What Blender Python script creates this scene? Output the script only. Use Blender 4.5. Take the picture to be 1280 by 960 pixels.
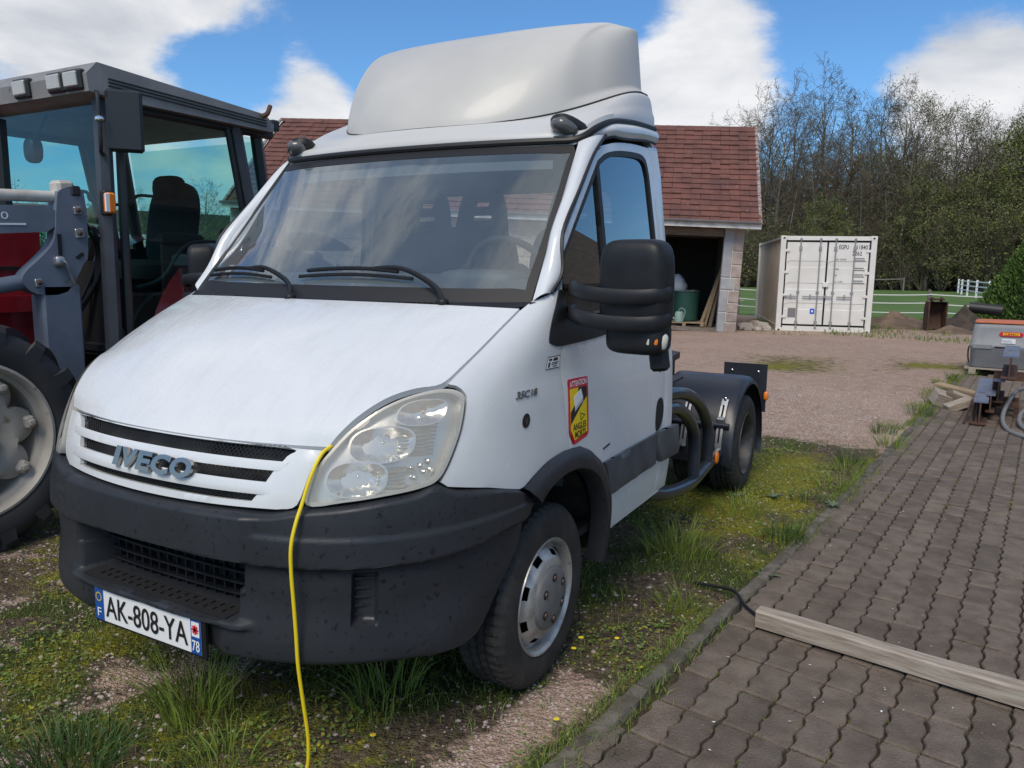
import bpy, bmesh, math, random
import numpy as np
from mathutils import Matrix, Vector, Euler
from mathutils.geometry import delaunay_2d_cdt

for o in list(bpy.data.objects):
    bpy.data.objects.remove(o)
S = bpy.context.scene
COL = S.collection
R = math.radians
rng = np.random.default_rng(7)
random.seed(7)

# ---------------------------------------------------------------- camera
cam_d = bpy.data.cameras.new('camera')
cam = bpy.data.objects.new('camera', cam_d)
COL.objects.link(cam)
cam_d.sensor_width = 36.0
cam_d.sensor_fit = 'HORIZONTAL'
cam_d.lens = 27.41
cam_d.clip_start = 0.05
cam_d.clip_end = 3000.0
def cam_matrix(yaw, pitch, roll, loc):
    fw = Vector((math.sin(yaw)*math.cos(pitch), math.cos(yaw)*math.cos(pitch), -math.sin(pitch)))
    rt = Vector((math.cos(yaw), -math.sin(yaw), 0.0))
    up = rt.cross(fw)
    r2 = math.cos(roll)*rt + math.sin(roll)*up
    u2 = -math.sin(roll)*rt + math.cos(roll)*up
    m = Matrix((r2, u2, -fw)).transposed().to_4x4()
    m.translation = loc
    return m
cam.matrix_world = cam_matrix(-0.50556, 0.14621, 0.01406, (2.16253, -2.49625, 1.55652))
S.camera = cam
S.render.resolution_x = 1024
S.render.resolution_y = 768

# ---------------------------------------------------------------- sky, sun, exposure
SUN_AZ = R(172.0)      # compass angle of the sun, clockwise from +Y
SUN_EL = R(50.0)
W = bpy.data.worlds.new('World')
S.world = W
W.use_nodes = True
def build_world():
    nt = W.node_tree
    nt.nodes.clear()
    N = nt.nodes.new
    L = nt.links.new
    out = N('ShaderNodeOutputWorld')
    bg = N('ShaderNodeBackground')
    bg.inputs['Strength'].default_value = 0.063
    sky = N('ShaderNodeTexSky')
    sky.sky_type = 'NISHITA'
    sky.sun_disc = False
    sky.sun_elevation = SUN_EL
    sky.sun_rotation = SUN_AZ
    sky.altitude = 200
    sky.air_density = 1.0
    sky.dust_density = 0.35
    sky.ozone_density = 2.6
    tc = N('ShaderNodeTexCoord')
    sep = N('ShaderNodeSeparateXYZ')
    L(tc.outputs['Generated'], sep.inputs[0])
    def math_(op, a, b=None, c=None, clamp=False):
        n = N('ShaderNodeMath'); n.operation = op; n.use_clamp = clamp
        for i, v in enumerate((a, b, c)):
            if v is None: continue
            if isinstance(v, (int, float)): n.inputs[i].default_value = v
            else: L(v, n.inputs[i])
        return n.outputs[0]
    cmb = N('ShaderNodeCombineXYZ')
    L(sep.outputs['X'], cmb.inputs[0]); L(sep.outputs['Y'], cmb.inputs[1]); L(math_('MULTIPLY', sep.outputs['Z'], 2.3), cmb.inputs[2])
    def noise(scale, det, rough, off, dist=0.0):
        mp = N('ShaderNodeMapping'); mp.inputs['Location'].default_value = off
        L(cmb.outputs[0], mp.inputs[0])
        n = N('ShaderNodeTexNoise'); n.inputs['Scale'].default_value = scale
        n.inputs['Detail'].default_value = det; n.inputs['Roughness'].default_value = rough
        n.inputs['Distortion'].default_value = dist
        L(mp.outputs[0], n.inputs['Vector'])
        return n.outputs['Fac']
    base = noise(2.6, 12, 0.63, (3.1, 7.7, 0), 0.25)
    cov = math_('ADD', base, 0.025)
    # cloud banks standing over the yard (direction, half-angle cosine, weight)
    for d, c0, w in CLOUDS:
        vm = N('ShaderNodeVectorMath'); vm.operation = 'DOT_PRODUCT'
        L(tc.outputs['Generated'], vm.inputs[0]); vm.inputs[1].default_value = Vector(d).normalized()
        k = math_('DIVIDE', math_('SUBTRACT', vm.outputs['Value'], c0), 1-c0, clamp=True)
        k = math_('MULTIPLY', math_('MULTIPLY', k, k), w)
        cov = math_('ADD', cov, k)
    mr = N('ShaderNodeMapRange'); mr.interpolation_type = 'SMOOTHSTEP'
    mr.inputs['From Min'].default_value = 0.475; mr.inputs['From Max'].default_value = 0.66
    L(cov, mr.inputs['Value'])
    shade = noise(5.5, 7, 0.55, (1.3, 2.1, 0.4), 0.2)
    cr = N('ShaderNodeValToRGB')
    cr.color_ramp.elements[0].position = 0.3; cr.color_ramp.elements[0].color = (4.6, 4.9, 5.5, 1)
    cr.color_ramp.elements[1].position = 0.62; cr.color_ramp.elements[1].color = (7.7, 7.8, 8.0, 1)
    L(shade, cr.inputs[0])
    tint = N('ShaderNodeMix'); tint.data_type = 'RGBA'; tint.blend_type = 'MULTIPLY'
    tint.inputs['Factor'].default_value = 1.0
    L(sky.outputs[0], tint.inputs['A']); tint.inputs['B'].default_value = (0.66, 1.00, 1.26, 1)
    mx = N('ShaderNodeMix'); mx.data_type = 'RGBA'
    L(mr.outputs[0], mx.inputs['Factor']); L(tint.outputs['Result'], mx.inputs['A']); L(cr.outputs[0], mx.inputs['B'])
    L(mx.outputs['Result'], bg.inputs['Color'])
    L(bg.outputs[0], out.inputs[0])
CLOUDS = [((-0.80, 0.54, 0.27), 0.975, 0.26), ((-0.73, 0.63, 0.29), 0.996, 0.20), ((-0.683, 0.704, 0.175), 0.992, 0.30), ((-0.545, 0.79, 0.285), 0.985, -0.30),
          ((-0.735, 0.645, 0.215), 0.993, -0.34), ((-0.386, 0.874, 0.30), 0.992, -0.30), ((-0.25, 0.94, 0.215), 0.992, 0.26), ((-0.33, 0.915, 0.19), 0.994, 0.16), ((-0.14, 0.955, 0.262), 0.992, -0.26), ((0.0, 0.979, 0.20), 0.990, 0.34), ((0.0, 0.96, 0.28), 0.992, -0.20),
          ((-0.61, 0.757, 0.25), 0.995, -0.18)]
build_world()
sun_d = bpy.data.lights.new('sun', 'SUN')
sun_d.energy = 1.5
sun_d.angle = R(30)
sun_d.color = (1.0, 0.90, 0.76)
sun = bpy.data.objects.new('sun', sun_d)
COL.objects.link(sun)
sd = Vector((math.sin(SUN_AZ)*math.cos(SUN_EL), math.cos(SUN_AZ)*math.cos(SUN_EL), math.sin(SUN_EL)))
sun.rotation_euler = sd.to_track_quat('Z', 'Y').to_euler()
sun.location = sd*60
S.view_settings.view_transform = 'Standard'
S.view_settings.look = 'None'
S.view_settings.exposure = 0.87
S.view_settings.gamma = 1.0
S.view_settings.use_curve_mapping = False
S.render.engine = 'CYCLES'

# ---------------------------------------------------------------- materials
MATS = {}
def M(name, col, rough=0.5, metal=0.0, col2=None, vs=6.0, v0=0.35, v1=0.65, bump=0.0, bs=80.0, bd=0.004, coat=0.0, spec=0.5,
      rvar=0.0, rand=0.0, detail=6, streak=None, vor=None, coord='Object', stretch=None, col3=None, v3=30.0, f3=0.5):
    """procedural principled material: two colours mixed by noise, fine speckle, bump noise"""
    m = bpy.data.materials.new(name); m.use_nodes = True
    nt = m.node_tree; N = nt.nodes.new; L = nt.links.new
    b = nt.nodes['Principled BSDF']
    b.inputs['Roughness'].default_value = rough
    b.inputs['Metallic'].default_value = metal
    b.inputs['Specular IOR Level'].default_value = spec
    b.inputs['Coat Weight'].default_value = coat
    b.inputs['Coat Roughness'].default_value = 0.06
    b.inputs['Base Color'].default_value = (*col, 1)
    tc = N('ShaderNodeTexCoord')
    vec = tc.outputs[coord] if coord != 'World' else N('ShaderNodeNewGeometry').outputs['Position']
    if stretch:
        mp = N('ShaderNodeMapping'); mp.inputs['Scale'].default_value = stretch
        L(vec, mp.inputs[0]); vec = mp.outputs[0]
    cur = None
    def noise(s, d=6, r=0.55):
        n = N('ShaderNodeTexNoise'); n.inputs['Scale'].default_value = s; n.inputs['Detail'].default_value = d
        n.inputs['Roughness'].default_value = r
        L(vec, n.inputs['Vector']); return n.outputs['Fac']
    def mixc(f, a, c, blend='MIX'):
        x = N('ShaderNodeMix'); x.data_type = 'RGBA'; x.blend_type = blend
        for sock, v in ((x.inputs['Factor'], f), (x.inputs['A'], a), (x.inputs['B'], c)):
            if isinstance(v, tuple): sock.default_value = (*v, 1)
            elif isinstance(v, float): sock.default_value = v
            else: L(v, sock)
        return x.outputs['Result']
    def ramp(v, a, c):
        r_ = N('ShaderNodeMapRange'); r_.interpolation_type = 'SMOOTHSTEP'
        r_.inputs['From Min'].default_value = a; r_.inputs['From Max'].default_value = c
        L(v, r_.inputs['Value']); return r_.outputs[0]
    cur = col
    if col2 is not None:
        cur = mixc(ramp(noise(vs, detail), v0, v1), col, col2)
    if col3 is not None:
        cur = mixc(ramp(noise(v3, 4), f3, f3+0.12), cur, col3)
    if rand > 0:
        oi = N('ShaderNodeObjectInfo')
        hs = N('ShaderNodeHueSaturation')
        r_ = N('ShaderNodeMapRange'); r_.inputs['To Min'].default_value = 1-rand; r_.inputs['To Max'].default_value = 1+rand
        L(oi.outputs['Random'], r_.inputs['Value']); L(r_.outputs[0], hs.inputs['Value'])
        if isinstance(cur, tuple): hs.inputs['Color'].default_value = (*cur, 1)
        else: L(cur, hs.inputs['Color'])
        cur = hs.outputs[0]
    if not isinstance(cur, tuple): L(cur, b.inputs['Base Color'])
    if rvar > 0:
        r_ = N('ShaderNodeMapRange'); r_.inputs['To Min'].default_value = max(0.02, rough-rvar); r_.inputs['To Max'].default_value = min(1, rough+rvar)
        r_.inputs['From Min'].default_value = 0.3; r_.inputs['From Max'].default_value = 0.7
        L(noise(vs*2.3), r_.inputs['Value']); L(r_.outputs[0], b.inputs['Roughness'])
    if bump > 0:
        bp = N('ShaderNodeBump'); bp.inputs['Strength'].default_value = bump; bp.inputs['Distance'].default_value = bd
        h = noise(bs, 8, 0.6)
        if vor:
            vo = N('ShaderNodeTexVoronoi'); vo.inputs['Scale'].default_value = vor; L(vec, vo.inputs['Vector'])
            ad = N('ShaderNodeMath'); ad.operation = 'ADD'; L(h, ad.inputs[0]); L(vo.outputs['Distance'], ad.inputs[1]); h = ad.outputs[0]
        L(h, bp.inputs['Height']); L(bp.outputs[0], b.inputs['Normal'])
    MATS[name] = m
    return m
def glass_mat(name, tint, refl=1.0, rough=0.0, ior=1.5, dust_haze=0.0, haze_col=(0.5, 0.55, 0.58)):
    m = bpy.data.materials.new(name); m.use_nodes = True
    nt = m.node_tree; nt.nodes.clear(); N = nt.nodes.new; L = nt.links.new
    out = N('ShaderNodeOutputMaterial')
    tr = N('ShaderNodeBsdfTransparent'); tr.inputs[0].default_value = (*tint, 1)
    gl = N('ShaderNodeBsdfGlossy'); gl.inputs['Roughness'].default_value = rough
    fr = N('ShaderNodeFresnel'); ge = N('ShaderNodeNewGeometry'); io = N('ShaderNodeMapRange')
    io.inputs['To Min'].default_value = ior; io.inputs['To Max'].default_value = 1/ior
    L(ge.outputs['Backfacing'], io.inputs['Value']); L(io.outputs[0], fr.inputs['IOR'])
    mu = N('ShaderNodeMath'); mu.operation = 'MULTIPLY'; mu.use_clamp = True; mu.inputs[1].default_value = refl
    L(fr.outputs[0], mu.inputs[0])
    mx = N('ShaderNodeMixShader'); L(mu.outputs[0], mx.inputs[0]); L(tr.outputs[0], mx.inputs[1]); L(gl.outputs[0], mx.inputs[2])
    res = mx.outputs[0]
    if dust_haze > 0:
        df = N('ShaderNodeBsdfDiffuse'); df.inputs[0].default_value = (*haze_col, 1)
        tc = N('ShaderNodeTexCoord'); n = N('ShaderNodeTexNoise'); n.inputs['Scale'].default_value = 2.2; n.inputs['Detail'].default_value = 7
        mp = N('ShaderNodeMapping'); mp.inputs['Scale'].default_value = (1.3, 0.7, 0.7); mp.inputs['Rotation'].default_value = (0, R(25), 0)
        L(tc.outputs['Object'], mp.inputs[0]); L(mp.outputs[0], n.inputs['Vector'])
        r_ = N('ShaderNodeMapRange'); r_.inputs['From Min'].default_value = 0.35; r_.inputs['From Max'].default_value = 0.75
        r_.inputs['To Min'].default_value = dust_haze*0.65; r_.inputs['To Max'].default_value = dust_haze
        L(n.outputs['Fac'], r_.inputs['Value'])
        m2 = N('ShaderNodeMixShader'); L(r_.outputs[0], m2.inputs[0]); L(res, m2.inputs[1]); L(df.outputs[0], m2.inputs[2]); res = m2.outputs[0]
    L(res, out.inputs[0])
    MATS[name] = m
    return m

# ---------------------------------------------------------------- mesh helpers
def link(name, me, parent=None):
    o = bpy.data.objects.new(name, me)
    COL.objects.link(o)
    if parent is not None: o.parent = parent
    return o
def tag(o, label, cat, group=None):
    o['label'] = label; o['category'] = cat
    if group: o['group'] = group
    return o
def thing(name, label, cat, loc=(0, 0, 0), rot=(0, 0, 0), group=None):
    o = bpy.data.objects.new(name, None); COL.objects.link(o)
    o.empty_display_size = 0.1
    o.location = loc; o.rotation_euler = rot
    return tag(o, label, cat, group)
def mesh(name, v, f, mat, parent=None, smooth=None, fm=None):
    me = bpy.data.meshes.new(name)
    v = np.asarray(v, float)
    me.from_pydata([tuple(x) for x in v], [], [tuple(int(i) for i in q) for q in f])
    mats = mat if isinstance(mat, (list, tuple)) else [mat]
    for m in mats: me.materials.append(m)
    if fm is not None: me.polygons.foreach_set('material_index', np.asarray(fm, np.int32))
    if smooth is not None:
        me.shade_smooth()
        me.set_sharp_from_angle(angle=R(smooth))
    me.update()
    return link(name, me, parent)
def rotm(rx=0, ry=0, rz=0):
    return np.array(Euler((rx, ry, rz)).to_matrix())
class MB:
    def __init__(s): s.v = []; s.f = []; s.m = []
    def add(s, v, f, mi=0):
        n = len(s.v); s.v.extend([tuple(x) for x in v])
        s.f.extend([tuple(i+n for i in q) for q in f]); s.m.extend([mi]*len(f)); return s
    def box(s, c, d, rot=None, mi=0, bev=0.0):
        hx, hy, hz = d[0]/2, d[1]/2, d[2]/2
        if bev > 0:
            b = min(bev, hx*0.45, hy*0.45, hz*0.45)
            vs = []; idx = {}
            for sx in (-1, 1):
                for sy in (-1, 1):
                    for sz in (-1, 1):
                        for k in range(3):
                            q = [hx-b, hy-b, hz-b]; q[k] += b
                            idx[(sx, sy, sz, k)] = len(vs); vs.append((sx*q[0], sy*q[1], sz*q[2]))
            fs = []
            for k in range(3):
                a, c2 = (k+1) % 3, (k+2) % 3
                for sg in (-1, 1):
                    loop = []
                    for (u, w) in ((-1, -1), (1, -1), (1, 1), (-1, 1)):
                        t = [0, 0, 0]; t[k] = sg; t[a] = u; t[c2] = w; loop.append(idx[(*t, k)])
                    fs.append(loop if sg > 0 else loop[::-1])
                for u in (-1, 1):
                    for w in (-1, 1):
                        t0 = [0, 0, 0]; t0[a] = u; t0[c2] = w
                        t1 = list(t0); t0[k] = -1; t1[k] = 1
                        l = [idx[(*t0, a)], idx[(*t1, a)], idx[(*t1, c2)], idx[(*t0, c2)]]
                        fs.append(l if u*w < 0 else l[::-1])
            for sx in (-1, 1):
                for sy in (-1, 1):
                    for sz in (-1, 1):
                        l = [idx[(sx, sy, sz, k)] for k in range(3)]
                        fs.append(l if sx*sy*sz > 0 else l[::-1])
            v = np.array(vs)
        else:
            v = np.array([(x, y, z) for x in (-hx, hx) for y in (-hy, hy) for z in (-hz, hz)])
            fs = [(0, 1, 3, 2), (4, 6, 7, 5), (0, 4, 5, 1), (2, 3, 7, 6), (0, 2, 6, 4), (1, 5, 7, 3)]
        if rot is not None: v = v @ np.asarray(rot).T
        return s.add(v+np.array(c), fs, mi)
    def tube(s, path, r, n=8, mi=0, caps=True, flat=1.0, up=None):
        P = np.array(path, float); k = len(P)
        rr = np.full(k, r) if np.isscalar(r) else np.array(r, float)
        T = np.gradient(P, axis=0); T /= np.linalg.norm(T, axis=1)[:, None]+1e-12
        ref = np.array(up if up is not None else ((0, 0, 1.) if abs(T[0][2]) < 0.9 else (1., 0, 0)), float)
        V = []
        for i in range(k):
            u = ref - T[i]*(ref@T[i]); u /= np.linalg.norm(u)+1e-12
            w = np.cross(T[i], u); ref = u
            for j in range(n):
                a = 2*math.pi*(j+0.5)/n
                V.append(P[i]+rr[i]*(math.cos(a)*w*flat+math.sin(a)*u))
        F = [(i*n+j, i*n+(j+1) % n, (i+1)*n+(j+1) % n, (i+1)*n+j) for i in range(k-1) for j in range(n)]
        if caps: F += [tuple(range(n))[::-1], tuple((k-1)*n+j for j in range(n))]
        return s.add(V, F, mi)
    def lathe(s, prof, n=32, mat4=None, mi=0, closed=False, a0=0.0, a1=2*math.pi):
        """prof: (radius, height) about local Z"""
        full = abs(a1-a0-2*math.pi) < 1e-6
        m_ = n if full else n+1
        V = []
        for (r_, h) in prof:
            for j in range(m_):
                a = a0+(a1-a0)*j/n
                V.append((r_*math.cos(a), r_*math.sin(a), h))
        V = np.array(V)
        if mat4 is not None:
            A = np.array(mat4); V = V @ A[:3, :3].T + A[:3, 3]
        k = len(prof); F = []
        rng_ = range(k) if closed else range(k-1)
        for i in rng_:
            i2 = (i+1) % k
            for j in range(n):
                j2 = (j+1) % m_
                F.append((i*m_+j, i*m_+j2, i2*m_+j2, i2*m_+j))
        return s.add(V, F, mi)
    def grid(s, P, mi=0, close_u=False):
        P = np.asarray(P); a, b = P.shape[:2]
        F = [(i*b+j, i*b+j+1, ((i+1) % a)*b+j+1, ((i+1) % a)*b+j) for i in range(a if close_u else a-1) for j in range(b-1)]
        return s.add(P.reshape(-1, 3), F, mi)
    def ellipsoid(s, c, d, e=1.0, nu=24, nv=14, rot=None, mi=0):
        """superquadric: e=1 ellipsoid, e->0 box"""
        V = []
        sp = lambda x, p: math.copysign(abs(x)**p, x)
        for i in range(nv+1):
            a = -math.pi/2+math.pi*i/nv
            for j in range(nu):
                b = 2*math.pi*j/nu
                V.append((d[0]*sp(math.cos(a), e)*sp(math.cos(b), e), d[1]*sp(math.cos(a), e)*sp(math.sin(b), e), d[2]*sp(math.sin(a), e)))
        V = np.array(V)
        if rot is not None: V = V @ np.asarray(rot).T
        F = [(i*nu+j, i*nu+(j+1) % nu, (i+1)*nu+(j+1) % nu, (i+1)*nu+j) for i in range(nv) for j in range(nu)]
        return s.add(V+np.array(c), F, mi)
    def prism(s, poly, ax, a, b, mi=0):
        """extrude a 2D polygon along axis ax from a to b (polygon in the other two axes, cyclic order)"""
        o = [(ax+1) % 3, (ax+2) % 3]
        V = []
        for h in (a, b):
            for (u, w) in poly:
                q = [0, 0, 0]; q[ax] = h; q[o[0]] = u; q[o[1]] = w; V.append(q)
        n = len(poly)
        F = [tuple(range(n))[::-1], tuple(range(n, 2*n))]+[(i, (i+1) % n, n+(i+1) % n, n+i) for i in range(n)]
        return s.add(V, F, mi)
    def xf(s, m4):
        A = np.array(m4); V = np.array(s.v) @ A[:3, :3].T + A[:3, 3]; s.v = [tuple(x) for x in V]; return s
    def obj(s, name, mat, parent=None, smooth=35):
        return mesh(name, s.v, s.f, mat, parent, smooth, s.m)
def box_obj(name, c, d, mat, parent=None, rot=None, bev=0.0):
    return MB().box(c, d, rot, 0, bev).obj(name, mat, parent, 30 if bev else None)
def flip(o):
    """mirrored copy of a part across x=0 (same parent)"""
    me = o.data.copy()
    n = len(me.vertices); co = np.empty(n*3); me.vertices.foreach_get('co', co)
    co = co.reshape(-1, 3); co[:, 0] *= -1
    me.vertices.foreach_set('co', co.ravel()); me.flip_normals(); me.update()
    q = link(o.name.split('.')[0], me, o.parent)
    for ch in list(o.children):
        c = flip(ch); c.parent = q
    return q
def copy_tree(o, parent=None):
    c = o.copy(); COL.objects.link(c); c.parent = parent
    for ch in o.children: copy_tree(ch, c)
    return c
def cr(pts, n=8, closed=False):
    P = [np.array(p, float) for p in pts]; k = len(P); out = []
    for i in range(k if closed else k-1):
        p1, p2 = P[i], P[(i+1) % k]
        p0 = P[i-1] if (closed or i > 0) else 2*p1-p2
        p3 = P[(i+2) % k] if (closed or i+2 < k) else 2*p2-p1
        for j in range(n):
            t = j/n
            out.append(0.5*((2*p1)+(-p0+p2)*t+(2*p0-5*p1+4*p2-p3)*t*t+(-p0+3*p1-3*p2+p3)*t**3))
    if not closed: out.append(P[-1])
    return [tuple(float(c) for c in q) for q in out]
def inpoly(x, y, poly):
    P = np.asarray(poly); c = np.zeros(np.shape(x), bool); j = len(P)-1
    for i in range(len(P)):
        yi, yj = P[i, 1], P[j, 1]
        if yi != yj:
            hit = ((yi > y) != (yj > y)) & (x < (P[j, 0]-P[i, 0])*(y-yi)/(yj-yi)+P[i, 0]); c ^= hit
        j = i
    return c
def resamp(poly, step):
    out = []
    for i in range(len(poly)):
        a, b = np.array(poly[i]), np.array(poly[(i+1) % len(poly)])
        k = max(1, int(math.ceil(np.linalg.norm(b-a)/step)))
        for j in range(k): out.append(tuple(a+(b-a)*j/k))
    return out
CEN = np.array((0.0, 0.7, 0.9))
def surf_normal(fn, a, b, h=1e-4):
    P = fn(a, b); du = fn(a+h, b)-P; dv = fn(a, b+h)-P
    n = np.cross(du, dv); n /= np.linalg.norm(n, axis=-1)[..., None]+1e-15
    ref = getattr(fn, 'n', None)
    s = np.sign(np.sum(n*(P-CEN if ref is None else ref), -1)); s[s == 0] = 1
    return P, n*s[..., None]
def drape(name, outer, fn, mat, parent=None, thick=0.01, step=0.05, holes=(), off=0.0, roll=0.0, bulge=None, smooth=40, mirror=False):
    """a panel: 2D outline laid on the surface fn(a,b), given thickness and turned edges"""
    loops = [resamp(outer, step)]+[resamp(h, step) for h in holes]
    pts = []; edges = []
    for lp in loops:
        n0 = len(pts); pts += lp
        edges += [(n0+i, n0+(i+1) % len(lp)) for i in range(len(lp))]
    A = np.array(pts); lo, hi = A.min(0), A.max(0)
    gx, gy = np.meshgrid(np.arange(lo[0]+step/2, hi[0], step), np.arange(lo[1]+step/2, hi[1], step))
    gx, gy = gx.ravel(), gy.ravel()
    ok = inpoly(gx, gy, loops[0])
    for h in loops[1:]: ok &= ~inpoly(gx, gy, h)
    if ok.any():
        G = np.stack([gx[ok], gy[ok]], -1)
        d = np.min(np.linalg.norm(G[:, None]-A[None], axis=-1), axis=1)
        pts = pts+[tuple(q) for q in G[d > step*0.42]]
    v2, _, tris, *_ = delaunay_2d_cdt([Vector(p) for p in pts], edges, [], 0, 1e-6)
    V2 = np.array([tuple(q) for q in v2])
    T = np.array([t for t in tris if len(t) == 3])
    c = V2[T].mean(1)
    ok = inpoly(c[:, 0], c[:, 1], loops[0])
    for h in loops[1:]: ok &= ~inpoly(c[:, 0], c[:, 1], h)
    T = T[ok]
    P, nrm = surf_normal(fn, V2[:, 0], V2[:, 1])
    P = P+nrm*off
    if bulge is not None: P = P+nrm*bulge(V2[:, 0], V2[:, 1])[:, None]
    fn_ = np.cross(P[T[:, 1]]-P[T[:, 0]], P[T[:, 2]]-P[T[:, 0]])
    bad = np.sum(fn_*nrm[T[:, 0]], -1) < 0
    T[bad] = T[bad][:, ::-1]
    cnt = {}
    for t in T:
        for i in range(3):
            a, b = int(t[i]), int(t[(i+1) % 3]); cnt[(a, b)] = 1
    bnd = [e for e in cnt if (e[1], e[0]) not in cnt]
    if roll > 0:
        bi = sorted({i for e in bnd for i in e}); P[bi] -= nrm[bi]*roll
    F = [tuple(t) for t in T]
    if thick > 0:
        n = len(P); V = np.concatenate([P, P-nrm*thick])
        F += [(t[2]+n, t[1]+n, t[0]+n) for t in T]
        F += [(b, a, a+n, b+n) for (a, b) in bnd]
    else: V = P
    if mirror:
        V = V*np.array((-1, 1, 1)); F = [f[::-1] for f in F]
    return mesh(name, V, F, mat, parent, smooth)
_fontcache = {}
def text2d(s, bold=0.0, res=4):
    key = (s, bold)
    if key not in _fontcache:
        cu = bpy.data.curves.new('t', 'FONT'); cu.body = s; cu.size = 1; cu.offset = bold; cu.resolution_u = res
        o = bpy.data.objects.new('t', cu); COL.objects.link(o)
        dg = bpy.context.evaluated_depsgraph_get(); me = o.evaluated_get(dg).to_mesh()
        V = np.array([tuple(v.co)[:2] for v in me.vertices]); F = [tuple(p.vertices) for p in me.polygons]
        o.evaluated_get(dg).to_mesh_clear(); bpy.data.objects.remove(o); bpy.data.curves.remove(cu)
        lo, hi = V.min(0), V.max(0); _fontcache[key] = ((V-lo)/(hi-lo), F, (hi-lo)[0]/(hi-lo)[1])
    return _fontcache[key]
def text_on(name, s, fn, a0, b0, w, h, mat, parent=None, off=0.001, bold=0.0, thick=0.0, shear=0.0):
    """writing laid on the surface fn inside the box (a0,b0)-(a0+w,b0+h)"""
    V, F, _ = text2d(s, bold)
    a = a0+V[:, 0]*w+shear*V[:, 1]*h; b = b0+V[:, 1]*h
    P, n = surf_normal(fn, a, b)
    T = P+n*off
    f0 = F[0]; nn = np.cross(T[f0[1]]-T[f0[0]], T[f0[2]]-T[f0[0]])
    FF = [f if nn@n[f0[0]] > 0 else f[::-1] for f in F]
    if thick <= 0: return mesh(name, T, FF, mat, parent)
    k = len(T); E = {}
    for f in FF:
        for i in range(len(f)): E[(f[i], f[(i+1) % len(f)])] = 1
    side = [(b_, a_, a_+k, b_+k) for (a_, b_) in E if (b_, a_) not in E]
    return mesh(name, np.concatenate([T+n*thick, T]), FF+side, mat, parent)
def plane_fn(o, u, v):
    o, u, v = map(lambda q: np.array(q, float), (o, u, v))
    f = lambda a, b: o+np.asarray(a)[..., None]*u+np.asarray(b)[..., None]*v
    f.n = np.cross(u, v)
    return f
# ================================================================ THE TRUCK
# truck frame = world frame: x to the truck's left, y rearwards from the front axle, z up
M('white_paint', (0.66, 0.68, 0.69), 0.22, coat=0.4, col2=(0.60, 0.62, 0.63), vs=3.0, v0=0.35, v1=0.8, rvar=0.07)
M('bonnet_paint', (0.66, 0.68, 0.69), 0.24, coat=0.35, col2=(0.625, 0.645, 0.655), vs=7.0, v0=0.42, v1=0.78, rvar=0.10, stretch=(3.0, 0.7, 1.0))
M('fairing_gelcoat', (0.55, 0.535, 0.50), 0.40, coat=0.10, col2=(0.50, 0.487, 0.455), vs=2.0, rvar=0.04)
M('roof_cap_paint', (0.55, 0.545, 0.52), 0.34, coat=0.12, col2=(0.55, 0.55, 0.54), vs=3.0, rvar=0.05)
M('bumper_plastic', (0.020, 0.0225, 0.027), 0.45, spec=.35, col2=(0.029, 0.032, 0.038), vs=3.0, v0=0.3, v1=0.75, bump=0.25, bs=420, bd=0.0012, rvar=0.13, col3=(0.008, 0.009, 0.011), v3=52, f3=0.585)
M('black_plastic', (0.010, 0.011, 0.013), 0.48, spec=.32, col2=(0.017, 0.018, 0.021), vs=6, bump=0.15, bs=500, bd=0.001, rvar=0.08)
M('matt_black', (0.008, 0.008, 0.009), 0.8)
M('rubber_seal', (0.009, 0.009, 0.010), 0.5)
M('trim_strip', (0.045, 0.051, 0.062), 0.5, col2=(0.08, 0.088, 0.10), vs=4, bump=0.2, bs=300, bd=0.001, rvar=0.08)
M('tyre_rubber', (0.017, 0.017, 0.017), 0.72, col2=(0.034, 0.032, 0.029), vs=9, bump=0.3, bs=120, bd=0.002)
M('rim_dark', (0.10, 0.098, 0.095), 0.5, 0.4, col2=(0.05, 0.048, 0.045), vs=12)
M('rim_silver', (0.52, 0.51, 0.49), 0.42, 0.65, col2=(0.22, 0.21, 0.195), vs=14, v0=0.4, v1=0.8, rvar=0.1, col3=(0.06, 0.045, 0.035), v3=46, f3=0.68)
M('hubcap_grey', (0.125, 0.125, 0.123), 0.55, 0.0, col2=(0.155, 0.152, 0.147), vs=18, col3=(0.05, 0.04, 0.035), v3=60, f3=0.7)
M('wheel_nut', (0.09, 0.08, 0.075), 0.5, 0.6, col2=(0.13, 0.06, 0.045), vs=70)
M('chrome', (0.80, 0.80, 0.79), 0.09, 1.0)
M('lamp_chrome', (0.74, 0.73, 0.70), 0.28, 0.75)
M('lamp_mirror', (0.86, 0.85, 0.82), 0.20, 0.9, col2=(.72, .71, .69), vs=30)
M('lamp_bezel', (0.52, 0.50, 0.45), 0.3, 0.2)
M('letter_metal', (0.34, 0.335, 0.32), 0.25, 0.9)
M('amber_plastic', (0.75, 0.20, 0.02), 0.25)
M('pale_amber', (0.62, 0.42, 0.34), 0.25)
M('steel_galv', (0.48, 0.49, 0.50), 0.38, 0.8, col2=(0.36, 0.37, 0.38), vs=40)
M('tube_blue_black', (0.016, 0.022, 0.034), 0.3, 0.0, coat=0.3, col2=(0.026, 0.032, 0.045), vs=8)
M('guard_plastic', (0.014, 0.017, 0.024), 0.34, col2=(0.022, 0.026, 0.034), vs=5, rvar=0.06)
M('chassis_black', (0.012, 0.013, 0.016), 0.5, col2=(0.03, 0.027, 0.024), vs=9)
M('seat_cloth', (0.030, 0.034, 0.040), 0.9)
M('dash_plastic', (0.075, 0.082, 0.088), 0.55)
M('headliner', (0.11, 0.12, 0.125), 0.9)
M('dirty_underbody', (0.022, 0.020, 0.018), 0.9, col2=(0.05, 0.043, 0.036), vs=12, bump=0.4, bs=60)
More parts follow.
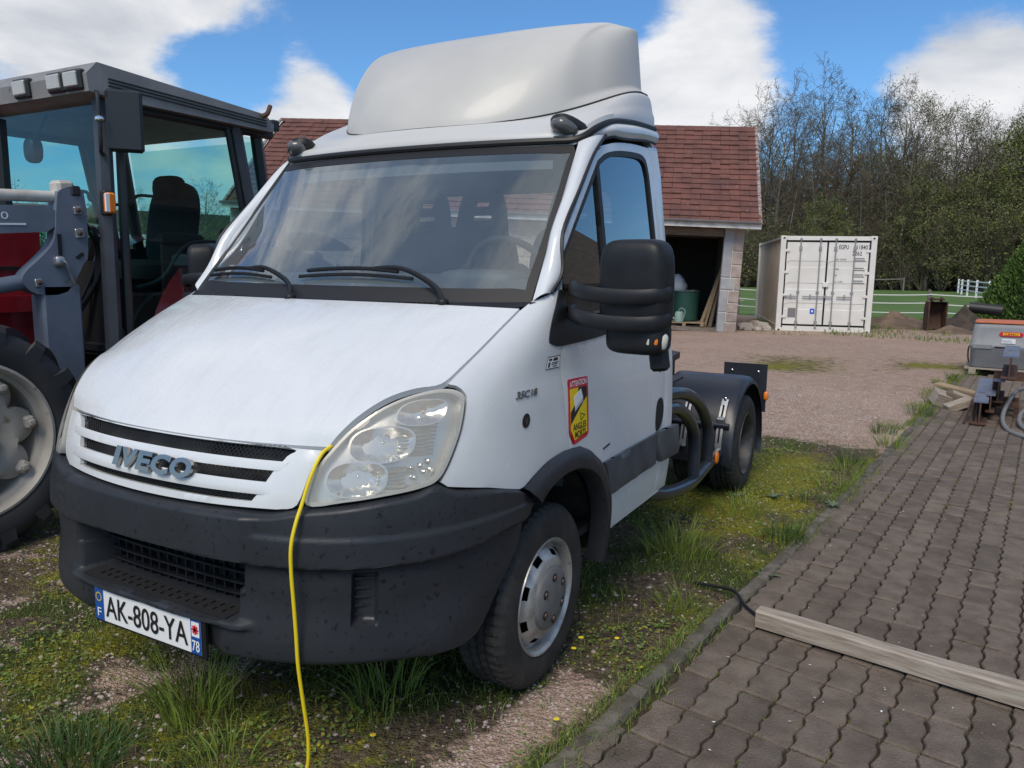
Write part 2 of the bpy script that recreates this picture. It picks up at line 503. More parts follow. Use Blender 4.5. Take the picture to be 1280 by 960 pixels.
M('plate_white', (0.78, 0.78, 0.77), 0.35)
M('plate_blue', (0.010, 0.075, 0.30), 0.35)
M('plate_black', (0.012, 0.012, 0.013), 0.4)
M('sticker_red', (0.58, 0.015, 0.035), 0.35)
M('sticker_yellow', (0.85, 0.62, 0.01), 0.35)
M('sticker_white', (0.80, 0.80, 0.80), 0.4)
M('sticker_grey', (0.50, 0.52, 0.54), 0.4)
M('badge_grey', (0.22, 0.22, 0.22), 0.3, 0.6)
glass_mat('windscreen_glass', (0.84, 0.91, 0.90), 3.0, 0.0, 1.5, dust_haze=0.19, haze_col=(0.40, 0.48, 0.52))  # blue-grey film: some dust, plus haze of reflected clouds put into its colour
glass_mat('door_glass', (0.30, 0.36, 0.36), 2.6, 0.0, 1.5)
glass_mat('lamp_lens', (0.93, 0.93, 0.91), 1.2, 0.02, 1.45, dust_haze=0.36, haze_col=(0.68, 0.66, 0.60))
g = MATS

# ---- body surfaces
def tab(rows):
    a = np.array(rows, float); x, y = a[:, 0], a[:, 1]; m = np.gradient(y, x)
    def f(z):
        z = np.clip(np.asarray(z, float), x[0], x[-1])
        i = np.clip(np.searchsorted(x, z)-1, 0, len(x)-2)
        h = x[i+1]-x[i]; t = (z-x[i])/h
        return (2*t**3-3*t**2+1)*y[i]+(t**3-2*t**2+t)*h*m[i]+(-2*t**3+3*t**2)*y[i+1]+(t**3-t**2)*h*m[i+1]
    return f
nose_y = tab([(.2, -.90), (.3, -.94), (.42, -.965), (.6, -.975), (.75, -.97), (.86, -.958), (.93, -.942), (1.0, -.915), (1.05, -.89), (1.1, -.86), (1.15, -.815), (1.2, -.745), (1.25, -.65), (1.3, -.535), (1.35, -.405), (1.4, -.255), (1.44, -.14), (1.5, -.03), (1.6, .01), (1.7, .02)])
half_w = tab([(.2, .92), (.3, .94), (.45, .962), (.6, .978), (.8, .98), (1.0, .972), (1.15, .963), (1.3, .951), (1.44, .935), (1.71, .902), (2.04, .861), (2.25, .833)])
CY, CN = 0.12, 3.2
_th = np.linspace(0, math.pi/2, 4000)
def plan_pt(th, y0, w):
    return w*np.abs(np.sin(th))**(2/CN), CY-(CY-y0)*np.abs(np.cos(th))**(2/CN)
_px, _py = plan_pt(_th, -.95, .98)
_arc = np.concatenate([[0], np.cumsum(np.hypot(np.diff(_px), np.diff(_py)))])
LC = _arc[-1]
def shell(t, z):
    """cab skin: t = run along the skin from the middle of the nose round to the side, z = height"""
    t = np.asarray(t, float); z = np.asarray(z, float)+0*t
    sg = np.where(t < 0, -1., 1.); ta = np.abs(t)
    x, y = plan_pt(np.interp(ta, _arc, _th), nose_y(z), half_w(z))
    y = np.where(ta > LC, CY+(ta-LC), y)
    belt = 0.006*np.exp(-((z-1.20)/0.055)**2)*np.clip((ta-1.15)/0.3, 0, 1)
    x = x-belt
    return np.stack([sg*x, y, z], -1)
def nose(x, z):
    """flatter skin behind the grille and the bonnet's leading edge"""
    x = np.asarray(x, float); z = np.asarray(z, float)+0*x
    return np.stack([x, nose_y(z)+.28*np.abs(x)**2.2, z], -1)
def screen(x, z):
    x = np.asarray(x, float); z = np.asarray(z, float)+0*x
    k = (z-1.439)/.595; xe = .872-.07*k
    return np.stack([x, -.198+.575*k+(.17-.08*k)*(np.abs(x)/xe)**2.2, z], -1)
T0 = LC-CY       # t of the front axle (y = 0) on the straight side

truck = thing('tractor_truck', 'white two-axle tractor truck with tall roof fairing and black plastic bumper', 'truck')

# ---- bonnet
edge_tz = cr([(.667, 1.067), (.709, 1.117), (.77, 1.164), (.844, 1.188), (.929, 1.199), (.97, 1.25), (1.005, 1.317), (1.043, 1.414)], 6)
def bonnet_edge():
    E = [np.array(nose(.614, 1.030))]+[np.array(shell(a-.004, b+.002)) for a, b in edge_tz]
    E = np.array(E); E[:, 2] += 0.004
    return E
BE = bonnet_edge()
_s = np.concatenate([[0], np.cumsum(np.linalg.norm(np.diff(BE, axis=0), axis=1))]); _s /= _s[-1]
def bonnet_pt(u, v):
    u = np.asarray(u, float); v = np.asarray(v, float)
    e = np.stack([np.interp(v, _s, BE[:, k]) for k in range(3)], -1)
    cyl = nose_y(np.full_like(v, 1.032))*(1-v)+(-.262)*v
    cz = 1.032+(1.432-1.032)*v**0.93+0.055*np.sin(math.pi*np.clip(v, 0, 1))**0.9
    a = np.abs(u)
    fy = 1-a**(2.2+0.2*v); fz = 1-a**3.0
    x = e[..., 0]*u
    y = e[..., 1]+(cyl-e[..., 1])*fy
    z = e[..., 2]+(cz-e[..., 2])*fz
    return np.stack([x, y, z], -1)
def make_bonnet():
    U, Vv = np.meshgrid(np.linspace(-1, 1, 61), np.linspace(0, 1, 45), indexing='ij')
    P = bonnet_pt(U, Vv)
    b = MB().grid(P)
    n = P.shape; Q = P.copy(); Q[..., 2] -= 0.016; Q[..., 1] += 0.014
    # turned front lip and sides
    for row in (np.stack([P[:, 0], Q[:, 0]], 1), np.stack([P[:, -1], Q[:, -1]], 1), np.stack([P[0], Q[0]], 1), np.stack([P[-1], Q[-1]], 1)):
        b.grid(row)
    b.grid(Q)
    bm = bmesh.new(); o = b.obj('bonnet', g['bonnet_paint'], truck, 40)
    bm.from_mesh(o.data); bmesh.ops.remove_doubles(bm, verts=bm.verts, dist=1e-5); bmesh.ops.recalc_face_normals(bm, faces=bm.faces)
    bm.to_mesh(o.data); bm.free()
    o.data.shade_smooth(); o.data.set_sharp_from_angle(angle=R(50))
    return o
make_bonnet()

# ---- dark inner body (seen only through the joints), firewall, floor, rear wall
def inner_body():
    b = MB()
    zz = np.linspace(.42, 1.40, 24); tt = np.linspace(-2.85, 2.85, 160)
    T, Z = np.meshgrid(tt, zz, indexing='ij')
    P = shell(T, Z); c = np.array((0, .55, 0))
    d = P-c; d[..., 2] = 0; d /= np.linalg.norm(d, axis=-1)[..., None]
    front = np.clip((0.2-P[..., 1])/0.4, 0, 1)[..., None]
    P = P-d*(0.03+0.045*front)
    # open the wheel arches
    F = []; n1 = len(zz)
    for i in range(len(tt)-1):
        for j in range(n1-1):
            q = P[i:i+2, j:j+2].reshape(-1, 3).mean(0)
            if math.hypot(q[1]-0.06, q[2]-.345) < .50 and abs(q[0]) > .6: continue
            if q[1] < -.5 and ((abs(q[0]) < .47 and .45 < q[2] < .75) or (abs(q[0]) < .56 and .82 < q[2] < 1.05)): continue
            F.append((i*n1+j, i*n1+j+1, (i+1)*n1+j+1, (i+1)*n1+j))
    b.add(P.reshape(-1, 3), F)
    return b.obj('inner_body', g['matt_black'], truck, 60)
inner_body()
def wheel_house():
    for sgn in (1, -1):
        b = MB()
        b.lathe([(.505, 0), (.505, .42)], 40, Matrix.Translation((sgn*.885, .05, .345)) @ Matrix.Rotation(-sgn*math.pi/2, 4, 'Y'), 0, a0=0, a1=math.tau)
        V = np.array(b.v); keep = [f for f in b.f if V[list(f)][:, 2].mean() > .36]
        b.f = keep; b.m = [0]*len(keep)
        b.box((sgn*.56, .05, .62), (.02, 1.0, .62))
        b.obj('wheel_house', g['dirty_underbody'], truck, 40)
wheel_house()

# ---- front wings, doors, cab corners (left side, then mirrored)
def both(o):
    return o, flip(o)
wing = [(.948, 1.203)]+cr([(.985, 1.197), (1.025, 1.180), (1.058, 1.149), (1.066, 1.075), (1.040, .981), (1.006, .918)], 6)+[(1.03, .902), (1.192, .871), (1.358, .830)] \
    + cr([(1.385, .832), (1.450, .858), (1.546, .886), (1.673, .897), (1.722, .894)], 4)+[(1.690, 1.05), (1.676, 1.14), (1.652, 1.284), (1.600, 1.40), (1.530, 1.483), (1.442, 1.484), (1.25, 1.466), (1.096, 1.446), (1.049, 1.414), (1.011, 1.317), (.976, 1.25)]
wing_o = drape('front_wing', wing, shell, g['white_paint'], truck, 0.018, 0.035, roll=0.0015)
both(wing_o)
door_out = [(1.729, .894), (1.697, 1.05), (1.683, 1.14), (1.660, 1.284), (1.606, 1.41), (1.575, 1.470)] \
    + cr([(1.63, 1.535), (2.066, 1.944), (2.180, 2.040), (2.346, 2.095), (2.597, 2.128), (2.83, 2.140)], 6) \
    + [(2.853, 2.05), (2.868, 1.6), (2.864, 1.15), (2.825, .80), (2.775, .62), (2.757, .464), (2.16, .444), (2.128, .62)] \
    + cr([(2.041, .765), (1.937, .843), (1.818, .889)], 4)
win = cr([(1.60, 1.335), (1.602, 1.448), (1.655, 1.508), (2.100, 1.931), (2.205, 2.014), (2.355, 2.060), (2.60, 2.088), (2.74, 2.085), (2.785, 2.03), (2.80, 1.93), (2.822, 1.65), (2.826, 1.40), (2.80, 1.335)], 4)
def make_door():
    d = drape('door', door_out, shell, g['white_paint'], truck, 0.02, 0.04, holes=[win], roll=0.0015)
    wm = np.array(win); c = wm.mean(0)
    inner = [tuple(c+(np.array(p)-c)*np.array((.955, .93))) for p in win]
    drape('window_seal', [tuple(c+(np.array(p)-c)*1.012) for p in win], shell, g['rubber_seal'], d, 0.016, 0.05, holes=[inner], off=0.002, roll=0.001)
    drape('window_glass', [tuple(c+(np.array(p)-c)*np.array((.985, .985))) for p in win], shell, g['door_glass'], d, 0.0, 0.06, off=-0.009)
    drape('window_divider', [(2.150, 1.345), (2.185, 1.345), (2.172, 1.985), (2.140, 1.962)], shell, g['rubber_seal'], d, 0.02, 0.06, off=0.004, roll=0.001)
    # black corner sail carrying the mirror
    drape('mirror_sail', cr([(1.472, 1.475), (1.455, 1.40), (1.478, 1.315), (1.52, 1.296), (1.668, 1.283), (2.12, 1.300), (2.15, 1.345), (1.79, 1.37), (1.69, 1.47), (1.565, 1.485)], 3, True), shell, g['black_plastic'], d, 0.02, 0.04, off=0.007, roll=0.003)
    # rub strip with its lighter upper lip, front end and the block over the lock
    st = drape('rub_strip', [(2.048, .777), (2.694, .784), (2.70, .634), (2.126, .622)], shell, g['trim_strip'], d, 0.02, 0.05, off=0.016, roll=0.004)
    # recessed grab handle and lock
    hd = cr([(2.735, .935), (2.785, .945), (2.815, .915), (2.812, .86), (2.775, .805), (2.715, .79), (2.700, .835), (2.712, .90)], 3, True)
    h = drape('door_handle', hd, shell, g['black_plastic'], d, 0.01, 0.03, off=0.005, roll=0.002)
    drape('handle_recess', [tuple(np.array((2.757, .872))+(np.array(p)-np.array((2.757, .872)))*.72) for p in hd], shell, g['matt_black'], d, 0.004, 0.03, off=0.007)
    drape('key_lock', [(2.774+.013*math.cos(a), 1.083+.013*math.sin(a)) for a in np.linspace(0, math.tau, 14)[:-1]], shell, g['matt_black'], d, 0.004, 0.02, off=0.003)
    drape('lower_trim_badge', [(2.045, .836), (2.115, .845), (2.115, .838), (2.045, .829)], shell, g['matt_black'], d, 0.002, 0.02, off=0.002)
    return d
door_o = make_door()
flip(door_o)
corner = [(2.860, 2.05), (2.838, 2.146), (2.955, 2.160), (2.985, 2.04), (2.985, 1.15), (2.965, .80), (2.955, .458), (2.765, .464), (2.783, .62), (2.833, .80), (2.872, 1.15), (2.876, 1.6)]
co = drape('cab_corner', corner, shell, g['white_paint'], truck, 0.02, 0.04, roll=0.003)
drape('rub_block', [(2.702, .788), (3.005, .778), (3.022, .70), (3.02, .625), (2.745, .634), (2.706, .70)], shell, g['trim_strip'], co, 0.03, 0.05, off=0.03, roll=0.006)
both(co)
# sill under the door
sl = MB().tube([(.945, .56, .452), (.947, 1.22, .460)], 0.016, 8)
both(sl.obj('door_sill', g['white_paint'], truck))

# ---- A pillars
def pillar():
    A = np.array([screen(.872, 1.442), screen(.862, 1.53), screen(.845, 1.68), screen(.825, 1.85), screen(.805, 2.02), screen(.797, 2.070)])
    tz = [(1.30, 1.470), (1.615, 1.545), (1.775, 1.690), (1.955, 1.860), (2.125, 2.015), (2.27, 2.112)]
    B = np.array([shell(a, b) for a, b in tz])
    A = np.array(cr(A, 5)); B = np.array(cr(B, 5))
    rows = []
    for k in np.linspace(0, 1, 9):
        P = A*(1-k)+B*k
        d = np.cross(B-A, np.gradient(A, axis=0)); d /= np.linalg.norm(d, axis=1)[:, None]
        sgn = np.sign(np.sum(d*np.array((.6, -.7, .3)), 1))[:, None]
        rows.append(P+d*sgn*0.022*math.sin(math.pi*k)**.8+d*sgn*.004)
    P = np.array(rows)
    b = MB().grid(P); b.grid(P*np.array((.985, 1, 1))+np.array((0, .02, -.005)))
    o = b.obj('windscreen_pillar', g['white_paint'], truck, 60)
    sl = MB().tube([q+np.array((.003, -.002, .002)) for q in rows[-1]], 0.007, 6).obj('pillar_seal', g['rubber_seal'], o)
    return o
po = pillar(); flip(po)

# ---- windscreen
def make_screen():
    zt = lambda x: 2.056+.008*(1-(x/.8)**2)
    top = [(x, zt(x)) for x in np.linspace(.785, -.785, 17)]
    bot = [(x, 1.432-.012*(1-(x/.87)**2)) for x in np.linspace(-.868, .868, 17)]
    outl = cr([(.868, 1.445), (.802, 2.030)], 1)+top+[(-.802, 2.030), (-.868, 1.445)]+bot
    inn = cr([(.828, 1.515), (.784, 1.98), (.755, 2.022), (0.3, 2.028), (-.3, 2.028), (-.755, 2.022), (-.784, 1.98), (-.828, 1.515), (-.79, 1.487), (-.3, 1.483), (.3, 1.483), (.79, 1.487)], 4, True)
    w = drape('windscreen', outl, screen, g['windscreen_glass'], truck, 0.0, 0.05)
    drape('black_border', outl, screen, g['rubber_seal'], w, 0.004, 0.05, holes=[inn], off=.002)
    drape('toned_sunband', [(-.60, 2.004), (.72, 2.004), (.735, 1.965), (-.58, 1.955)], screen, g['headliner'], w, 0.003, 0.05, off=-.012)
    drape('windscreen_sticker', [(-.72, 1.50), (-.66, 1.50), (-.67, 1.56), (-.71, 1.56)], screen, g['sticker_white'], w, 0.0, 0.05, off=-.003)
    # rear-view sensor housing
    MB().box(screen(0.02, 1.985)+np.array((0, .05, -.005)), (.16, .05, .045), bev=.012).obj('sensor_housing', g['dash_plastic'], w)
    return w
make_screen()
# scuttle below the glass
def scuttle():
    xs = np.linspace(-.89, .89, 41)
    A = np.array([screen(x, 1.436-.012*(1-(x/.87)**2)) for x in xs])+np.array((0, -.004, .006))
    B = np.array([bonnet_pt(np.array(x/.905), np.array(1.0)) for x in xs])+np.array((0, .012, .001))
    C = B+np.array((0, -.03, -.03))
    P = np.array([A, A*.55+B*.45+np.array((0, 0, -.003)), B, C])
    o = MB().grid(P).obj('scuttle_panel', g['black_plastic'], truck, 50)
    for x0, x1 in ((-.42, .05), (.1, .55)):
        b = MB()
        for x in np.arange(x0, x1, .02):
            a = screen(x, 1.424)+np.array((0, -.015, .004)); b.box(a, (.009, .05, .004), rotm(-.2))
        b.obj('air_slots', g['matt_black'], o)
    return o
scuttle()
def wiper(x0, x1, xp, zb):
    w = bpy.data.objects.new('wiper', None); COL.objects.link(w); w.parent = truck
    up = np.array((0, -.028, .02))
    bl = [screen(x, zb+.012*math.sin((x-x0)/(x1-x0)*math.pi))+up*.6 for x in np.linspace(x0, x1, 12)]
    MB().tube(bl, .007, 6, flat=.8).obj('blade', g['rubber_seal'], w)
    fr = [screen(x, zb+.012+.016*math.sin((x-x0)/(x1-x0)*math.pi))+up for x in np.linspace(x0+.08*(x1-x0), x1-.12*(x1-x0), 10)]
    MB().tube(fr, .008, 6).obj('blade_frame', g['black_plastic'], w)
    m = fr[6]
    arm = cr([m, fr[-1]+np.array((.02*np.sign(x1-x0), -.006, .012)), screen(xp-.06*np.sign(xp-x1), 1.47)+up*1.2, screen(xp, 1.418)+np.array((0, -.03, .02))], 5)
    MB().tube(arm, np.linspace(.007, .014, len(arm)), 8, flat=.6).obj('arm', g['black_plastic'], w)
    MB().ellipsoid(np.array(arm[-1])+np.array((0, .0, -.004)), (.022, .022, .018), .8, 12, 8).obj('pivot_cap', g['black_plastic'], w)
wiper(-.776, -.28, -.075, 1.498)
wiper(-.119, .42, .59, 1.504)

# ---- grille
gr_out = cr([(-.604, 1.022), (-.585, .97), (-.555, .885), (-.50, .852)], 4)+cr([(-.36, .848), (-.2, .845), (0, .843), (.2, .845), (.36, .848)], 3)+cr([(.50, .852), (.560, .87), (.585, .97), (.604, 1.022)], 4)+[(.3, 1.027), (0, 1.028), (-.3, 1.027)]
def rect_round(x1, x2, z1, z2, r):
    """slot outline: half width x1 at its lower edge z1, x2 at its upper edge z2, rounded corners"""
    P = []
    for (cx, cz, a0) in ((x1-r, z1+r, -90), (x2-r, z2-r, 0), (-x2+r, z2-r, 90), (-x1+r, z1+r, 180)):
        for k in range(4): a = R(a0+k*30); P.append((cx+r*math.cos(a), cz+r*math.sin(a)))
    return P
gap = cr([(-.41, .879), (-.37, .867), (0, .866), (.37, .867), (.425, .879), (.472, .957), (.502, 1.0), (.503, 1.022), (0.2, 1.0235), (-.2, 1.0235), (-.488, 1.022), (-.478, 1.0), (-.447, .957)], 4, True)
grille = drape('grille', gr_out, nose, g['white_paint'], truck, 0.022, 0.035, holes=[gap], off=.010, roll=.004)
def slat(z0, z1, x):
    o = [(-x, z0), (-x/2, z0-.001), (0, z0-.001), (x/2, z0-.001), (x, z0), (x+.012, z1), (x/2, z1+.0005), (0, z1+.001), (-x/2, z1+.0005), (-x-.012, z1)]
    drape('slat', o, nose, g['white_paint'], grille, 0.014, 0.03, off=.013, roll=.004)
slat(.959, .985, .500); slat(.890, .926, .480)
def grille_mesh():
    b = MB(); pitch = .0155
    for sgn in (1, -1):
        for c in np.arange(-.75, .75, pitch):
            x = c+sgn*np.linspace(-.09, .09, 9); z = np.linspace(.855, 1.035, 9)
            ok = np.abs(x) < .50
            if ok.sum() < 3: continue
            P = nose(x[ok], z[ok])+np.array((0, .008, 0)); w = np.array((.0021, 0, 0))
            b.grid(np.stack([P-w, P+w], 1))
    return b.obj('mesh_screen', g['matt_black'], grille)
grille_mesh()
drape('radiator', [(-.5, .86), (.5, .86), (.5, 1.03), (-.5, 1.03)], nose, M('radiator_core', (0.16, 0.15, 0.14), .7, .2, col2=(.03, .03, .03), vs=9), grille, .01, .06, off=-.07)
lx = -.158
for ch, w in (('I', .031), ('V', .087), ('E', .069), ('C', .084), ('O', .092)):
    o = text_on('letter', ch, nose, lx, .908, w-.004, .056, g['letter_metal'], grille, off=.017, bold=.045, thick=.012, shear=.12)
    text_on('letter_backing', ch, nose, lx+.001, .907, w-.004, .056, g['badge_grey'], o, off=-.01, bold=.055, thick=.025, shear=.12)
    lx += w
# ---- headlights
hl = cr([(.606, .876), (.616, .965), (.648, 1.022), (.700, 1.090), (.770, 1.145), (.850, 1.177), (.940, 1.189), (1.010, 1.178), (1.045, 1.149), (1.052, 1.072), (1.026, .982), (.992, .928), (.936, .910), (.828, .897), (.715, .884)], 4, True)
def scaled(poly, k, c=None):
    P = np.array(poly); c = P.mean(0) if c is None else np.array(c)
    return [tuple(c+(p-c)*k) for p in P]
def blob(t0, z0, rt, rz, depth):
    return lambda t, z: depth*np.sqrt(np.clip(1-((t-t0)/rt)**2-((z-z0)/rz)**2, 0, 1))
def headlight():
    h = drape('headlight', scaled(hl, 1.02), shell, g['rubber_seal'], truck, .03, .03, off=-.052)
    drape('lens_rim', scaled(hl, 1.0), shell, g['lamp_bezel'], h, .050, .03, holes=[scaled(hl, .94)], off=.004, roll=.003)
    drape('lens', scaled(hl, .985), shell, g['lamp_lens'], h, 0.0, .03, off=.007)
    drape('back_bowl', scaled(hl, .97), shell, g['lamp_chrome'], h, .004, .018, off=-.035,
          bulge=lambda t, z: -.012*np.sin(t*60)*0+.004*np.sin(z*240)*((t > .80) & (t < .93) & (z > .90) & (z < 1.10)))
    # dipped and main beam bowls, indicator pocket, side lamp crystals
    for (t0, z0, rt_, rz_, dp) in ((.742, .947, .088, .050, .040), (.800, 1.042, .098, .050, .045), (.905, 1.128, .085, .036, .030)):
        circ = [(t0+rt_*math.copysign(abs(math.cos(a))**.8, math.cos(a)), z0+rz_*math.copysign(abs(math.sin(a))**.8, math.sin(a))) for a in np.linspace(0, math.tau, 33)[:-1]]
        bo = drape('reflector_bowl', circ, shell, g['lamp_mirror'], h, .002, .014, off=-.006, bulge=lambda t, z, t0=t0, z0=z0, a_=rt_, b_=rz_, dp=dp: -dp*(1-np.clip(((t-t0)/a_)**2+((z-z0)/b_)**2, 0, 1))*(1+.10*np.sign(np.sin(14*np.arctan2((z-z0)/b_, (t-t0)/a_)))))
        ring = scaled(circ, .97); drape('bowl_ring', scaled(circ, 1.05), shell, g['lamp_chrome'], h, .012, .02, holes=[ring], off=-.004)
        P = shell(np.array(t0), np.array(z0)); q = P+(np.array((0, .5, .9))-P)*.03
        MB().ellipsoid(q, (.007, .012, .007), 1, 10, 6).obj('bulb', g['pale_amber'] if z0 > 1.1 else g['chrome'], bo)
    b = MB()
    for k in range(9):
        z0 = 1.005+k*.011
        q = [shell(np.array(t), np.array(z0)) for t in np.linspace(.845, .965, 6)]
        b.tube([p+(np.array((0, .5, .9))-p)*.014 for p in q], .0042, 6)
    b.obj('ribbed_reflector', g['lamp_mirror'], h)
    b = MB()
    for k in range(7):
        z0 = .905+k*.011
        q = [shell(np.array(t), np.array(z0)) for t in np.linspace(.800, .885, 5)]
        b.tube([p+(np.array((0, .5, .9))-p)*.014 for p in q], .0042, 6)
    b.obj('ribbed_reflector', g['lamp_mirror'], h)
    b = MB()
    for (t0, z0) in ((.915, .935), (.945, .950), (.93, .97), (.955, .98), (.90, .965), (.965, .955)):
        p = shell(np.array(t0), np.array(z0)); b.ellipsoid(p+(np.array((0, .5, .9))-p)*.02, (.009, .009, .009), .7, 8, 5)
    b.obj('side_lamp_crystal', g['chrome'], h, 20)
    return h
ho = headlight(); flip(ho)

# ---- bumper: one moulded skin with step, intake bowl and fog-lamp pockets
bz_top = tab([(0, .832), (.36, .838), (.50, .842), (.59, .860), (.72, .874), (.83, .888), (.93, .900), (.99, .916), (1.03, .898), (1.19, .868), (1.36, .828), (1.47, .776), (1.56, .76)])
bz_bot = tab([(0, .362), (.28, .368), (.6, .380), (.89, .375), (1.05, .357), (1.13, .357), (1.19, .383), (1.275, .498), (1.36, .61), (1.452, .728), (1.49, .765)])
sm = lambda x, a, b: (lambda k: k*k*(3-2*k))(np.clip((np.asarray(x)-a)/(b-a), 0, 1))
def bump_off(t, z):
    a = np.abs(t)
    zc = .694+.03*np.clip((a-.98)/.3, 0, 1)**1.5            # crease
    low = 1-sm(z, zc-.012, zc+.002)
    d = .022-.026*low+.030*low*sm(zc-z, .10, .30)*(1-sm(a, 1.0, 1.3))
    d = d+.006*sm(z, .775, .785)*(-1)*sm(a, .44, .47)
    cen = 1-sm(a, .412, .44)
    d = d+.010*cen*sm(z, zc-.004, zc+.006)-.010*cen*0
    bowl = (1-sm(a, .335, .415-.02*(z < .6)))*(1-sm(z, zc-.010, zc))*sm(z, .503, .515)
    d = d*(1-bowl)+(-.19)*bowl
    lip = (1-sm(a, .40, .46))*sm(z, .478, .488)*(1-sm(z, .502, .514))
    d = d+.020*lip
    plt = (1-sm(a, .28, .36))*(1-sm(z, .470, .486))
    d = d*(1-plt)+(-.004)*plt
    fog = sm(a, .742, .750)*(1-sm(a, .812, .822))*sm(z, .512, .520)*(1-sm(z, .664, .674))
    d = d-.040*fog*(1-(a-.742)/.09*.5)
    d = d-.030*sm(a, 1.34, 1.47)
    top = bz_top(a); bot = bz_bot(a)
    d = d-.022*sm(z, top-.014, top)**2-.03*(1-sm(z, bot, bot+.03))**2
    return d
def make_bumper():
    ts = np.unique(np.round(np.concatenate([np.arange(0, 1.475, .0125), [.335, .345, .355, .365, .375, .385, .395, .405, .415, .425, .742, .746, .750, .812, .817, .822]]), 4))
    ts = np.concatenate([-ts[::-1], ts[1:]])
    hs = np.linspace(0, 1, 78)
    T, Hh = np.meshgrid(ts, hs, indexing='ij')
    a = np.abs(T); Z = bz_bot(a)+(bz_top(a)-bz_bot(a))*Hh
    # snap rows to the sharp edges so that steps stay crisp
    P, n = surf_normal(shell, T.ravel(), Z.ravel())
    n[:, 2] *= 0.15; n /= np.linalg.norm(n, axis=1)[:, None]
    V = (P+n*bump_off(T.ravel(), Z.ravel())[:, None]).reshape(T.shape+(3,))
    b = MB().grid(V)
    inner = V.copy(); c = np.array((0, .4, 0)); d = V-c; d[..., 2] = 0; d /= np.linalg.norm(d, axis=-1)[..., None]
    b.grid(np.stack([V[:, -1], V[:, -1]-d[:, -1]*.05], 1)); b.grid(np.stack([V[:, 0]-d[:, 0]*.06+np.array((0, 0, .01)), V[:, 0]], 1))
    o = b.obj('bumper', g['bumper_plastic'], truck, 62)
    bm = bmesh.new(); bm.from_mesh(o.data); bmesh.ops.remove_doubles(bm, verts=bm.verts, dist=1e-5); bmesh.ops.recalc_face_normals(bm, faces=bm.faces); bm.to_mesh(o.data); bm.free()
    o.data.shade_smooth(); o.data.set_sharp_from_angle(angle=R(50))
    return o
bumper = make_bumper()
def intake():
    fr = lambda t, z, d=0: shell(np.array(t), np.array(z))+np.array((0, d, 0))
    b = MB()
    for z in (.535, .572, .609, .646, .683): b.tube([fr(t, z, .105) for t in np.linspace(-.37, .37, 21)], .0055, 4, flat=2.6)
    b.obj('intake_louvre', g['black_plastic'], bumper)
    b = MB()
    for t in np.arange(-.36, .37, .045): b.tube([fr(t, .515, .112), fr(t, .69, .112)], .0045, 4, flat=2.6)
    b.obj('intake_bars', g['black_plastic'], bumper)
    drape('intake_back', [(-.40, .51), (.40, .51), (.40, .70), (-.40, .70)], shell, g['matt_black'], bumper, .01, .06, off=-.21)
    # slotted mat on the lower lip
    b = MB()
    for t in np.arange(-.30, .31, .04):
        for k in range(2):
            p = fr(t, .512, .02+.03*k); b.box(p, (.028, .016, .006))
    b.box(fr(0, .508, .035), (.70, .075, .004))
    b.obj('lip_mat', g['matt_black'], bumper)
    for s in (1, -1):
        b = MB()
        for k in range(5):
            z = .535+k*.028
            q = [shell(np.array(s*t), np.array(z)) for t in (.745, .78, .818)]
            b.tube([p+(np.array((0, .4, z))-p)*.026 for p in q], .006, 4, flat=1.8)
        b.obj('fog_pocket_louvre', g['bumper_plastic'], bumper)
intake()
# ---- registration plate
def plate():
    y = -.992; c = np.array((0, y, .428))
    p = MB().box((0, y+.010, .428), (.545, .016, .135), bev=.006).obj('registration_plate', g['plate_black'], truck)
    f = plane_fn((0, y-.0005, .428), (1, 0, 0), (0, 0, 1)); f.n = np.array((0, -1., 0))
    def patch(nm, x0, x1, z0, z1, m, off): drape(nm, [(x0, z0), (x1, z0), (x1, z1), (x0, z1)], f, m, p, .001, .2, off=off)
    patch('plate_field', -.26, .26, -.055, .055, g['plate_white'], .001)
    patch('euro_band', -.26, -.215, -.055, .055, g['plate_blue'], .002)
    patch('region_band', .215, .26, -.055, .055, g['plate_blue'], .002)
    patch('region_badge', .2205, .2545, .001, .049, g['plate_white'], .003)
    text_on('plate_writing', 'AK-808-YA', f, -.203, -.037, .404, .076, g['plate_black'], p, off=.0035, bold=.006)
    text_on('country_letter', 'F', f, -.247, -.042, .020, .030, g['plate_white'], p, off=.0035)
    text_on('region_number', '78', f, .2205, -.046, .034, .036, g['plate_white'], p, off=.0035, bold=.01)
    b = MB()
    for k in range(12):
        a = k*math.tau/12; b.box((-.2375+.014*math.cos(a), y-.004, .428+.026+.014*math.sin(a)), (.004, .0008, .004))
    b.obj('star_ring', g['sticker_yellow'], p)
    b = MB()
    for k in range(4): b.box((.2375, y-.005, .428+.025), (.006, .0008, .030), rotm(0, k*math.pi/4, 0))
    b.obj('region_emblem', g['sticker_red'], p)
plate()
# ---- wheel arch trims
def arch():
    oz = cr([(1.379, .829), (1.448, .858), (1.544, .886), (1.673, .898), (1.818, .886), (1.937, .838), (2.041, .760), (2.126, .615), (2.160, .442), (2.160, .33)], 5)
    iz = cr([(1.47, .752), (1.50, .775), (1.565, .803), (1.673, .816), (1.785, .805), (1.90, .765), (1.985, .70), (2.062, .565), (2.085, .44), (2.085, .33)], 5)
    rows = []
    for k, off in ((0, .002), (.12, .018), (.55, .030), (.9, .026), (1.0, .012), (1.0, -.05)):
        a = np.array(oz)*(1-k)+np.array(iz)*k
        P, n = surf_normal(shell, a[:, 0], a[:, 1]); n[:, 2] *= .2
        rows.append(P+n*off)
    return MB().grid(np.array(rows)).obj('wheel_arch_trim', g['bumper_plastic'], truck, 50)
ao = arch(); flip(ao)

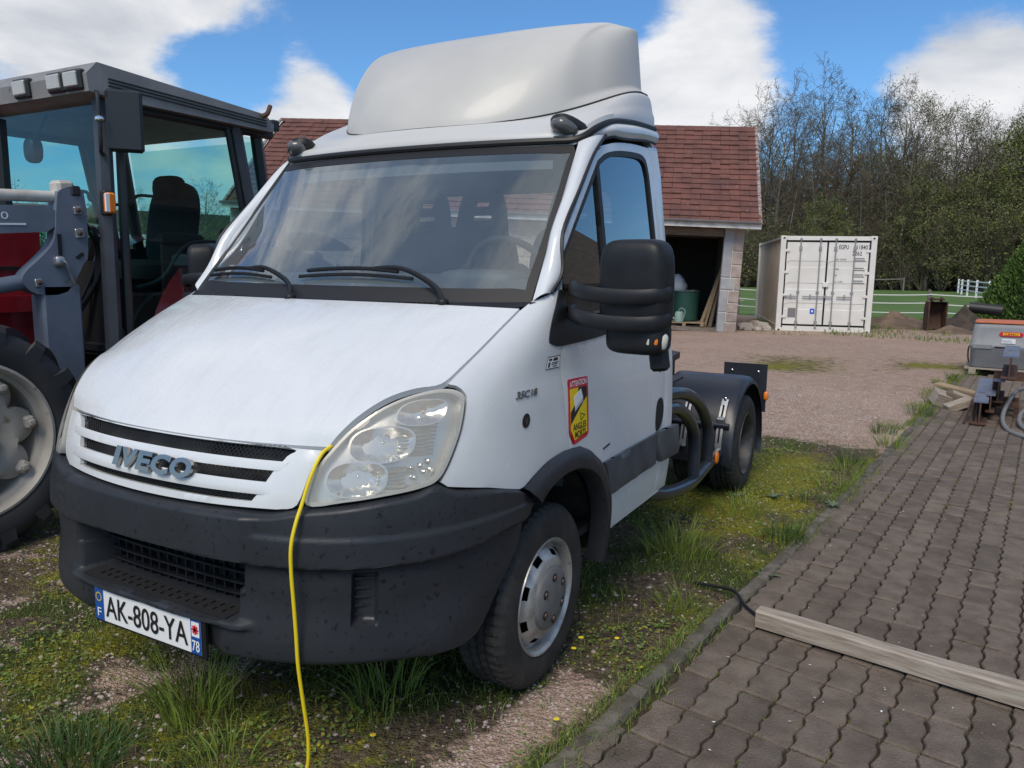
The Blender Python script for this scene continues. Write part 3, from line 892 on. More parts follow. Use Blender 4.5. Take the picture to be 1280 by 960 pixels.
# ---- writing and stickers on the left side
text_on('model_badge', '35C18', shell, 1.303, 1.131, .142, .024, g['badge_grey'], wing_o, off=.001, bold=.02, thick=.003, shear=.2)
def disc(nm, t0, z0, r_, m, par, off): return drape(nm, [(t0+r_*math.cos(a), z0+r_*math.sin(a)) for a in np.linspace(0, math.tau, 25)[:-1]], shell, m, par, .001, .03, off=off)
fc = disc('round_badge', 1.381, 1.054, .024, g['plate_black'], wing_o, .003)
text_on('round_badge_mark', 'V', shell, 1.371, 1.040, .020, .026, g['badge_grey'], fc, off=.004)
def rect(nm, t0, z0, t1, z1, m, par, off): return drape(nm, [(t0, z0), (t1, z0), (t1, z1), (t0, z1)], shell, m, par, .0006, .04, off=off)
lb = rect('crit_label', 1.510, 1.208, 1.640, 1.252, g['plate_black'], wing_o, .002)
rect('label_field', 1.514, 1.211, 1.636, 1.249, g['sticker_white'], lb, .0027)
rect('label_figure', 1.524, 1.215, 1.540, 1.232, g['plate_black'], lb, .0034)
for k, (a, b_, c, d) in enumerate(((1.522, 1.238, 1.552, 1.245), (1.568, 1.236, 1.612, 1.246), (1.556, 1.228, 1.626, 1.231), (1.556, 1.222, 1.618, 1.225), (1.570, 1.215, 1.61, 1.218))):
    rect('label_line', a, b_, c, d, g['plate_black'], lb, .0034)
def blind_spot():
    t0, w = 1.716, .186
    X = lambda u: t0+u*w
    o1 = cr([(X(.06), 1.155), (X(.94), 1.150), (X(1.0), 1.143)], 2)+[(X(.97), .930), (X(.90), .918), (X(.28), .905), (X(.18), .908), (X(0), .955), (X(0), 1.148)]
    s_ = drape('blind_spot_sticker', o1, shell, g['sticker_red'], door_o, .0006, .04, off=.0015)
    drape('yellow_field', [(X(.09), 1.118), (X(.91), 1.115), (X(.89), .938), (X(.27), .920), (X(.09), .965)], shell, g['sticker_yellow'], s_, .0006, .04, off=.0022)
    drape('black_zone', [(X(.50), 1.117), (X(.91), 1.115), (X(.905), 1.075), (X(.72), 1.058), (X(.09), .985), (X(.09), 1.03), (X(.45), 1.075)], shell, g['plate_black'], s_, .0006, .04, off=.0028)
    drape('printed_lorry', [(X(.26), 1.085), (X(.62), 1.110), (X(.70), 1.075), (X(.30), 1.044)], shell, g['sticker_white'], s_, .0006, .04, off=.0034)
    drape('printed_lorry_side', [(X(.30), 1.044), (X(.70), 1.075), (X(.70), 1.062), (X(.30), 1.030)], shell, g['sticker_grey'], s_, .0006, .04, off=.0034)
    tri = lambda k: [(X(.56+.0*k), 1.018-.002*k), (X(.80-.02*k), 1.006), (X(.57), .986+.002*k)]
    drape('warning_triangle', scaled(tri(0), 1.0), shell, g['plate_black'], s_, .0006, .04, off=.0030, holes=[scaled(tri(0), .7)])
    text_on('sticker_writing', 'ATTENTION', shell, X(.10), 1.123, w*.82, .022, g['sticker_white'], s_, off=.0030, bold=.015)
    text_on('sticker_writing', 'ANGLES', shell, X(.19), .957, w*.64, .026, g['plate_black'], s_, off=.0034, bold=.02)
    text_on('sticker_writing', 'MORTS', shell, X(.27), .927, w*.54, .026, g['plate_black'], s_, off=.0034, bold=.02)
blind_spot()

# ---- roof: side rails, rubber strip, cap and fairing
def plan_loop(y0, w, yr, n=48, e=3.0):
    th = np.linspace(0, math.pi/2, n)
    x = w*np.sin(th)**(2/e); y = yr-(yr-y0)*np.cos(th)**(2/e)
    return np.concatenate([np.stack([-x[::-1], y[::-1]], -1), np.stack([x, y], -1)[1:]])
YR = 1.30
def even(P, n):
    P = np.asarray(P, float); q = np.concatenate([[0], np.cumsum(np.linalg.norm(np.diff(P, axis=0), axis=1))])
    return np.stack([np.interp(np.linspace(0, q[-1], n), q, P[:, k]) for k in range(3)], -1)
def strip_loop():
    fr = [tuple(screen(np.array(x), np.array(2.076))+np.array((0, -.004, .002))) for x in np.linspace(-.775, .775, 41)]
    sd = cr([fr[-1], (.812, .530, 2.098), (.832, .62, 2.146), (.838, .76, 2.190), (.838, .95, 2.218), (.838, 1.12, 2.233), (.838, YR, 2.242)], 6)[1:]
    return even([(-x, y, z) for x, y, z in sd[::-1]]+fr+sd, 141)
def seam_loop():
    L = plan_loop(.47, .800, YR-.02, 70, 2.15)
    z = 2.172+.228*sm(L[:, 1], .42, 1.25)
    return even(np.concatenate([L, z[:, None]], -1), 141)
ST = strip_loop(); SE = seam_loop()
def roof():
    # painted rail from the glass and door frames up to the strip
    low = []
    for i, q in enumerate(ST):
        s = np.sign(q[0]) if abs(q[0]) > 1e-6 else 1
        if abs(q[0]) < .785 and q[1] < .56:
            p = screen(np.array(q[0]), np.array(2.062))+np.array((0, .004, 0))
        elif q[1] < .74:
            k = np.clip((q[1]-.50)/.24, 0, 1); p = screen(np.array(.790), np.array(2.062))*(1-k)+shell(np.array(LC+.62), np.array(2.122))*k; p = p*np.array((s, 1, 1))
        else:
            t = LC+(q[1]-CY); p = shell(np.array(t), np.array(2.122+.048*sm(q[1], .72, 1.28))); p = p*np.array((s, 1, 1))
        low.append(p)
    low = np.array(low)
    rows = []
    for k in np.linspace(0, 1, 7):
        P = low*(1-k)+ST*k; o = P-np.array((0, .9, 1.7)); o[:, 2] *= .3; o /= np.linalg.norm(o, axis=1)[:, None]
        rows.append(P+o*(.004+.018*sm(P[:, 1], .5, .75))[:, None]*math.sin(math.pi*k))
    MB().grid(np.array(rows)).obj('roof_rail', g['white_paint'], truck, 60)
    MB().tube(even(ST, 200)+np.array((0, -.004, 0)), .015, 8).obj('roof_rubber_strip', g['rubber_seal'], truck)
    for s in (1, -1):
        js = [p for p in low if p[1] > .60 and p[0]*s > 0]
        MB().tube(np.array(js)*np.array((1.003, 1, 1))+np.array((0, 0, .004)), .0065, 6).obj('roof_joint_seal', g['rubber_seal'], truck)
    rows = []
    for k in np.linspace(0, 1, 12):
        P = ST*(1-k)+SE*k
        P = P.copy(); P[:, 2] = ST[:, 2]*(1-k)+SE[:, 2]*k+.030*math.sin(math.pi*k)*(1+.6*sm(P[:, 1], .8, 1.1))
        if k < .2: P[:, :2] = ST[:, :2]*(1-k*.25)+SE[:, :2]*k*.25
        rows.append(P)
    MB().grid(np.array(rows)).obj('roof_cap', g['roof_cap_paint'], truck, 60)
roof()
def fairing():
    rows = []
    zt = 2.742
    for h in np.linspace(0, 1, 60):
        y0 = .462+(YR-.02-.462)*(h**1.30)*.985
        w = .800-.060*h+.022*h*h-.035*sm(h, .8, 1.0)
        L = plan_loop(y0, w, YR-.01, 70, 2.15+.95*h)
        zs = 2.174+.228*sm(L[:, 1], .42, 1.25)
        gk = 1-(1-h)**1.75
        z = zs*(1-gk)+zt*gk-.020*(1-sm(w-np.abs(L[:, 0]), 0, .16))*h
        dd = .030*sm((L[:, 1]-.52)/.74-h, 0, .09)*sm(np.abs(L[:, 0])/w, .74, .90)*sm(h, 0, .05)
        L = L.copy(); L[:, 0] -= np.sign(L[:, 0])*dd
        rows.append(np.concatenate([L, z[:, None]], -1))
    P = np.array(rows)
    b = MB().grid(P)
    # rear closing wall
    back = np.concatenate([P[:, 0], P[:, -1][::-1]]); back = back+np.array((0, .012, 0))
    b.add(np.concatenate([P[:, 0], P[:, -1]]), [(i, i+1, len(P)+i+1, len(P)+i) for i in range(len(P)-1)])
    f = b.obj('wind_deflector', g['fairing_gelcoat'], truck, 60)
    MB().tube(SE+np.array((0, -.0, .002)), .006, 6).obj('deflector_joint', g['rubber_seal'], f)
    for s in (1, -1):
        i = int(np.argmin(np.abs(ST[:, 0]-s*.74)))
        p = ST[i]+np.array((.0, .035, .050))
        ml = MB().ellipsoid(p+np.array((.006*s, .045, .002)), (.066, .115, .036), .75, 20, 10, rotm(R(-22), 0, R(-28*s))).obj('marker_lamp', g['black_plastic'], truck)
        MB().ellipsoid(p+np.array((-.006*s, -.025, .004)), (.050, .060, .029), .8, 18, 10, rotm(R(-22), 0, R(-28*s))).obj('marker_lens', M('marker_lens_plastic', (.10, .10, .10), .2, 0, coat=.3) if 'marker_lens_plastic' not in g else g['marker_lens_plastic'], ml)
fairing()
# ---- cab interior and rear wall
def interior():
    y = 1.285
    f = plane_fn((0, y, 0), (1, 0, 0), (0, 0, 1)); f.n = np.array((0, 1., 0))
    outer = [(-.955, .46), (.955, .46), (.95, 1.2), (.90, 1.7), (.845, 2.15), (.78, 2.24), (-.78, 2.24), (-.845, 2.15), (-.90, 1.7), (-.95, 1.2)]
    hole = rect_round(.68, .64, 1.50, 1.955, .06)
    rw = drape('rear_wall', outer, f, g['white_paint'], truck, .03, .3, holes=[hole], off=.02)
    drape('rear_wall_lining', scaled(outer, .975), f, g['headliner'], rw, .01, .3, holes=[hole], off=-.022)
    drape('rear_window', scaled(hole, 1.02), f, g['windscreen_glass'] if False else glass_mat('rear_glass', (.92, .95, .94), .8), rw, 0, .3, off=0)
    MB().box((0, .55, .47), (1.8, 1.5, .03)).obj('cab_floor', g['matt_black'], truck)
    # headlining
    MB().box((0, .88, 2.09), (1.56, .80, .02)).obj('headlining', g['headliner'], truck)
    # dashboard
    P = []
    for x in np.linspace(-.88, .88, 25):
        k = 1-(abs(x)/.9)**3
        col = [screen(np.array(x*.96), np.array(1.452))+np.array((0, .03, 0)), np.array((x, .02, 1.480)), np.array((x, .16, 1.497+.02*k)), np.array((x, .26, 1.500+.03*k)), np.array((x, .33, 1.44)), np.array((x, .36, 1.30)), np.array((x, .30, 1.05)), np.array((x, .25, .70))]
        P.append(np.array(cr(col, 3)))
    MB().grid(np.array(P)).obj('dashboard', g['dash_plastic'], truck, 60)
    MB().ellipsoid((.50, .25, 1.50), (.20, .10, .055), .6, 20, 10).obj('instrument_hood', g['dash_plastic'], truck)
    ring = MB(); A = Matrix.Translation((.52, .46, 1.50)) @ Matrix.Rotation(R(-62), 4, 'X')
    pts = [A @ Vector((.205*math.cos(a), .205*math.sin(a), 0)) for a in np.linspace(0, math.tau, 33)]
    ring.tube([tuple(p) for p in pts], .015, 8, caps=False)
    sw = ring.obj('steering_wheel', g['seat_cloth'], truck)
    b = MB()
    for a in (R(200), R(340), R(270)): b.tube([tuple(A @ Vector((0, 0, .03))), tuple(A @ Vector((.2*math.cos(a), .2*math.sin(a), 0)))], .016, 6)
    b.ellipsoid(tuple(A @ Vector((0, 0, .03))), (.07, .05, .07), .8, 14, 8)
    b.obj('wheel_spokes', g['seat_cloth'], sw)
    def seat(x, w):
        s_ = MB().ellipsoid((x, 1.06, 1.42), (w/2, .075, .36), .45, 20, 12, rotm(R(-8))).obj('seat_back', g['seat_cloth'], truck)
        MB().ellipsoid((x, .80, 1.02), (w/2, .26, .09), .45, 20, 10).obj('seat_cushion', g['seat_cloth'], s_)
        return s_
    def head(x, par, z=1.70):
        f = plane_fn((x, 1.075, z), (1, 0, 0), (0, .10, 1)); f.n = np.array((0, -1., 0))
        ol = cr([(-.150, 0), (-.135, .12), (-.115, .21), (-.08, .265), (0, .278), (.08, .265), (.115, .21), (.135, .12), (.150, 0)], 4)
        hs = []
        for k, (zz, ww) in enumerate(((.035, .082), (.105, .076), (.175, .060))): hs.append([(a, b+zz+.018) for a, b in rect_round(ww, ww, -.018, .018, .012)])
        drape('headrest', ol, f, g['seat_cloth'], par, .07, .04, holes=hs, off=.03, roll=.006)
    s1 = seat(-.20, .80); head(-.02, s1); head(-.375, s1)
    s2 = seat(.52, .46); head(.52, s2)
interior()
# ---- door mirrors
def mirror():
    m = bpy.data.objects.new('mirror', None); COL.objects.link(m); m.parent = truck
    c = np.array((1.232, .055, 1.500))
    MB().ellipsoid(c, (.120, .075, .163), .42, 32, 20, rotm(R(3), 0, R(-4))).obj('mirror_housing', g['black_plastic'], m, 70)
    MB().ellipsoid(c+np.array((.012, .002, -.165)), (.108, .066, .062), .5, 28, 14, rotm(0, 0, R(-4))).obj('lower_housing', g['black_plastic'], m, 70)
    f = plane_fn(c+np.array((0, .080, -.02)), (-1, 0, 0), (0, 0, 1)); f.n = np.array((0, 1., 0))
    drape('mirror_glass', rect_round(.095, .095, -.11, .15, .03), f, g['chrome'], m, .004, .1)
    for z, dz in ((1.482, -.012), (1.392, -.006)):
        pa = cr([(.945, .175, z+.012), (.985, .06, z+.010), (1.06, -.015, z), (1.15, -.030, z-.010), (1.27, -.030, z-.012), (1.335, -.006, z-.006), (1.352, .05, z)], 6)
        MB().tube(pa, .027, 12, flat=.40, up=(0, 0, 1)).obj('mirror_arm', g['black_plastic'], m)
    lens = MB().ellipsoid(c+np.array((.078, -.020, -.174)), (.042, .040, .032), .55, 18, 10, rotm(0, R(10), R(30))).obj('indicator_lens', M('indicator_clear', (.62, .58, .52), .2, 0, coat=.5), m)
    MB().ellipsoid(c+np.array((.094, -.052, -.174)), (.010, .009, .020), .7, 12, 8, rotm(0, R(10), R(30))).obj('indicator_bulb', g['amber_plastic'], lens)
    MB().box((1.315, .075, 1.262), (.062, .05, .09), rotm(0, R(-8), 0), 0, .012).obj('aerial_foot', g['black_plastic'], m)
    return m
mo = mirror()
m2 = bpy.data.objects.new('mirror', None); COL.objects.link(m2); m2.parent = truck
for ch in list(mo.children):
    q = flip(ch); q.parent = m2
_p = Vector((-.95, .15, 0)); m2.rotation_euler = (0, 0, R(-48)); m2.location = _p-Matrix.Rotation(R(-48), 3, 'Z') @ _p
# ---- wheels
def tyre_mesh(r, w, rim, par, blocks=54):
    n = blocks*3
    prof = [(rim, -.022), (rim+.010, -.004), (rim+.035, .002), (r-.062, .006), (r-.030, .000), (r-.012, -.012), (r, -.028), (r, -.060), (r-.008, -.063), (r-.008, -.070), (r, -.073), (r, -w/2+.006), (r-.008, -w/2+.003),
            (r-.008, -w/2-.003), (r, -w/2-.006), (r, -w+.073), (r-.008, -w+.070), (r-.008, -w+.063), (r, -w+.060), (r, -w+.028), (r-.012, -w+.012), (r-.05, -w), (rim+.02, -w+.01), (rim, -w+.03)]
    V = []; k = len(prof)
    for i, (pr, a) in enumerate(prof):
        for j in range(n):
            q = pr
            if pr > r-.014 and (j+(i//6)) % 3 == 0: q = pr-.008
            th = math.tau*j/n; V.append((a, q*math.cos(th), q*math.sin(th)))
    F = [(i*n+j, (i+1)*n+j, (i+1)*n+(j+1) % n, i*n+(j+1) % n) for i in range(k-1) for j in range(n)]
    return mesh('tyre', V, F, g['tyre_rubber'], par, 28)
def disc_holes(prof, n, slots, width, i0, i1):
    """dished wheel disc about X with slots left out between profile rows i0..i1"""
    V = [(a, r_*math.cos(math.tau*j/n), r_*math.sin(math.tau*j/n)) for (r_, a) in prof for j in range(n)]
    F = []
    for i in range(len(prof)-1):
        for j in range(n):
            if i0 <= i < i1 and (j % (n//slots)) < width: continue
            F.append((i*n+j, (i+1)*n+j, (i+1)*n+(j+1) % n, i*n+(j+1) % n))
    return V, F
def front_wheel():
    w = bpy.data.objects.new('front_wheel', None); COL.objects.link(w); w.parent = truck
    tyre_mesh(.347, .20, .205, w)
    b = MB()
    V, F = disc_holes([(.222, -.004), (.220, .003), (.214, .001), (.206, -.012), (.203, -.045), (.197, -.050), (.190, -.040), (.180, -.024), (.176, -.021), (.156, -.003), (.150, .002), (.140, .008), (.10, .012), (.0, .012)], 64, 8, 3, 8, 9)
    b.add(V, F); o = b.obj('rim', g['rim_silver'], w, 40)
    b = MB(); A = Matrix.Rotation(math.pi/2, 4, 'Y'); b.lathe([(.20, -.06), (.0, -.06)], 32, A); b.lathe([(.205, -.06), (.205, -.19)], 32, A)
    b.obj('brake_drum', g['matt_black'], o)
    h = MB().lathe([(.122, .006), (.120, .018), (.112, .026), (.06, .033), (.0, .034)], 48, A).obj('hub_cap', g['hubcap_grey'], w, 40)
    for k in range(6):
        a = math.tau*k/6+.3; c = np.array((.027, .080*math.cos(a), .080*math.sin(a)))
        q = MB().lathe([(.018, .004), (.0135, .006), (.0125, .004)], 16, Matrix.Translation(c) @ A).obj('nut_cup', g['matt_black'], h)
        MB().lathe([(.0125, .004), (.0095, .010), (.0, .011)], 6, Matrix.Translation(c) @ A).obj('wheel_nut', g['wheel_nut'], h, 20)
    return w
fwl = front_wheel(); fwl.location = (.942, 0, .345); fwl.rotation_euler = (R(14), R(1.2), 0)
def place_wheel(proto, loc, rot): c = copy_tree(proto, truck); c.location = loc; c.rotation_euler = rot; return c
place_wheel(fwl, (-.942, 0, .345), (R(40), 0, math.pi))
def rear_wheel():
    w = bpy.data.objects.new('rear_wheel', None); COL.objects.link(w); w.parent = truck
    tyre_mesh(.347, .20, .205, w)
    V, F = disc_holes([(.222, -.004), (.220, .004), (.214, .001), (.206, -.012), (.202, -.10), (.197, -.118), (.185, -.122), (.165, -.120), (.145, -.118), (.10, -.115), (.085, -.115), (.083, -.06), (.0, -.06)], 64, 8, 4, 6, 8)
    o = mesh('rim', V, F, g['rim_dark'], w, 40)
    A = Matrix.Rotation(math.pi/2, 4, 'Y')
    MB().lathe([(.20, -.14), (.0, -.14)], 32, A).obj('brake_drum', g['matt_black'], o)
    for k in range(6):
        a = math.tau*k/6; MB().lathe([(.014, -.115), (.012, -.095), (0, -.093)], 6, Matrix.Translation((0, .115*math.cos(a), .115*math.sin(a))) @ A).obj('wheel_nut', g['wheel_nut'], w, 20)
    return w
WB = 3.11
rwl = rear_wheel(); rwl.location = (.985, WB, .345)
place_wheel(rwl, (.735, WB, .345), (R(20), 0, 0)); place_wheel(rwl, (-.985, WB, .345), (R(9), 0, math.pi)); place_wheel(rwl, (-.735, WB, .345), (R(33), 0, math.pi))
# ---- chassis, coupling, mudguards, side bars
def chassis():
    for s in (1, -1):
        b = MB(); b.prism([(0.3, .50), (3.75, .50), (3.75, .68), (1.4, .68), (.3, .62)], 0, s*.40-.035, s*.40+.035); b.obj('chassis_rail', g['chassis_black'], truck)
    for y in (.9, 1.5, 2.1, 2.7, 3.7): box_obj('cross_member', (0, y, .585), (.74, .08, .12), g['chassis_black'], truck)
    MB().tube([(-.72, WB, .345), (.72, WB, .345)], .07, 12).obj('rear_axle', g['chassis_black'], truck)
    MB().tube([(-.80, 0, .33), (.80, 0, .33)], .045, 12).obj('front_axle', g['chassis_black'], truck)
    box_obj('engine_block', (0, -.25, .80), (.62, .8, .55), g['chassis_black'], truck, bev=.05)
    # coupling plate and deck
    c = MB(); c.prism([(-.42, 2.35), (.42, 2.35), (.46, 2.9), (.40, 3.35), (.12, 3.62), (.07, 3.30), (-.07, 3.30), (-.12, 3.62), (-.40, 3.35), (-.46, 2.9)], 2, .90, .945)
    fw = c.obj('coupling_plate', g['chassis_black'], truck)
    for s in (1, -1): box_obj('coupling_bracket', (s*.40, 2.9, .79), (.05, .5, .22), g['chassis_black'], truck)
    box_obj('deck_box', (.12, 1.75, .93), (.75, .48, .16), g['chassis_black'], truck, bev=.02)
    box_obj('deck_plate', (.30, 2.15, .885), (.80, .60, .012), g['chassis_black'], truck, rotm(R(2), R(3), 0))
    MB().tube(cr([(.1, 1.35, 1.05), (.25, 1.6, .98), (.2, 1.9, 1.02), (.3, 2.2, .96)], 6), .014, 8).obj('air_line', g['rubber_seal'], truck)
    def guard():
        P = []
        for a in np.linspace(R(-8), R(196), 40):
            r_ = .475; y = WB+.01-r_*math.cos(a)*1.02; z = .345+r_*math.sin(a)*1.02
            P.append([(x, y, z-dz) for x, dz in ((.47, .0), (.92, .0), (.965, .006), (.992, .030), (.995, .05))])
        P = np.array(P)
        b = MB().grid(P)
        Q = P.copy(); c = np.array((0, WB, .345)); d = Q-c; d[..., 0] = 0; d /= np.linalg.norm(d, axis=-1)[..., None]
        b.grid(Q-d*.008)
        m = b.obj('mudguard', g['guard_plastic'], truck, 45)
        # straps on the leading face and the stay they clamp
        for x in (.905, .665):
            b = MB(); pa = []
            for a in np.linspace(R(4), R(46), 8):
                r_ = .490; pa.append((x, WB+.01-r_*math.cos(a)*1.02, .345+r_*math.sin(a)*1.02))
            b.tube(pa, .030, 4, flat=1.0, up=(1, 0, 0))
            V = np.array(b.v); cc = np.array((0, WB+.01, .345)); dd = V-cc; dd[:, 0] = 0; L = np.linalg.norm(dd, axis=1)[:, None]
            V = cc*np.array((0, 1, 1))+np.array((1, 0, 0))*V+dd/L*np.clip(L, .496, .503); b.v = [tuple(q) for q in V]
            st = b.obj('strap', g['steel_galv'], m)
            for k in (0, -1): MB().ellipsoid(np.array(pa[k])+np.array((0, -.014, .004)), (.011, .008, .011), .8, 8, 6).obj('bolt', g['chrome'], st)
            for i0, i1 in ((1, 3), (4, 6)): MB().tube([np.array(pa[i0])+np.array((0, -.010, .004)), np.array(pa[i1])+np.array((0, -.010, .004))], .006, 6).obj('strap_slot', g['matt_black'], st)
            MB().box(np.array(pa[4])+np.array((0, -.02, 0)), (.052, .03, .04), rotm(R(25)), 0, .008).obj('clamp', g['steel_galv'], st)
        MB().tube([(.42, WB-.455, .545), (.965, WB-.462, .545)], .017, 10).obj('mudguard_stay', g['tube_blue_black'], m)
        return m
    go = guard(); flip(go)
    for s in (1, -1):
        f = MB(); f.box((s*.835, 3.65, .675), (.33, .012, .37)); fl = f.obj('rear_flap', g['guard_plastic'], truck)
        for dx in (-.1, .1):
            MB().ellipsoid((s*.835+dx, 3.64, .80), (.012, .008, .012), 1, 8, 6).obj('bolt', g['chrome'], fl)
        MB().ellipsoid((s*1.005, 3.63, .62), (.018, .02, .035), .7, 10, 8).obj('side_reflector', g['amber_plastic'], fl)
    def bars(s):
        r_ = MB().tube(cr([(s*.86, 1.28, .90), (s*.89, 1.72, .885), (s*.90, 2.05, .80), (s*.90, 2.26, .68), (s*.90, 2.37, .55), (s*.90, 2.385, .36)], 6), .036, 12).obj('side_bar', g['tube_blue_black'], truck)
        MB().tube(cr([(s*.88, 1.30, .83), (s*.90, 1.62, .815), (s*.905, 1.82, .75), (s*.905, 1.98, .65), (s*.905, 2.05, .53), (s*.905, 2.06, .33)], 6), .036, 12).obj('side_bar', g['tube_blue_black'], truck)
        lo = MB().tube(cr([(s*.86, 1.32, .40), (s*.885, 1.60, .335), (s*.90, 1.95, .30), (s*.90, 2.15, .305), (s*.90, 2.36, .33), (s*.90, 2.66, .365)], 6), .038, 12).obj('side_bar', g['tube_blue_black'], truck)
        MB().ellipsoid((s*.94, 2.47, .365), (.012, .030, .040), .8, 14, 8).obj('side_reflector', g['amber_plastic'], lo)
    bars(1); bars(-1)
chassis()
# ================================================================ THE SETTING
def vnoise(x, y, s, seed=0, octv=3):
    x = np.asarray(x, float)*s; y = np.asarray(y, float)*s; out = 0; amp = 1; tot = 0
    for o in range(octv):
        xi = np.floor(x).astype(np.int64); yi = np.floor(y).astype(np.int64); fx = x-xi; fy = y-yi
        fx = fx*fx*(3-2*fx); fy = fy*fy*(3-2*fy)
        def h(a, b):
            n = (a*374761393+b*668265263+seed*1274126177+o*97) & 0xffffffff
            n = ((n ^ (n >> 13))*1274126177) & 0xffffffff
            return ((n ^ (n >> 16)) & 0xffff)/65535.0
        out = out+amp*((h(xi, yi)*(1-fx)+h(xi+1, yi)*fx)*(1-fy)+(h(xi, yi+1)*(1-fx)+h(xi+1, yi+1)*fx)*fy)
        tot += amp; amp *= .5; x = x*2.03+11.3; y = y*2.03+7.1
    return out/tot
KERB = np.array([(1.02, -1.9), (1.10, -1.1), (1.175, -.6), (1.21, -.34), (1.25, -.11), (1.32, .5), (1.385, 1.02), (1.46, 1.59), (1.56, 2.56), (1.71, 3.96), (2.01, 6.93), (2.32, 10.2), (2.46, 11.8)])
kerb_x = lambda y: np.interp(y, KERB[:, 1], KERB[:, 0])
BLD_A, BLD_T = .319, .038
def inside_build(x, y):
    ex, ey = math.cos(BLD_A), math.sin(BLD_A); dx, dy = x+2.60, y-18.12
    return dx*ex+dy*ey, -dx*ey+dy*ex
def ground_z(x, y):
    near = np.clip(1-np.hypot(x-.5, y-1)/14, 0, 1)
    z = (vnoise(x, y, 2.1, 3)-.5)*.030*near+(vnoise(x, y, 9.0, 5, 2)-.5)*.014*near
    paved = sm(x-kerb_x(y), -.01, .03)*(y < 12.2)*(x < 9)
    z = z*(1-paved)-.055*paved
    wheel = np.zeros_like(z)
    for wx, wy in ((.85, 0), (.85, 3.11), (-.85, 0), (-.85, 3.11)): wheel = np.maximum(wheel, np.exp(-((x-wx)**2+(y-wy)**2)/.09))
    far = sm(y, 60, 130)
    return z*(1-wheel)-.004*wheel+0*far
def make_ground():
    def axis(lo, hi, d, far, k=1.22):
        a = list(np.arange(lo, hi, d)); s = d
        while a[-1] < far: s *= k; a.append(a[-1]+s)
        s = d
        while a[0] > -far: s *= k; a.insert(0, a[0]-s)
        return np.array(a)
    xs = axis(-3.2, 3.4, .045, 700); ys = axis(-1.6, 7.5, .05, 700)
    X, Y = np.meshgrid(xs, ys, indexing='ij'); Z = ground_z(X, Y)
    b = MB().grid(np.stack([X, Y, Z], -1))
    o = b.obj('ground', ground_material(), None, 180)
    o['kind'] = 'structure'
    # where each cover lies: r gravel, g moss, b plants
    x, y = X.ravel(), Y.ravel()
    yard = sm(y+.35*(vnoise(x, y, 1.3, 21)-.5)*3, 4.6, 5.8)
    strip = np.exp(-((x-(kerb_x(y)-.20))/.13)**2)*sm(-y, -1.4, -.2)*sm(vnoise(x, y, 3, 8)+.5*(vnoise(x, y, 9, 29, 2)-.5), .30, .60)
    front = sm(vnoise(x+3, y, 1.9, 9)+.5*(vnoise(x, y, 8, 19, 2)-.5), .42, .68)*sm(-x, -.35, .1)*sm(-y, -.3, .1)
    grav = np.clip(yard+strip*1.0+front*.55, 0, 1)
    patch = sm(vnoise(x, y, .45, 31), .46, .75)*sm(y, 7.5, 9.5)*(1-sm(y, 13, 15.5))
    grav *= 1-.55*patch
    moss = sm(vnoise(x, y, 1.5, 12), .38, .62)*(1-grav)
    hot = 1.5*np.exp(-(((x-1.15)/.48)**2+((y-3.75)/1.05)**2))+.30*np.exp(-(((x+1.3)/.9)**2+((y+.5)/.4)**2))+.8*np.exp(-(((x-1.0)/.35)**2+((y-2.4)/.9)**2))
    moss = np.clip(moss*(.34+hot)+.75*np.clip(hot-.35, 0, 1)*(1-grav), 0, 1)
    moss = np.clip(moss+.40*patch, 0, 1)
    plants = sm(vnoise(x, y, 2.2, 14), .42, .62)*(1-grav)
    col = np.stack([grav, moss, plants, np.ones_like(x)], -1)
    at = o.data.color_attributes.new('cover', 'FLOAT_COLOR', 'POINT'); at.data.foreach_set('color', col.ravel())
    return o
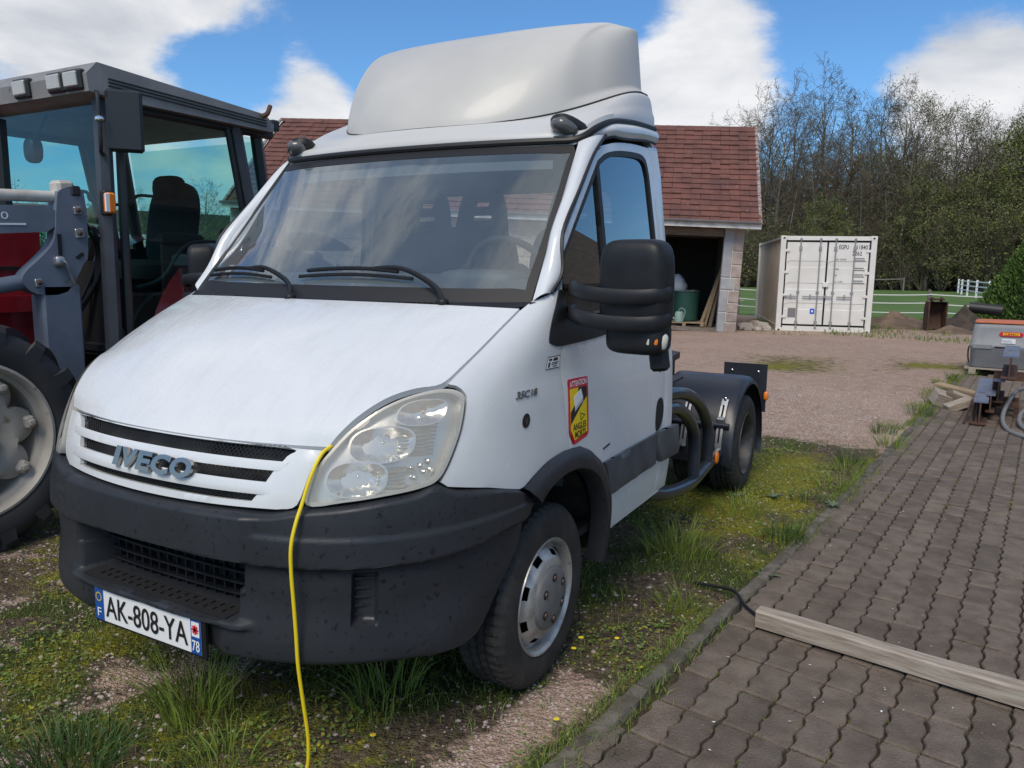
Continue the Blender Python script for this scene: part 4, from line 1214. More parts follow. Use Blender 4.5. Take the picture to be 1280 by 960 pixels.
def ground_material():
    m = bpy.data.materials.new('yard_soil'); m.use_nodes = True; MATS['yard_soil'] = m
    nt = m.node_tree; N = nt.nodes.new; L = nt.links.new; b = nt.nodes['Principled BSDF']
    tc = N('ShaderNodeTexCoord'); at = N('ShaderNodeAttribute'); at.attribute_name = 'cover'
    sp = N('ShaderNodeSeparateColor'); L(at.outputs['Color'], sp.inputs[0])
    def noise(s, d=6, r=.6):
        n = N('ShaderNodeTexNoise'); n.inputs['Scale'].default_value = s; n.inputs['Detail'].default_value = d; n.inputs['Roughness'].default_value = r
        L(tc.outputs['Object'], n.inputs['Vector']); return n.outputs['Fac']
    def ramp(v, *st):
        r_ = N('ShaderNodeValToRGB'); e = r_.color_ramp.elements
        while len(e) < len(st): e.new(.5)
        for q, (p, c) in zip(e, st): q.position = p; q.color = (*c, 1)
        L(v, r_.inputs[0]); return r_.outputs[0]
    def mr(v, a, c):
        r_ = N('ShaderNodeMapRange'); r_.inputs['From Min'].default_value = a; r_.inputs['From Max'].default_value = c; r_.interpolation_type = 'SMOOTHSTEP'; L(v, r_.inputs['Value']); return r_.outputs[0]
    def mix(f, a, c):
        x = N('ShaderNodeMix'); x.data_type = 'RGBA'; L(f, x.inputs['Factor']); L(a, x.inputs['A']); L(c, x.inputs['B']); return x.outputs['Result']
    def ma(op, a, c):
        n = N('ShaderNodeMath'); n.operation = op
        for i, v in enumerate((a, c)):
            if isinstance(v, (int, float)): n.inputs[i].default_value = v
            else: L(v, n.inputs[i])
        return n.outputs[0]
    vo = N('ShaderNodeTexVoronoi'); vo.inputs['Scale'].default_value = 62; L(tc.outputs['Object'], vo.inputs['Vector'])
    vo2 = N('ShaderNodeTexVoronoi'); vo2.inputs['Scale'].default_value = 140; L(tc.outputs['Object'], vo2.inputs['Vector'])
    sc = N('ShaderNodeSeparateColor'); L(vo.outputs['Color'], sc.inputs[0])
    stone = ramp(sc.outputs[0], (0, (.29, .188, .145)), (.45, (.47, .325, .255)), (.8, (.55, .43, .335)), (1, (.62, .56, .47)))
    big = noise(.7, 5); fine = noise(26, 6)
    earth = ramp(fine, (.3, (.045, .033, .021)), (.5, (.115, .086, .058)), (.72, (.23, .178, .125)))
    gravel = mix(mr(noise(5), .42, .60), stone, ramp(fine, (.3, (.26, .166, .125)), (.7, (.55, .392, .305))))
    dirtband = mix(mr(big, .45, .65), gravel, ramp(noise(40), (.3, (.37, .248, .186)), (.7, (.60, .45, .352))))
    moss = ramp(noise(55, 5), (.3, (.080, .082, .011)), (.5, (.21, .20, .020)), (.72, (.38, .355, .028)))
    green = ramp(noise(80, 4), (.3, (.034, .046, .011)), (.6, (.075, .098, .022)), (.8, (.12, .15, .04)))
    base = mix(mr(ma('ADD', sp.outputs[0], ma('MULTIPLY', ma('SUBTRACT', noise(7), .5), 1.7)), .36, .64), earth, dirtband)
    base = mix(mr(ma('ADD', sp.outputs[2], ma('MULTIPLY', ma('SUBTRACT', noise(12), .5), 1.1)), .45, .85), base, green)
    base = mix(mr(ma('ADD', sp.outputs[1], ma('MULTIPLY', ma('SUBTRACT', noise(14), .5), 1.2)), .22, .62), base, moss)
    L(base, b.inputs['Base Color']); b.inputs['Roughness'].default_value = .92; b.inputs['Specular IOR Level'].default_value = .25
    bp = N('ShaderNodeBump'); bp.inputs['Strength'].default_value = 1.0; bp.inputs['Distance'].default_value = .026
    hh = ma('ADD', ma('MULTIPLY', vo.outputs['Distance'], .5), ma('ADD', ma('MULTIPLY', vo2.outputs['Distance'], .35), noise(38, 8)))
    L(hh, bp.inputs['Height']); L(bp.outputs[0], b.inputs['Normal'])
    return m
make_ground()
# ---- meadow and wooded bank
M('meadow_grass', (.055, .115, .016), .9, col2=(.085, .155, .026), vs=.35, col3=(.12, .135, .05), v3=3.0, f3=.58, bump=.6, bs=7, bd=.06)
M('leaf_litter', (.030, .026, .017), .95, col2=(.040, .050, .018), vs=.25, bump=.8, bs=1.5, bd=.3)
def field_z(x, y): return .03+(vnoise(x, y, .12, 41)-.5)*.10*sm(y, 24, 40)
def meadow():
    xs = np.concatenate([np.linspace(-70, -8, 40), np.linspace(-7.5, 14, 80), np.linspace(15, 60, 20)]); ss = np.linspace(0, 1, 60)**1.6
    X = np.repeat(xs[:, None], len(ss), 1)
    y0 = np.where(xs < -2.9, 26.5, 21.4+.32*(xs+2.2))+(vnoise(xs, xs*0, .9, 4)-.5)*1.6
    y0 = np.where(xs > .5, np.maximum(y0, 24.2+(vnoise(xs, xs*0+9, 1.3, 6)-.5)*1.2), y0)
    Y = y0[:, None]+(112-y0[:, None])*ss[None]
    Z = field_z(X, Y); Z[:, 0] = -.02
    o = MB().grid(np.stack([X, Y, Z], -1)).obj('meadow', g['meadow_grass'], None, 180); o['kind'] = 'structure'
    xs = np.linspace(-170, 90, 80); ys = np.linspace(80, 260, 40); X, Y = np.meshgrid(xs, ys, indexing='ij')
    d = np.hypot(X-2, Y+2.5)
    Z = -.3+13.0*sm(d, 92, 190)+(vnoise(X, Y, .06, 44)-.5)*2.0*sm(d, 90, 110)
    Z = np.where(d < 88, -.5, Z)
    o = MB().grid(np.stack([X, Y, Z], -1)).obj('wooded_bank', g['leaf_litter'], None, 180); o['kind'] = 'structure'
meadow()
# ---- block paving
M('paver_concrete', (.118, .090, .069), .9, col2=(.185, .148, .116), vs=9, v0=.3, v1=.7, bump=1.0, bs=110, bd=.012, coord='World', rand=.20, col3=(.25, .22, .19), v3=170, f3=.60)
M('joint_sand', (.045, .032, .021), .95, col2=(.050, .046, .018), vs=5, bump=.6, bs=60)
pa, pb = np.array((.1195, -.0195)), np.array((.0235, .2490))
def paving():
    base = thing_struct('paving')
    ys = np.linspace(-1.9, 12.2, 60)
    P = np.array([[(kerb_x(y)+.03+k*(9-kerb_x(y)), y, -.026) for k in (0, 1)] for y in ys])
    sheet = MB().grid(P).obj('joint_bed', g['joint_sand'], base)
    u, w = pa/2*.945, pb/2*.985
    L_ = []
    zig = [(-1, -.02), (-.78, .12), (-.55, .10), (-.30, -.13), (-.05, -.02), (.20, .12), (.45, .10), (.70, -.13), (1, -.02)]
    for k, d in zig: L_.append(u*(1+d*.85)+w*k)
    for k, d in zig[::-1]: L_.append(-u*(1-d*.85)+w*k)
    O = np.array(L_); n = len(O)
    c = O*.93
    V = [(*q, 0.0) for q in c]+[(*q, -.006) for q in O]+[(*q, -.04) for q in O]
    F = [tuple(range(n))]
    for i in range(n):
        j = (i+1) % n; F += [(i+n, j+n, j, i), (i+2*n, j+2*n, j+n, i+n)]
    me = bpy.data.meshes.new('paver'); me.from_pydata(V, [], F); me.materials.append(g['paver_concrete']); me.update()
    o0 = np.array((1.61, .332)); spots = []
    for j in range(-9, 50):
        for i in range(-12, 34):
            q = o0+pa*(i+.5)+pb*(j+.5)
            if q[0] < kerb_x(q[1])+.022 or q[1] > 11.9: continue
            az = math.atan2(q[0]-2.16, q[1]+2.5)
            if q[1] < -1.6 or q[0] > 5.2: continue
            spots.append(q)
    spots.sort(key=lambda q: (q[0]-2.16)**2+(q[1]+2.5)**2)
    r_ = random.Random(3); rest = MB()
    seen = 0
    for q in spots:
        dz = r_.uniform(-.005, .004)-.030*0; rx, ry, rz = r_.gauss(0, .012), r_.gauss(0, .018), r_.gauss(0, .016)
        s = r_.uniform(.975, 1.0)
        vis = q[1] > -.55 and math.degrees(math.atan2(q[0]-2.16, q[1]+2.5)) < 4.9
        if vis and seen < 298:
            o = link('paver', me, base); o.location = (q[0], q[1], dz); o.rotation_euler = (rx, ry, rz); o.scale = (s, s, 1); seen += 1
        else:
            A = rotm(rx, ry, rz); rest.add(np.array(V)*np.array((s, s, 1)) @ A.T+np.array((q[0], q[1], dz)), F)
    o = rest.obj('paver_rest', g['paver_concrete'], base, None); o['kind'] = 'stuff'
def thing_struct(name):
    o = bpy.data.objects.new(name, None); COL.objects.link(o); o['kind'] = 'structure'; return o
paving()
M('kerb_concrete', (.15, .132, .108), .9, coord='World', col2=(.075, .066, .048), vs=9, bump=.8, bs=60, bd=.006, rand=.15, col3=(.055, .060, .018), v3=14, f3=.62)
def kerbs():
    base = thing_struct('kerb')
    L = np.concatenate([[0], np.cumsum(np.linalg.norm(np.diff(KERB, axis=0), axis=1))])
    at = lambda s: np.array((np.interp(s, L, KERB[:, 0]), np.interp(s, L, KERB[:, 1])))
    s = .2; r_ = random.Random(8)
    while s < L[-1]-.3:
        e = s+r_.uniform(.92, 1.0)
        rows = []
        for q in np.linspace(s, e-.012, 22):
            p = at(q); t = at(q+.01)-at(q-.01); t /= np.linalg.norm(t); nrm = np.array((t[1], -t[0]))
            h = .010+.006*math.sin(q*7.3)+r_.uniform(-.003, .003)
            prof = [(-.034, -.06), (-.033, h-.010), (-.026, h-.001), (0, h+.001), (.024, h-.001), (.031, h-.010), (.032, -.06)]
            rows.append([(*(p+nrm*(a+r_.uniform(-.004, .004))), z+r_.uniform(-.004, .004)) for a, z in prof])
        b = MB().grid(np.array(rows)); k = len(prof); n = len(rows)*k
        b.add(rows[0], [tuple(range(k))]); b.add(rows[-1], [tuple(range(k))[::-1]])
        b.obj('kerb_stone', g['kerb_concrete'], base, 35); s = e
kerbs()

# ================================================================ GARAGE
M('roof_clay', (.170, .066, .048), .82, col2=(.110, .048, .039), vs=2.2, v0=.3, v1=.7, bump=.4, bs=30, coord='World', rand=.09, col3=(.26, .17, .14), v3=11, f3=.63)
M('verge_lichen', (.34, .31, .28), .9, col2=(.20, .12, .10), vs=9)
M('stone_pink', (.40, .33, .29), .9, coord='World', col2=(.30, .24, .21), vs=5, bump=.6, bs=30, bd=.01, rand=.12)
M('stone_grey', (.36, .36, .36), .9, coord='World', col2=(.29, .30, .31), vs=5, bump=.5, bs=30, bd=.01, rand=.08)
M('mortar', (.60, .56, .50), .95, bump=.4, bs=40)
M('zinc_gutter', (.24, .26, .28), .45, .5, col2=(.30, .31, .32), vs=3)
M('fascia_white', (.72, .69, .63), .7, col2=(.5, .47, .43), vs=4)
M('old_timber', (.20, .155, .115), .85, col2=(.12, .09, .065), vs=3, stretch=(1, 1, 10), bump=.4, bs=20)
M('garage_floor', (.22, .18, .155), .95, col2=(.15, .12, .10), vs=4, bump=.5, bs=20)
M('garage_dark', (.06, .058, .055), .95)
def garage():
    e = np.array((math.cos(BLD_A), math.sin(BLD_A), 0.)); bk = np.array((-math.sin(BLD_A), math.cos(BLD_A), 0.)); up = np.array((0, 0, 1.))
    u2 = up+BLD_T*e; e2 = e-BLD_T*up
    m4 = np.eye(4); m4[:3, 0] = e2; m4[:3, 1] = bk; m4[:3, 2] = u2; m4[:3, 3] = (-2.60, 18.12, 0)
    mw = Matrix(m4.tolist())
    r = thing('garage', 'long stone garage with red tiled roof and dark open bay behind the white truck', 'building')
    r.matrix_world = mw
    L, ov, hl, ze, zr, dr, zl = 14.4, .331, .352, 2.702, 5.643, 3.159, 2.656
    # corner pier: mortar core, stones proud of it
    core = box_obj('pier', (-.25, .16, zl/2), (.48, .30, zl-.02), g['mortar'], r)
    S_ = [(-.26, -.0, 2.08, 2.62, 1), (-.26, 0, 1.74, 2.07, 1), (-.26, 0, 1.41, 1.73, 1), (-.155, 0, 1.09, 1.40, 1), (-.275, 0, .76, 1.08, 1), (-.285, 0, .50, .75, 1), (-.285, 0, .26, .49, 1), (-.30, 0, -.02, .25, 1),
          (-.50, -.27, 1.41, 2.62, 0), (-.50, -.165, 1.09, 1.40, 0), (-.50, -.285, .52, 1.08, 0), (-.50, -.295, -.02, .51, 0)]
    for a0, a1, z0, z1, k in S_:
        MB().box(((a0+a1)/2, .150, (z0+z1)/2), (a1-a0-.012, .33, z1-z0-.018), None, 0, .012).obj('stone', g['stone_pink'] if k else g['stone_grey'], core, 30)
    # front wall beyond the open bay, built of blocks (seen through the truck's windows)
    wall = box_obj('front_wall', (-(3.9+L)/2, .16, zl/2), (L-3.9, .22, zl), g['mortar'], r)
    r_ = random.Random(5); blk = MB(); row = 0; z = .0
    while z < zl-.1:
        h = .24; a = -L+.02+(row % 2)*.22
        while a < -3.95:
            w = min(r_.uniform(.38, .52), -3.92-a)
            if w > .12: blk.box((a+w/2, .045, z+h/2), (w-.018, .04, h-.018), None, 0, .006)
            a += w
        z += h; row += 1
    o = blk.obj('wall_blocks', g['stone_pink'], wall, 30); o['kind'] = 'stuff'
    gable = [(0.27, 0), (dr*2-.05, 0), (dr*2-.05, zl), (dr, zr-.12), (0.27, zl)]
    for a in (-.26, -L):
        b = MB(); b.prism([(p, q) for p, q in gable], 0, a, a+.22); b.obj('gable_wall', g['stone_pink'], r)
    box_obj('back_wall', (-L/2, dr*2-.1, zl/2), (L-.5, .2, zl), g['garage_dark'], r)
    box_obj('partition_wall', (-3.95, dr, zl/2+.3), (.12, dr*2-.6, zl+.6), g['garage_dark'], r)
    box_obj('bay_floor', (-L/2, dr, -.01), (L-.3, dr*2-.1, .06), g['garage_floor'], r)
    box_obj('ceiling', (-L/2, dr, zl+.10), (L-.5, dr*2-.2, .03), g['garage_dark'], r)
    box_obj('lintel', (-2.22, .16, 2.545), (3.42, .24, .20), g['old_timber'], r)
    box_obj('wall_plate', (-L/2-.1, .10, 2.69), (L-.1, .30, .06), g['old_timber'], r)
    # fascia, gutter
    box_obj('fascia_board', (ov-L/2-.17, -hl-.045, ze-.005), (L+.36, .03, .115), g['fascia_white'], r)
    gt = MB(); A = Matrix.Translation((ov+.0, -hl-.105, ze+.115)) @ Matrix.Rotation(-math.pi/2, 4, 'Y')
    gt.lathe([(.065, 0), (.065, L+.34)], 16, A, a0=R(90), a1=R(270)); gt.obj('gutter', g['zinc_gutter'], r)
    box_obj('soffit', (ov-L/2-.17, -hl/2+.03, ze+.02), (L+.3, hl, .02), g['fascia_white'], r)
    # roof slopes with single tiles
    sl = math.hypot(dr+hl, zr-ze); pitch = math.atan2(zr-ze, dr+hl); rows = 19; gauge = sl/rows; tw = .25; cols = int((L+.34)/tw)
    rf = MB(); th = .05
    rf.prism([(-hl, ze+.03), (dr, zr-.03), (2*dr+hl, ze+.03), (2*dr+hl, ze-.02), (dr, zr-.09), (-hl, ze-.02)], 0, ov-L-.34+.02, ov-.02)
    roof_ = rf.obj('roof', g['roof_clay'], r)
    tb = MB().box((0, 0, 0), (tw-.0015, gauge*1.16, .042), None, 0, .004)
    me = bpy.data.meshes.new('roof_tile'); me.from_pydata(tb.v, [], tb.f); me.materials.append(g['roof_clay']); me.update()
    rest = MB(); n = 0
    for j in range(rows):
        for i in range(cols):
            a = ov-tw*(i+.5)-.004; s = (j+.5)*gauge
            y = -hl-.03+s*math.cos(pitch); z = ze+.055+s*math.sin(pitch)
            rot = (pitch-.135+r_.gauss(0, .006), r_.gauss(0, .006), r_.gauss(0, .004)); loc = (a+r_.gauss(0, .003), y+r_.gauss(0, .006), z+r_.gauss(0, .005))
            if (i < 10 or i >= cols-5) and n < 296:
                o = link('roof_tile', me, roof_); o.location = loc; o.rotation_euler = rot; n += 1
            else: rest.add(np.array(tb.v) @ rotm(*rot).T+np.array(loc), tb.f)
    o = rest.obj('roof_tile_rest', g['roof_clay'], roof_, None); o['kind'] = 'stuff'
    a = ov
    while a > ov-L-.3:
        MB().lathe([(.11, 0), (.115, .33)], 10, Matrix.Translation((a, dr, zr-.03)) @ Matrix.Rotation(-math.pi/2, 4, 'Y'), a0=R(-90), a1=R(90)).obj('ridge_tile', g['roof_clay'], roof_); a -= .32
    for aa in (ov-.01, ov-L-.32):
        b = MB()
        for j in range(rows):
            s = (j+.5)*gauge; b.box((aa, -hl-.03+s*math.cos(pitch), ze+.062+s*math.sin(pitch)), (.085, gauge*1.1, .05), rotm(pitch-.05), 0, .008)
        b.obj('verge_tiles', g['verge_lichen'], roof_, 30)
    # back slope
    b = MB()
    for j in range(rows):
        s = (j+.5)*gauge; b.box((ov-L/2-.17, 2*dr+hl+.03-s*math.cos(pitch), ze+.055+s*math.sin(pitch)), (L+.34, gauge*1.16, .022), rotm(-pitch+.075))
    o = b.obj('rear_tile_courses', g['roof_clay'], roof_)
    return mw
GM = garage()
def gpt(a, b, z): return tuple(GM @ Vector((a, b, z)))
# ---- things in the open bay
M('barrel_green', (.022, .085, .060), .5, col2=(.03, .10, .075), vs=5)
M('can_green', (.21, .33, .29), .6, col2=(.27, .38, .34), vs=8)
M('clear_bag', (.62, .62, .63), .35, bump=.9, bs=14, bd=.03)
M('pallet_wood', (.36, .27, .17), .85, col2=(.26, .19, .12), vs=6, stretch=(1, 1, 6))
M('rock_pale', (.42, .37, .32), .9, col2=(.30, .26, .22), vs=4, bump=.7, bs=16, bd=.03, rand=.15)
bar = thing('water_butt', 'dark green plastic water butt filled to the rim inside the garage bay', 'barrel', gpt(-1.25, 1.62, .13))
MB().lathe([(.0, 0), (.30, 0), (.325, .03), (.36, .80), (.375, .81), (.375, .845), (.355, .845), (.345, .78), (0, .78)], 32).obj('butt_body', g['barrel_green'], bar)
b = MB(); r_ = random.Random(2)
for k in range(26): b.ellipsoid((r_.uniform(-.24, .24), r_.uniform(-.24, .24), .80+r_.uniform(0, .05)), (.06, .06, .035), .8, 7, 5)
b.obj('contents', g['rock_pale'], bar)
b = MB().ellipsoid((0, 0, 0), (.26, .22, .30), .85, 22, 16); V = np.array(b.v); V *= (1+.28*(vnoise(V[:, 0]*3+V[:, 2]*4, V[:, 1]*3+V[:, 2], 3, 4)-.5))[:, None]; V[:, 0] *= 1-.5*np.clip(V[:, 2]/.3, 0, 1); b.v = [tuple(q) for q in V]
o = b.obj('plastic_bag', g['clear_bag'], None, 60); o.location = gpt(-1.55, 1.66, 1.14); tag(o, 'crumpled clear plastic bag lying on the green water butt', 'bag')
wc = thing('watering_can', 'small pale green watering can standing in front of the water butt', 'watering can', gpt(-1.44, 1.02, .125))
MB().lathe([(0, 0), (.125, 0), (.13, .02), (.12, .24), (.085, .29), (.08, .29)], 24).obj('can_body', g['can_green'], wc)
MB().tube(cr([(-.10, 0, .05), (-.20, 0, .14), (-.26, 0, .33)], 5), [.025]*6+[.02]*5, 8).obj('spout', g['can_green'], wc)
MB().tube(cr([(-.03, 0, .29), (.05, 0, .38), (.16, 0, .30), (.125, 0, .10)], 6), .012, 8).obj('handle', g['can_green'], wc)
pl = thing('pallet', 'low wooden pallet under the watering can and water butt', 'pallet', gpt(-1.30, 1.38, .02), (0, 0, BLD_A))
for k in range(6): box_obj('deck_board', (0, -.45+k*.18, .095), (1.1, .11, .02), g['pallet_wood'], pl)
for x in (-.48, 0, .48): box_obj('bearer', (x, 0, .045), (.09, 1.0, .08), g['pallet_wood'], pl)
for k, (a, tz, lab) in enumerate(((-.98, 2.05, 'longest pale plank leaning against the pier inside the garage bay'), (-.84, 1.75, 'brown plank leaning nearest the grey pier in the garage bay'), (-1.10, 1.55, 'short dark plank leaning leftmost beside the garage pier'))):
    P0 = Vector(gpt(a+.24, 1.15, .03)); P1 = Vector(gpt(-.34-.04*k, 1.30+.08*k, tz)); d = (P1-P0)
    o = box_obj('leaning_plank', (0, 0, d.length/2), (.12, .03, d.length), g['pallet_wood'] if k != 1 else g['old_timber'])
    o.matrix_world = Matrix.Translation(P0) @ d.to_track_quat('Z', 'Y').to_matrix().to_4x4()
    tag(o, lab, 'plank', 'planks leaning in the garage')
def rock(loc, s, lab, grp, seed, mat='rock_pale', name='rock'):
    b = MB().ellipsoid((0, 0, 0), (s[0], s[1], s[2]), .8, 14, 9); V = np.array(b.v); V *= (1+.6*(vnoise(V[:, 0]/s[0]+seed, V[:, 1]/s[1]+V[:, 2]/s[2]*1.7, 1.3, seed)-.5))[:, None]; b.v = [tuple(q) for q in V]
    o = b.obj(name, g[mat], None, 25); o.location = loc; o.rotation_euler = (0, 0, seed*1.3); tag(o, lab, 'rock', grp); return o
for k, (x, y, s, lab) in enumerate(((-2.35, 19.55, .24, 'largest pale rock between garage pier and container'), (-2.62, 19.35, .19, 'pale rock lying closest to the garage pier'), (-2.08, 19.35, .16, 'pale rock lying closest to the white container'), (-2.48, 19.05, .11, 'small pale rock in front of the rock pile'), (-2.20, 19.0, .10, 'smallest pale rock nearest the gravel road'))):
    rock((x, y, s*.35), (s*1.3, s, s*.75), lab, 'rocks beside the container', k+2)

# ================================================================ CONTAINER
M('container_white', (.78, .77, .73), .5, col2=(.70, .685, .64), vs=1.5, rvar=.1, col3=(.40, .32, .24), v3=12, f3=.74)
M('container_cream', (.64, .57, .47), .55, col2=(.57, .50, .41), vs=1.2, rvar=.1)
M('bar_steel', (.36, .36, .36), .45, .4)
M('blue_label', (.02, .12, .62), .5)
M('grey_label', (.20, .20, .20), .6)
M('paint_black', (.015, .015, .015), .6)
def container():
    ang = .2976; T_ = .0033
    e = np.array((math.cos(ang), math.sin(ang), 0)); bk = np.array((-e[1], e[0], 0)); u = np.array((0, 0, 1.))+T_*e
    m4 = np.eye(4); m4[:3, 0] = e-T_*np.array((0, 0, 1.)); m4[:3, 1] = bk; m4[:3, 2] = u; m4[:3, 3] = (-1.904, 19.707, -.0366)
    r = thing('shipping_container', 'white steel shipping container with closed double doors facing the yard', 'container'); r.matrix_world = Matrix(m4.tolist())
    Wd, Ln, Hh = 2.438, 6.06, 2.591
    for x in (.075, Wd-.075):
        for y in (.075, Ln-.075): box_obj('corner_post', (x, y, Hh/2), (.14, .14, Hh-.22), g['container_white'], r, bev=.01)
    for x in (.09, Wd-.09):
        for y in (.085, Ln-.085):
            for z in (.06, Hh-.06):
                c = box_obj('corner_casting', (x, y, z), (.175, .165, .118), g['container_white'], r, bev=.012)
                if y < 1: MB().ellipsoid((x, y-.083, z), (.030, .006, .022), .6, 12, 6).obj('casting_hole', g['matt_black'], c)
    for y, nm in ((.06, 'door_sill'), (Ln-.06, 'rear_sill')): box_obj(nm, (Wd/2, y, .095), (Wd-.36, .10, .15), g['container_white'], r)
    for y, nm in ((.06, 'door_header'), (Ln-.06, 'rear_header')): box_obj(nm, (Wd/2, y, Hh-.06), (Wd-.36, .10, .11), g['container_white'], r)
    for x in (.05, Wd-.05):
        box_obj('bottom_rail', (x, Ln/2, .10), (.06, Ln-.34, .16), g['container_cream'], r); box_obj('top_rail', (x, Ln/2, Hh-.05), (.06, Ln-.34, .07), g['container_cream'], r)
        ys = []; y = .17; st = [(.0, 0), (.072, 0), (.14, .036), (.21, .036)]
        while y < Ln-.2:
            for dy, dx in st: ys.append((y+dy, dx))
            y += .278
        s = 1 if x < 1 else -1
        P = np.array([[(x+s*(.0+dx), min(yy, Ln-.16), z) for z in (.17, Hh-.08)] for yy, dx in ys])
        MB().grid(P).obj('side_panel', g['container_cream'], r, None)
    box_obj('roof_panel', (Wd/2, Ln/2, Hh-.03), (Wd-.1, Ln-.3, .03), g['container_cream'], r)
    box_obj('end_wall', (Wd/2, Ln-.12, Hh/2), (Wd-.2, .05, Hh-.25), g['container_white'], r)
    box_obj('floor_frame', (Wd/2, Ln/2, .12), (Wd-.1, Ln-.3, .1), g['matt_black'], r)
    z0, z1 = .21, Hh-.155
    box_obj('door_gasket', (Wd/2, .130, (z0+z1)/2), (Wd-.27, .02, z1-z0+.05), g['rubber_seal'], r)
    for s in (0, 1):
        xa = .185 if s == 0 else Wd/2+.024; xb = Wd/2-.024 if s == 0 else Wd-.185
        ribs = [(.62, .80), (1.16, 1.34), (1.75, 1.93)]
        zz = [(z0+.012, .0)]
        for a, b_ in ribs: zz += [(a, 0), (a+.045, .055), (b_-.045, .055), (b_, 0)]
        zz += [(z1-.012, .0)]
        P = np.array([[(x, .045+(d if 0 < i < 3 else 0), z) for i, x in enumerate((xa, xa+.10, xb-.10, xb))] for z, d in zz])
        d = MB().grid(P).obj('door', g['container_white'], r, None)
        box_obj('door_edge', ((xa+xb)/2, .072, (z0+z1)/2), (xb-xa, .03, z1-z0-.03), g['container_white'], d)
        hx = .12 if s == 0 else Wd-.12
        for z in (.42, 1.0, 1.62, 2.20): box_obj('hinge', (hx+(.05 if s == 0 else -.05), .028, z), (.17, .025, .07), g['container_white'], d, bev=.006)
        for k in range(2):
            x = (xa+.34, xb-.17)[k] if s == 0 else (xa+.17, xb-.36)[k]
            lb_ = MB().tube([(x, .012, .12), (x, .012, Hh-.06)], .017, 10).obj('lock_bar', g['bar_steel'], d)
            for z in (.14, Hh-.075): box_obj('cam', (x, .012, z), (.06, .05, .04), g['bar_steel'], lb_)
            for z in (.27, 1.10, 2.27): box_obj('bar_bracket', (x, .016, z), (.075, .04, .10 if z != 1.10 else .04), g['bar_steel'], lb_, bev=.006)
            hs = 1 if k == 0 else -1
            hd = box_obj('handle', (x-.20, -.006, .975), (.36, .018, .03), g['bar_steel'], lb_)
            box_obj('handle_catch', (x-.18, .010, .985), (.035, .04, .10), g['bar_steel'], lb_)
    MB().box((Wd/2, .014, 1.30), (.15, .05, .13), None, 0, .01).obj('lock_box', g['container_white'], r)
    f = plane_fn((0, .0435, 0), (1, 0, 0), (0, 0, 1)); f.n = np.array((0, -1., 0))
    text_on('serial_writing', 'EGPU', f, 1.50, 2.245, .24, .115, g['paint_black'], r, off=.002, bold=.01)
    text_on('serial_writing', '211840', f, 1.87, 2.245, .34, .115, g['paint_black'], r, off=.002, bold=.01)
    text_on('serial_writing', '3', f, 2.235, 2.245, .055, .115, g['paint_black'], r, off=.002, bold=.01)
    text_on('size_writing', '2262', f, 1.84, 2.085, .24, .105, g['paint_black'], r, off=.002, bold=.01)
    for z, a, n1, n2 in ((1.955, 1.40, 'MAX. GROSS', ''), (1.70, 1.41, 'TARE', ''), (1.53, 1.41, 'NET', ''), (1.365, 1.41, 'CU. CAP.', '')):
        text_on('weight_writing', n1, f, a, z, .030*len(n1), .042, g['paint_black'], r, off=.004)
        for k in range(2): box_obj('weight_figures', (2.03, .040, z+.055*k-.005), (.30-.06*k, .004, .026), g['grey_label'], r)
    box_obj('data_plate', (.40, .040, .62-.09), (.20, .008, .25), g['grey_label'], r)
    box_obj('blue_sticker', (.93, .040, .58), (.12, .008, .14), g['blue_label'], r); 
    box_obj('blue_sticker_mark', (.93, .035, .58), (.05, .004, .05), g['sticker_white'], r)
container()

# ================================================================ SMALLER THINGS IN THE YARD
M('weathered_wood', (.42, .37, .31), .85, col2=(.25, .20, .155), vs=5, v0=.3, v1=.7, stretch=(1.2, 14, 14), bump=.7, bs=18, bd=.004, col3=(.10, .075, .055), v3=3.2, f3=.68)
def timber():
    A = Vector((1.545, .905, .012)); B = Vector((3.15, .616, .012)); d = (B-A); L = d.length
    t = MB(); n = 24
    rows = []
    for k in range(n+1):
        x = L*k/n; w = .033+.002*math.sin(x*9); h = .075+.002*math.sin(x*6+1)
        rows.append([(x, -w, .0), (x, -w-.001, h-.008), (x, -w+.006, h), (x, w-.005, h+.001), (x, w, h-.007), (x, w, 0)])
    b = MB().grid(np.array(rows)); k = 6
    b.add(rows[0], [tuple(range(k))]); b.add(rows[-1], [tuple(range(k))[::-1]])
    o = b.obj('timber_beam', g['weathered_wood'], None, 40); o.location = A; o.rotation_euler = (0, 0, math.atan2(d.y, d.x))
    tag(o, 'weathered square timber lying across the block paving', 'timber')
timber()
M('cord_yellow', (.82, .62, .015), .45)
M('cable_black', (.012, .012, .014), .5)
def cord():
    c = thing('extension_cord', 'yellow cord hanging from the bonnet edge over the bumper to the ground', 'cord', (.62, -.85, 1.03))
    pts = [(.618, -.795, 1.036), (.616, -.838, 1.016), (.610, -.878, .955), (.603, -.905, .885), (.600, -.928, .835), (.596, -.945, .77), (.594, -.945, .69), (.595, -.94, .60), (.596, -.935, .50), (.596, -.93, .40), (.597, -.915, .28), (.598, -.90, .16), (.588, -.895, .06), (.565, -.90, .018), (.54, -.915, .012)]
    q = np.array(cr(pts, 6))-np.array((.62, -.85, 1.03))
    MB().tube(q, .0055, 10).obj('cord_sleeve', g['cord_yellow'], c)
    e = q[-1]; MB().tube([e, e+np.array((-.022, -.016, 0))], .009, 10).obj('cord_end', g['sticker_white'], c)
cord()
o = MB().tube(cr([(1.18, 1.20, .02), (1.30, 1.17, .035), (1.39, 1.13, .045), (1.46, 1.05, .02), (1.58, .93, .012)], 6), .008, 8).obj('black_cable', g['cable_black']); tag(o, 'thin black cable running over the kerb to the timber end', 'cable')
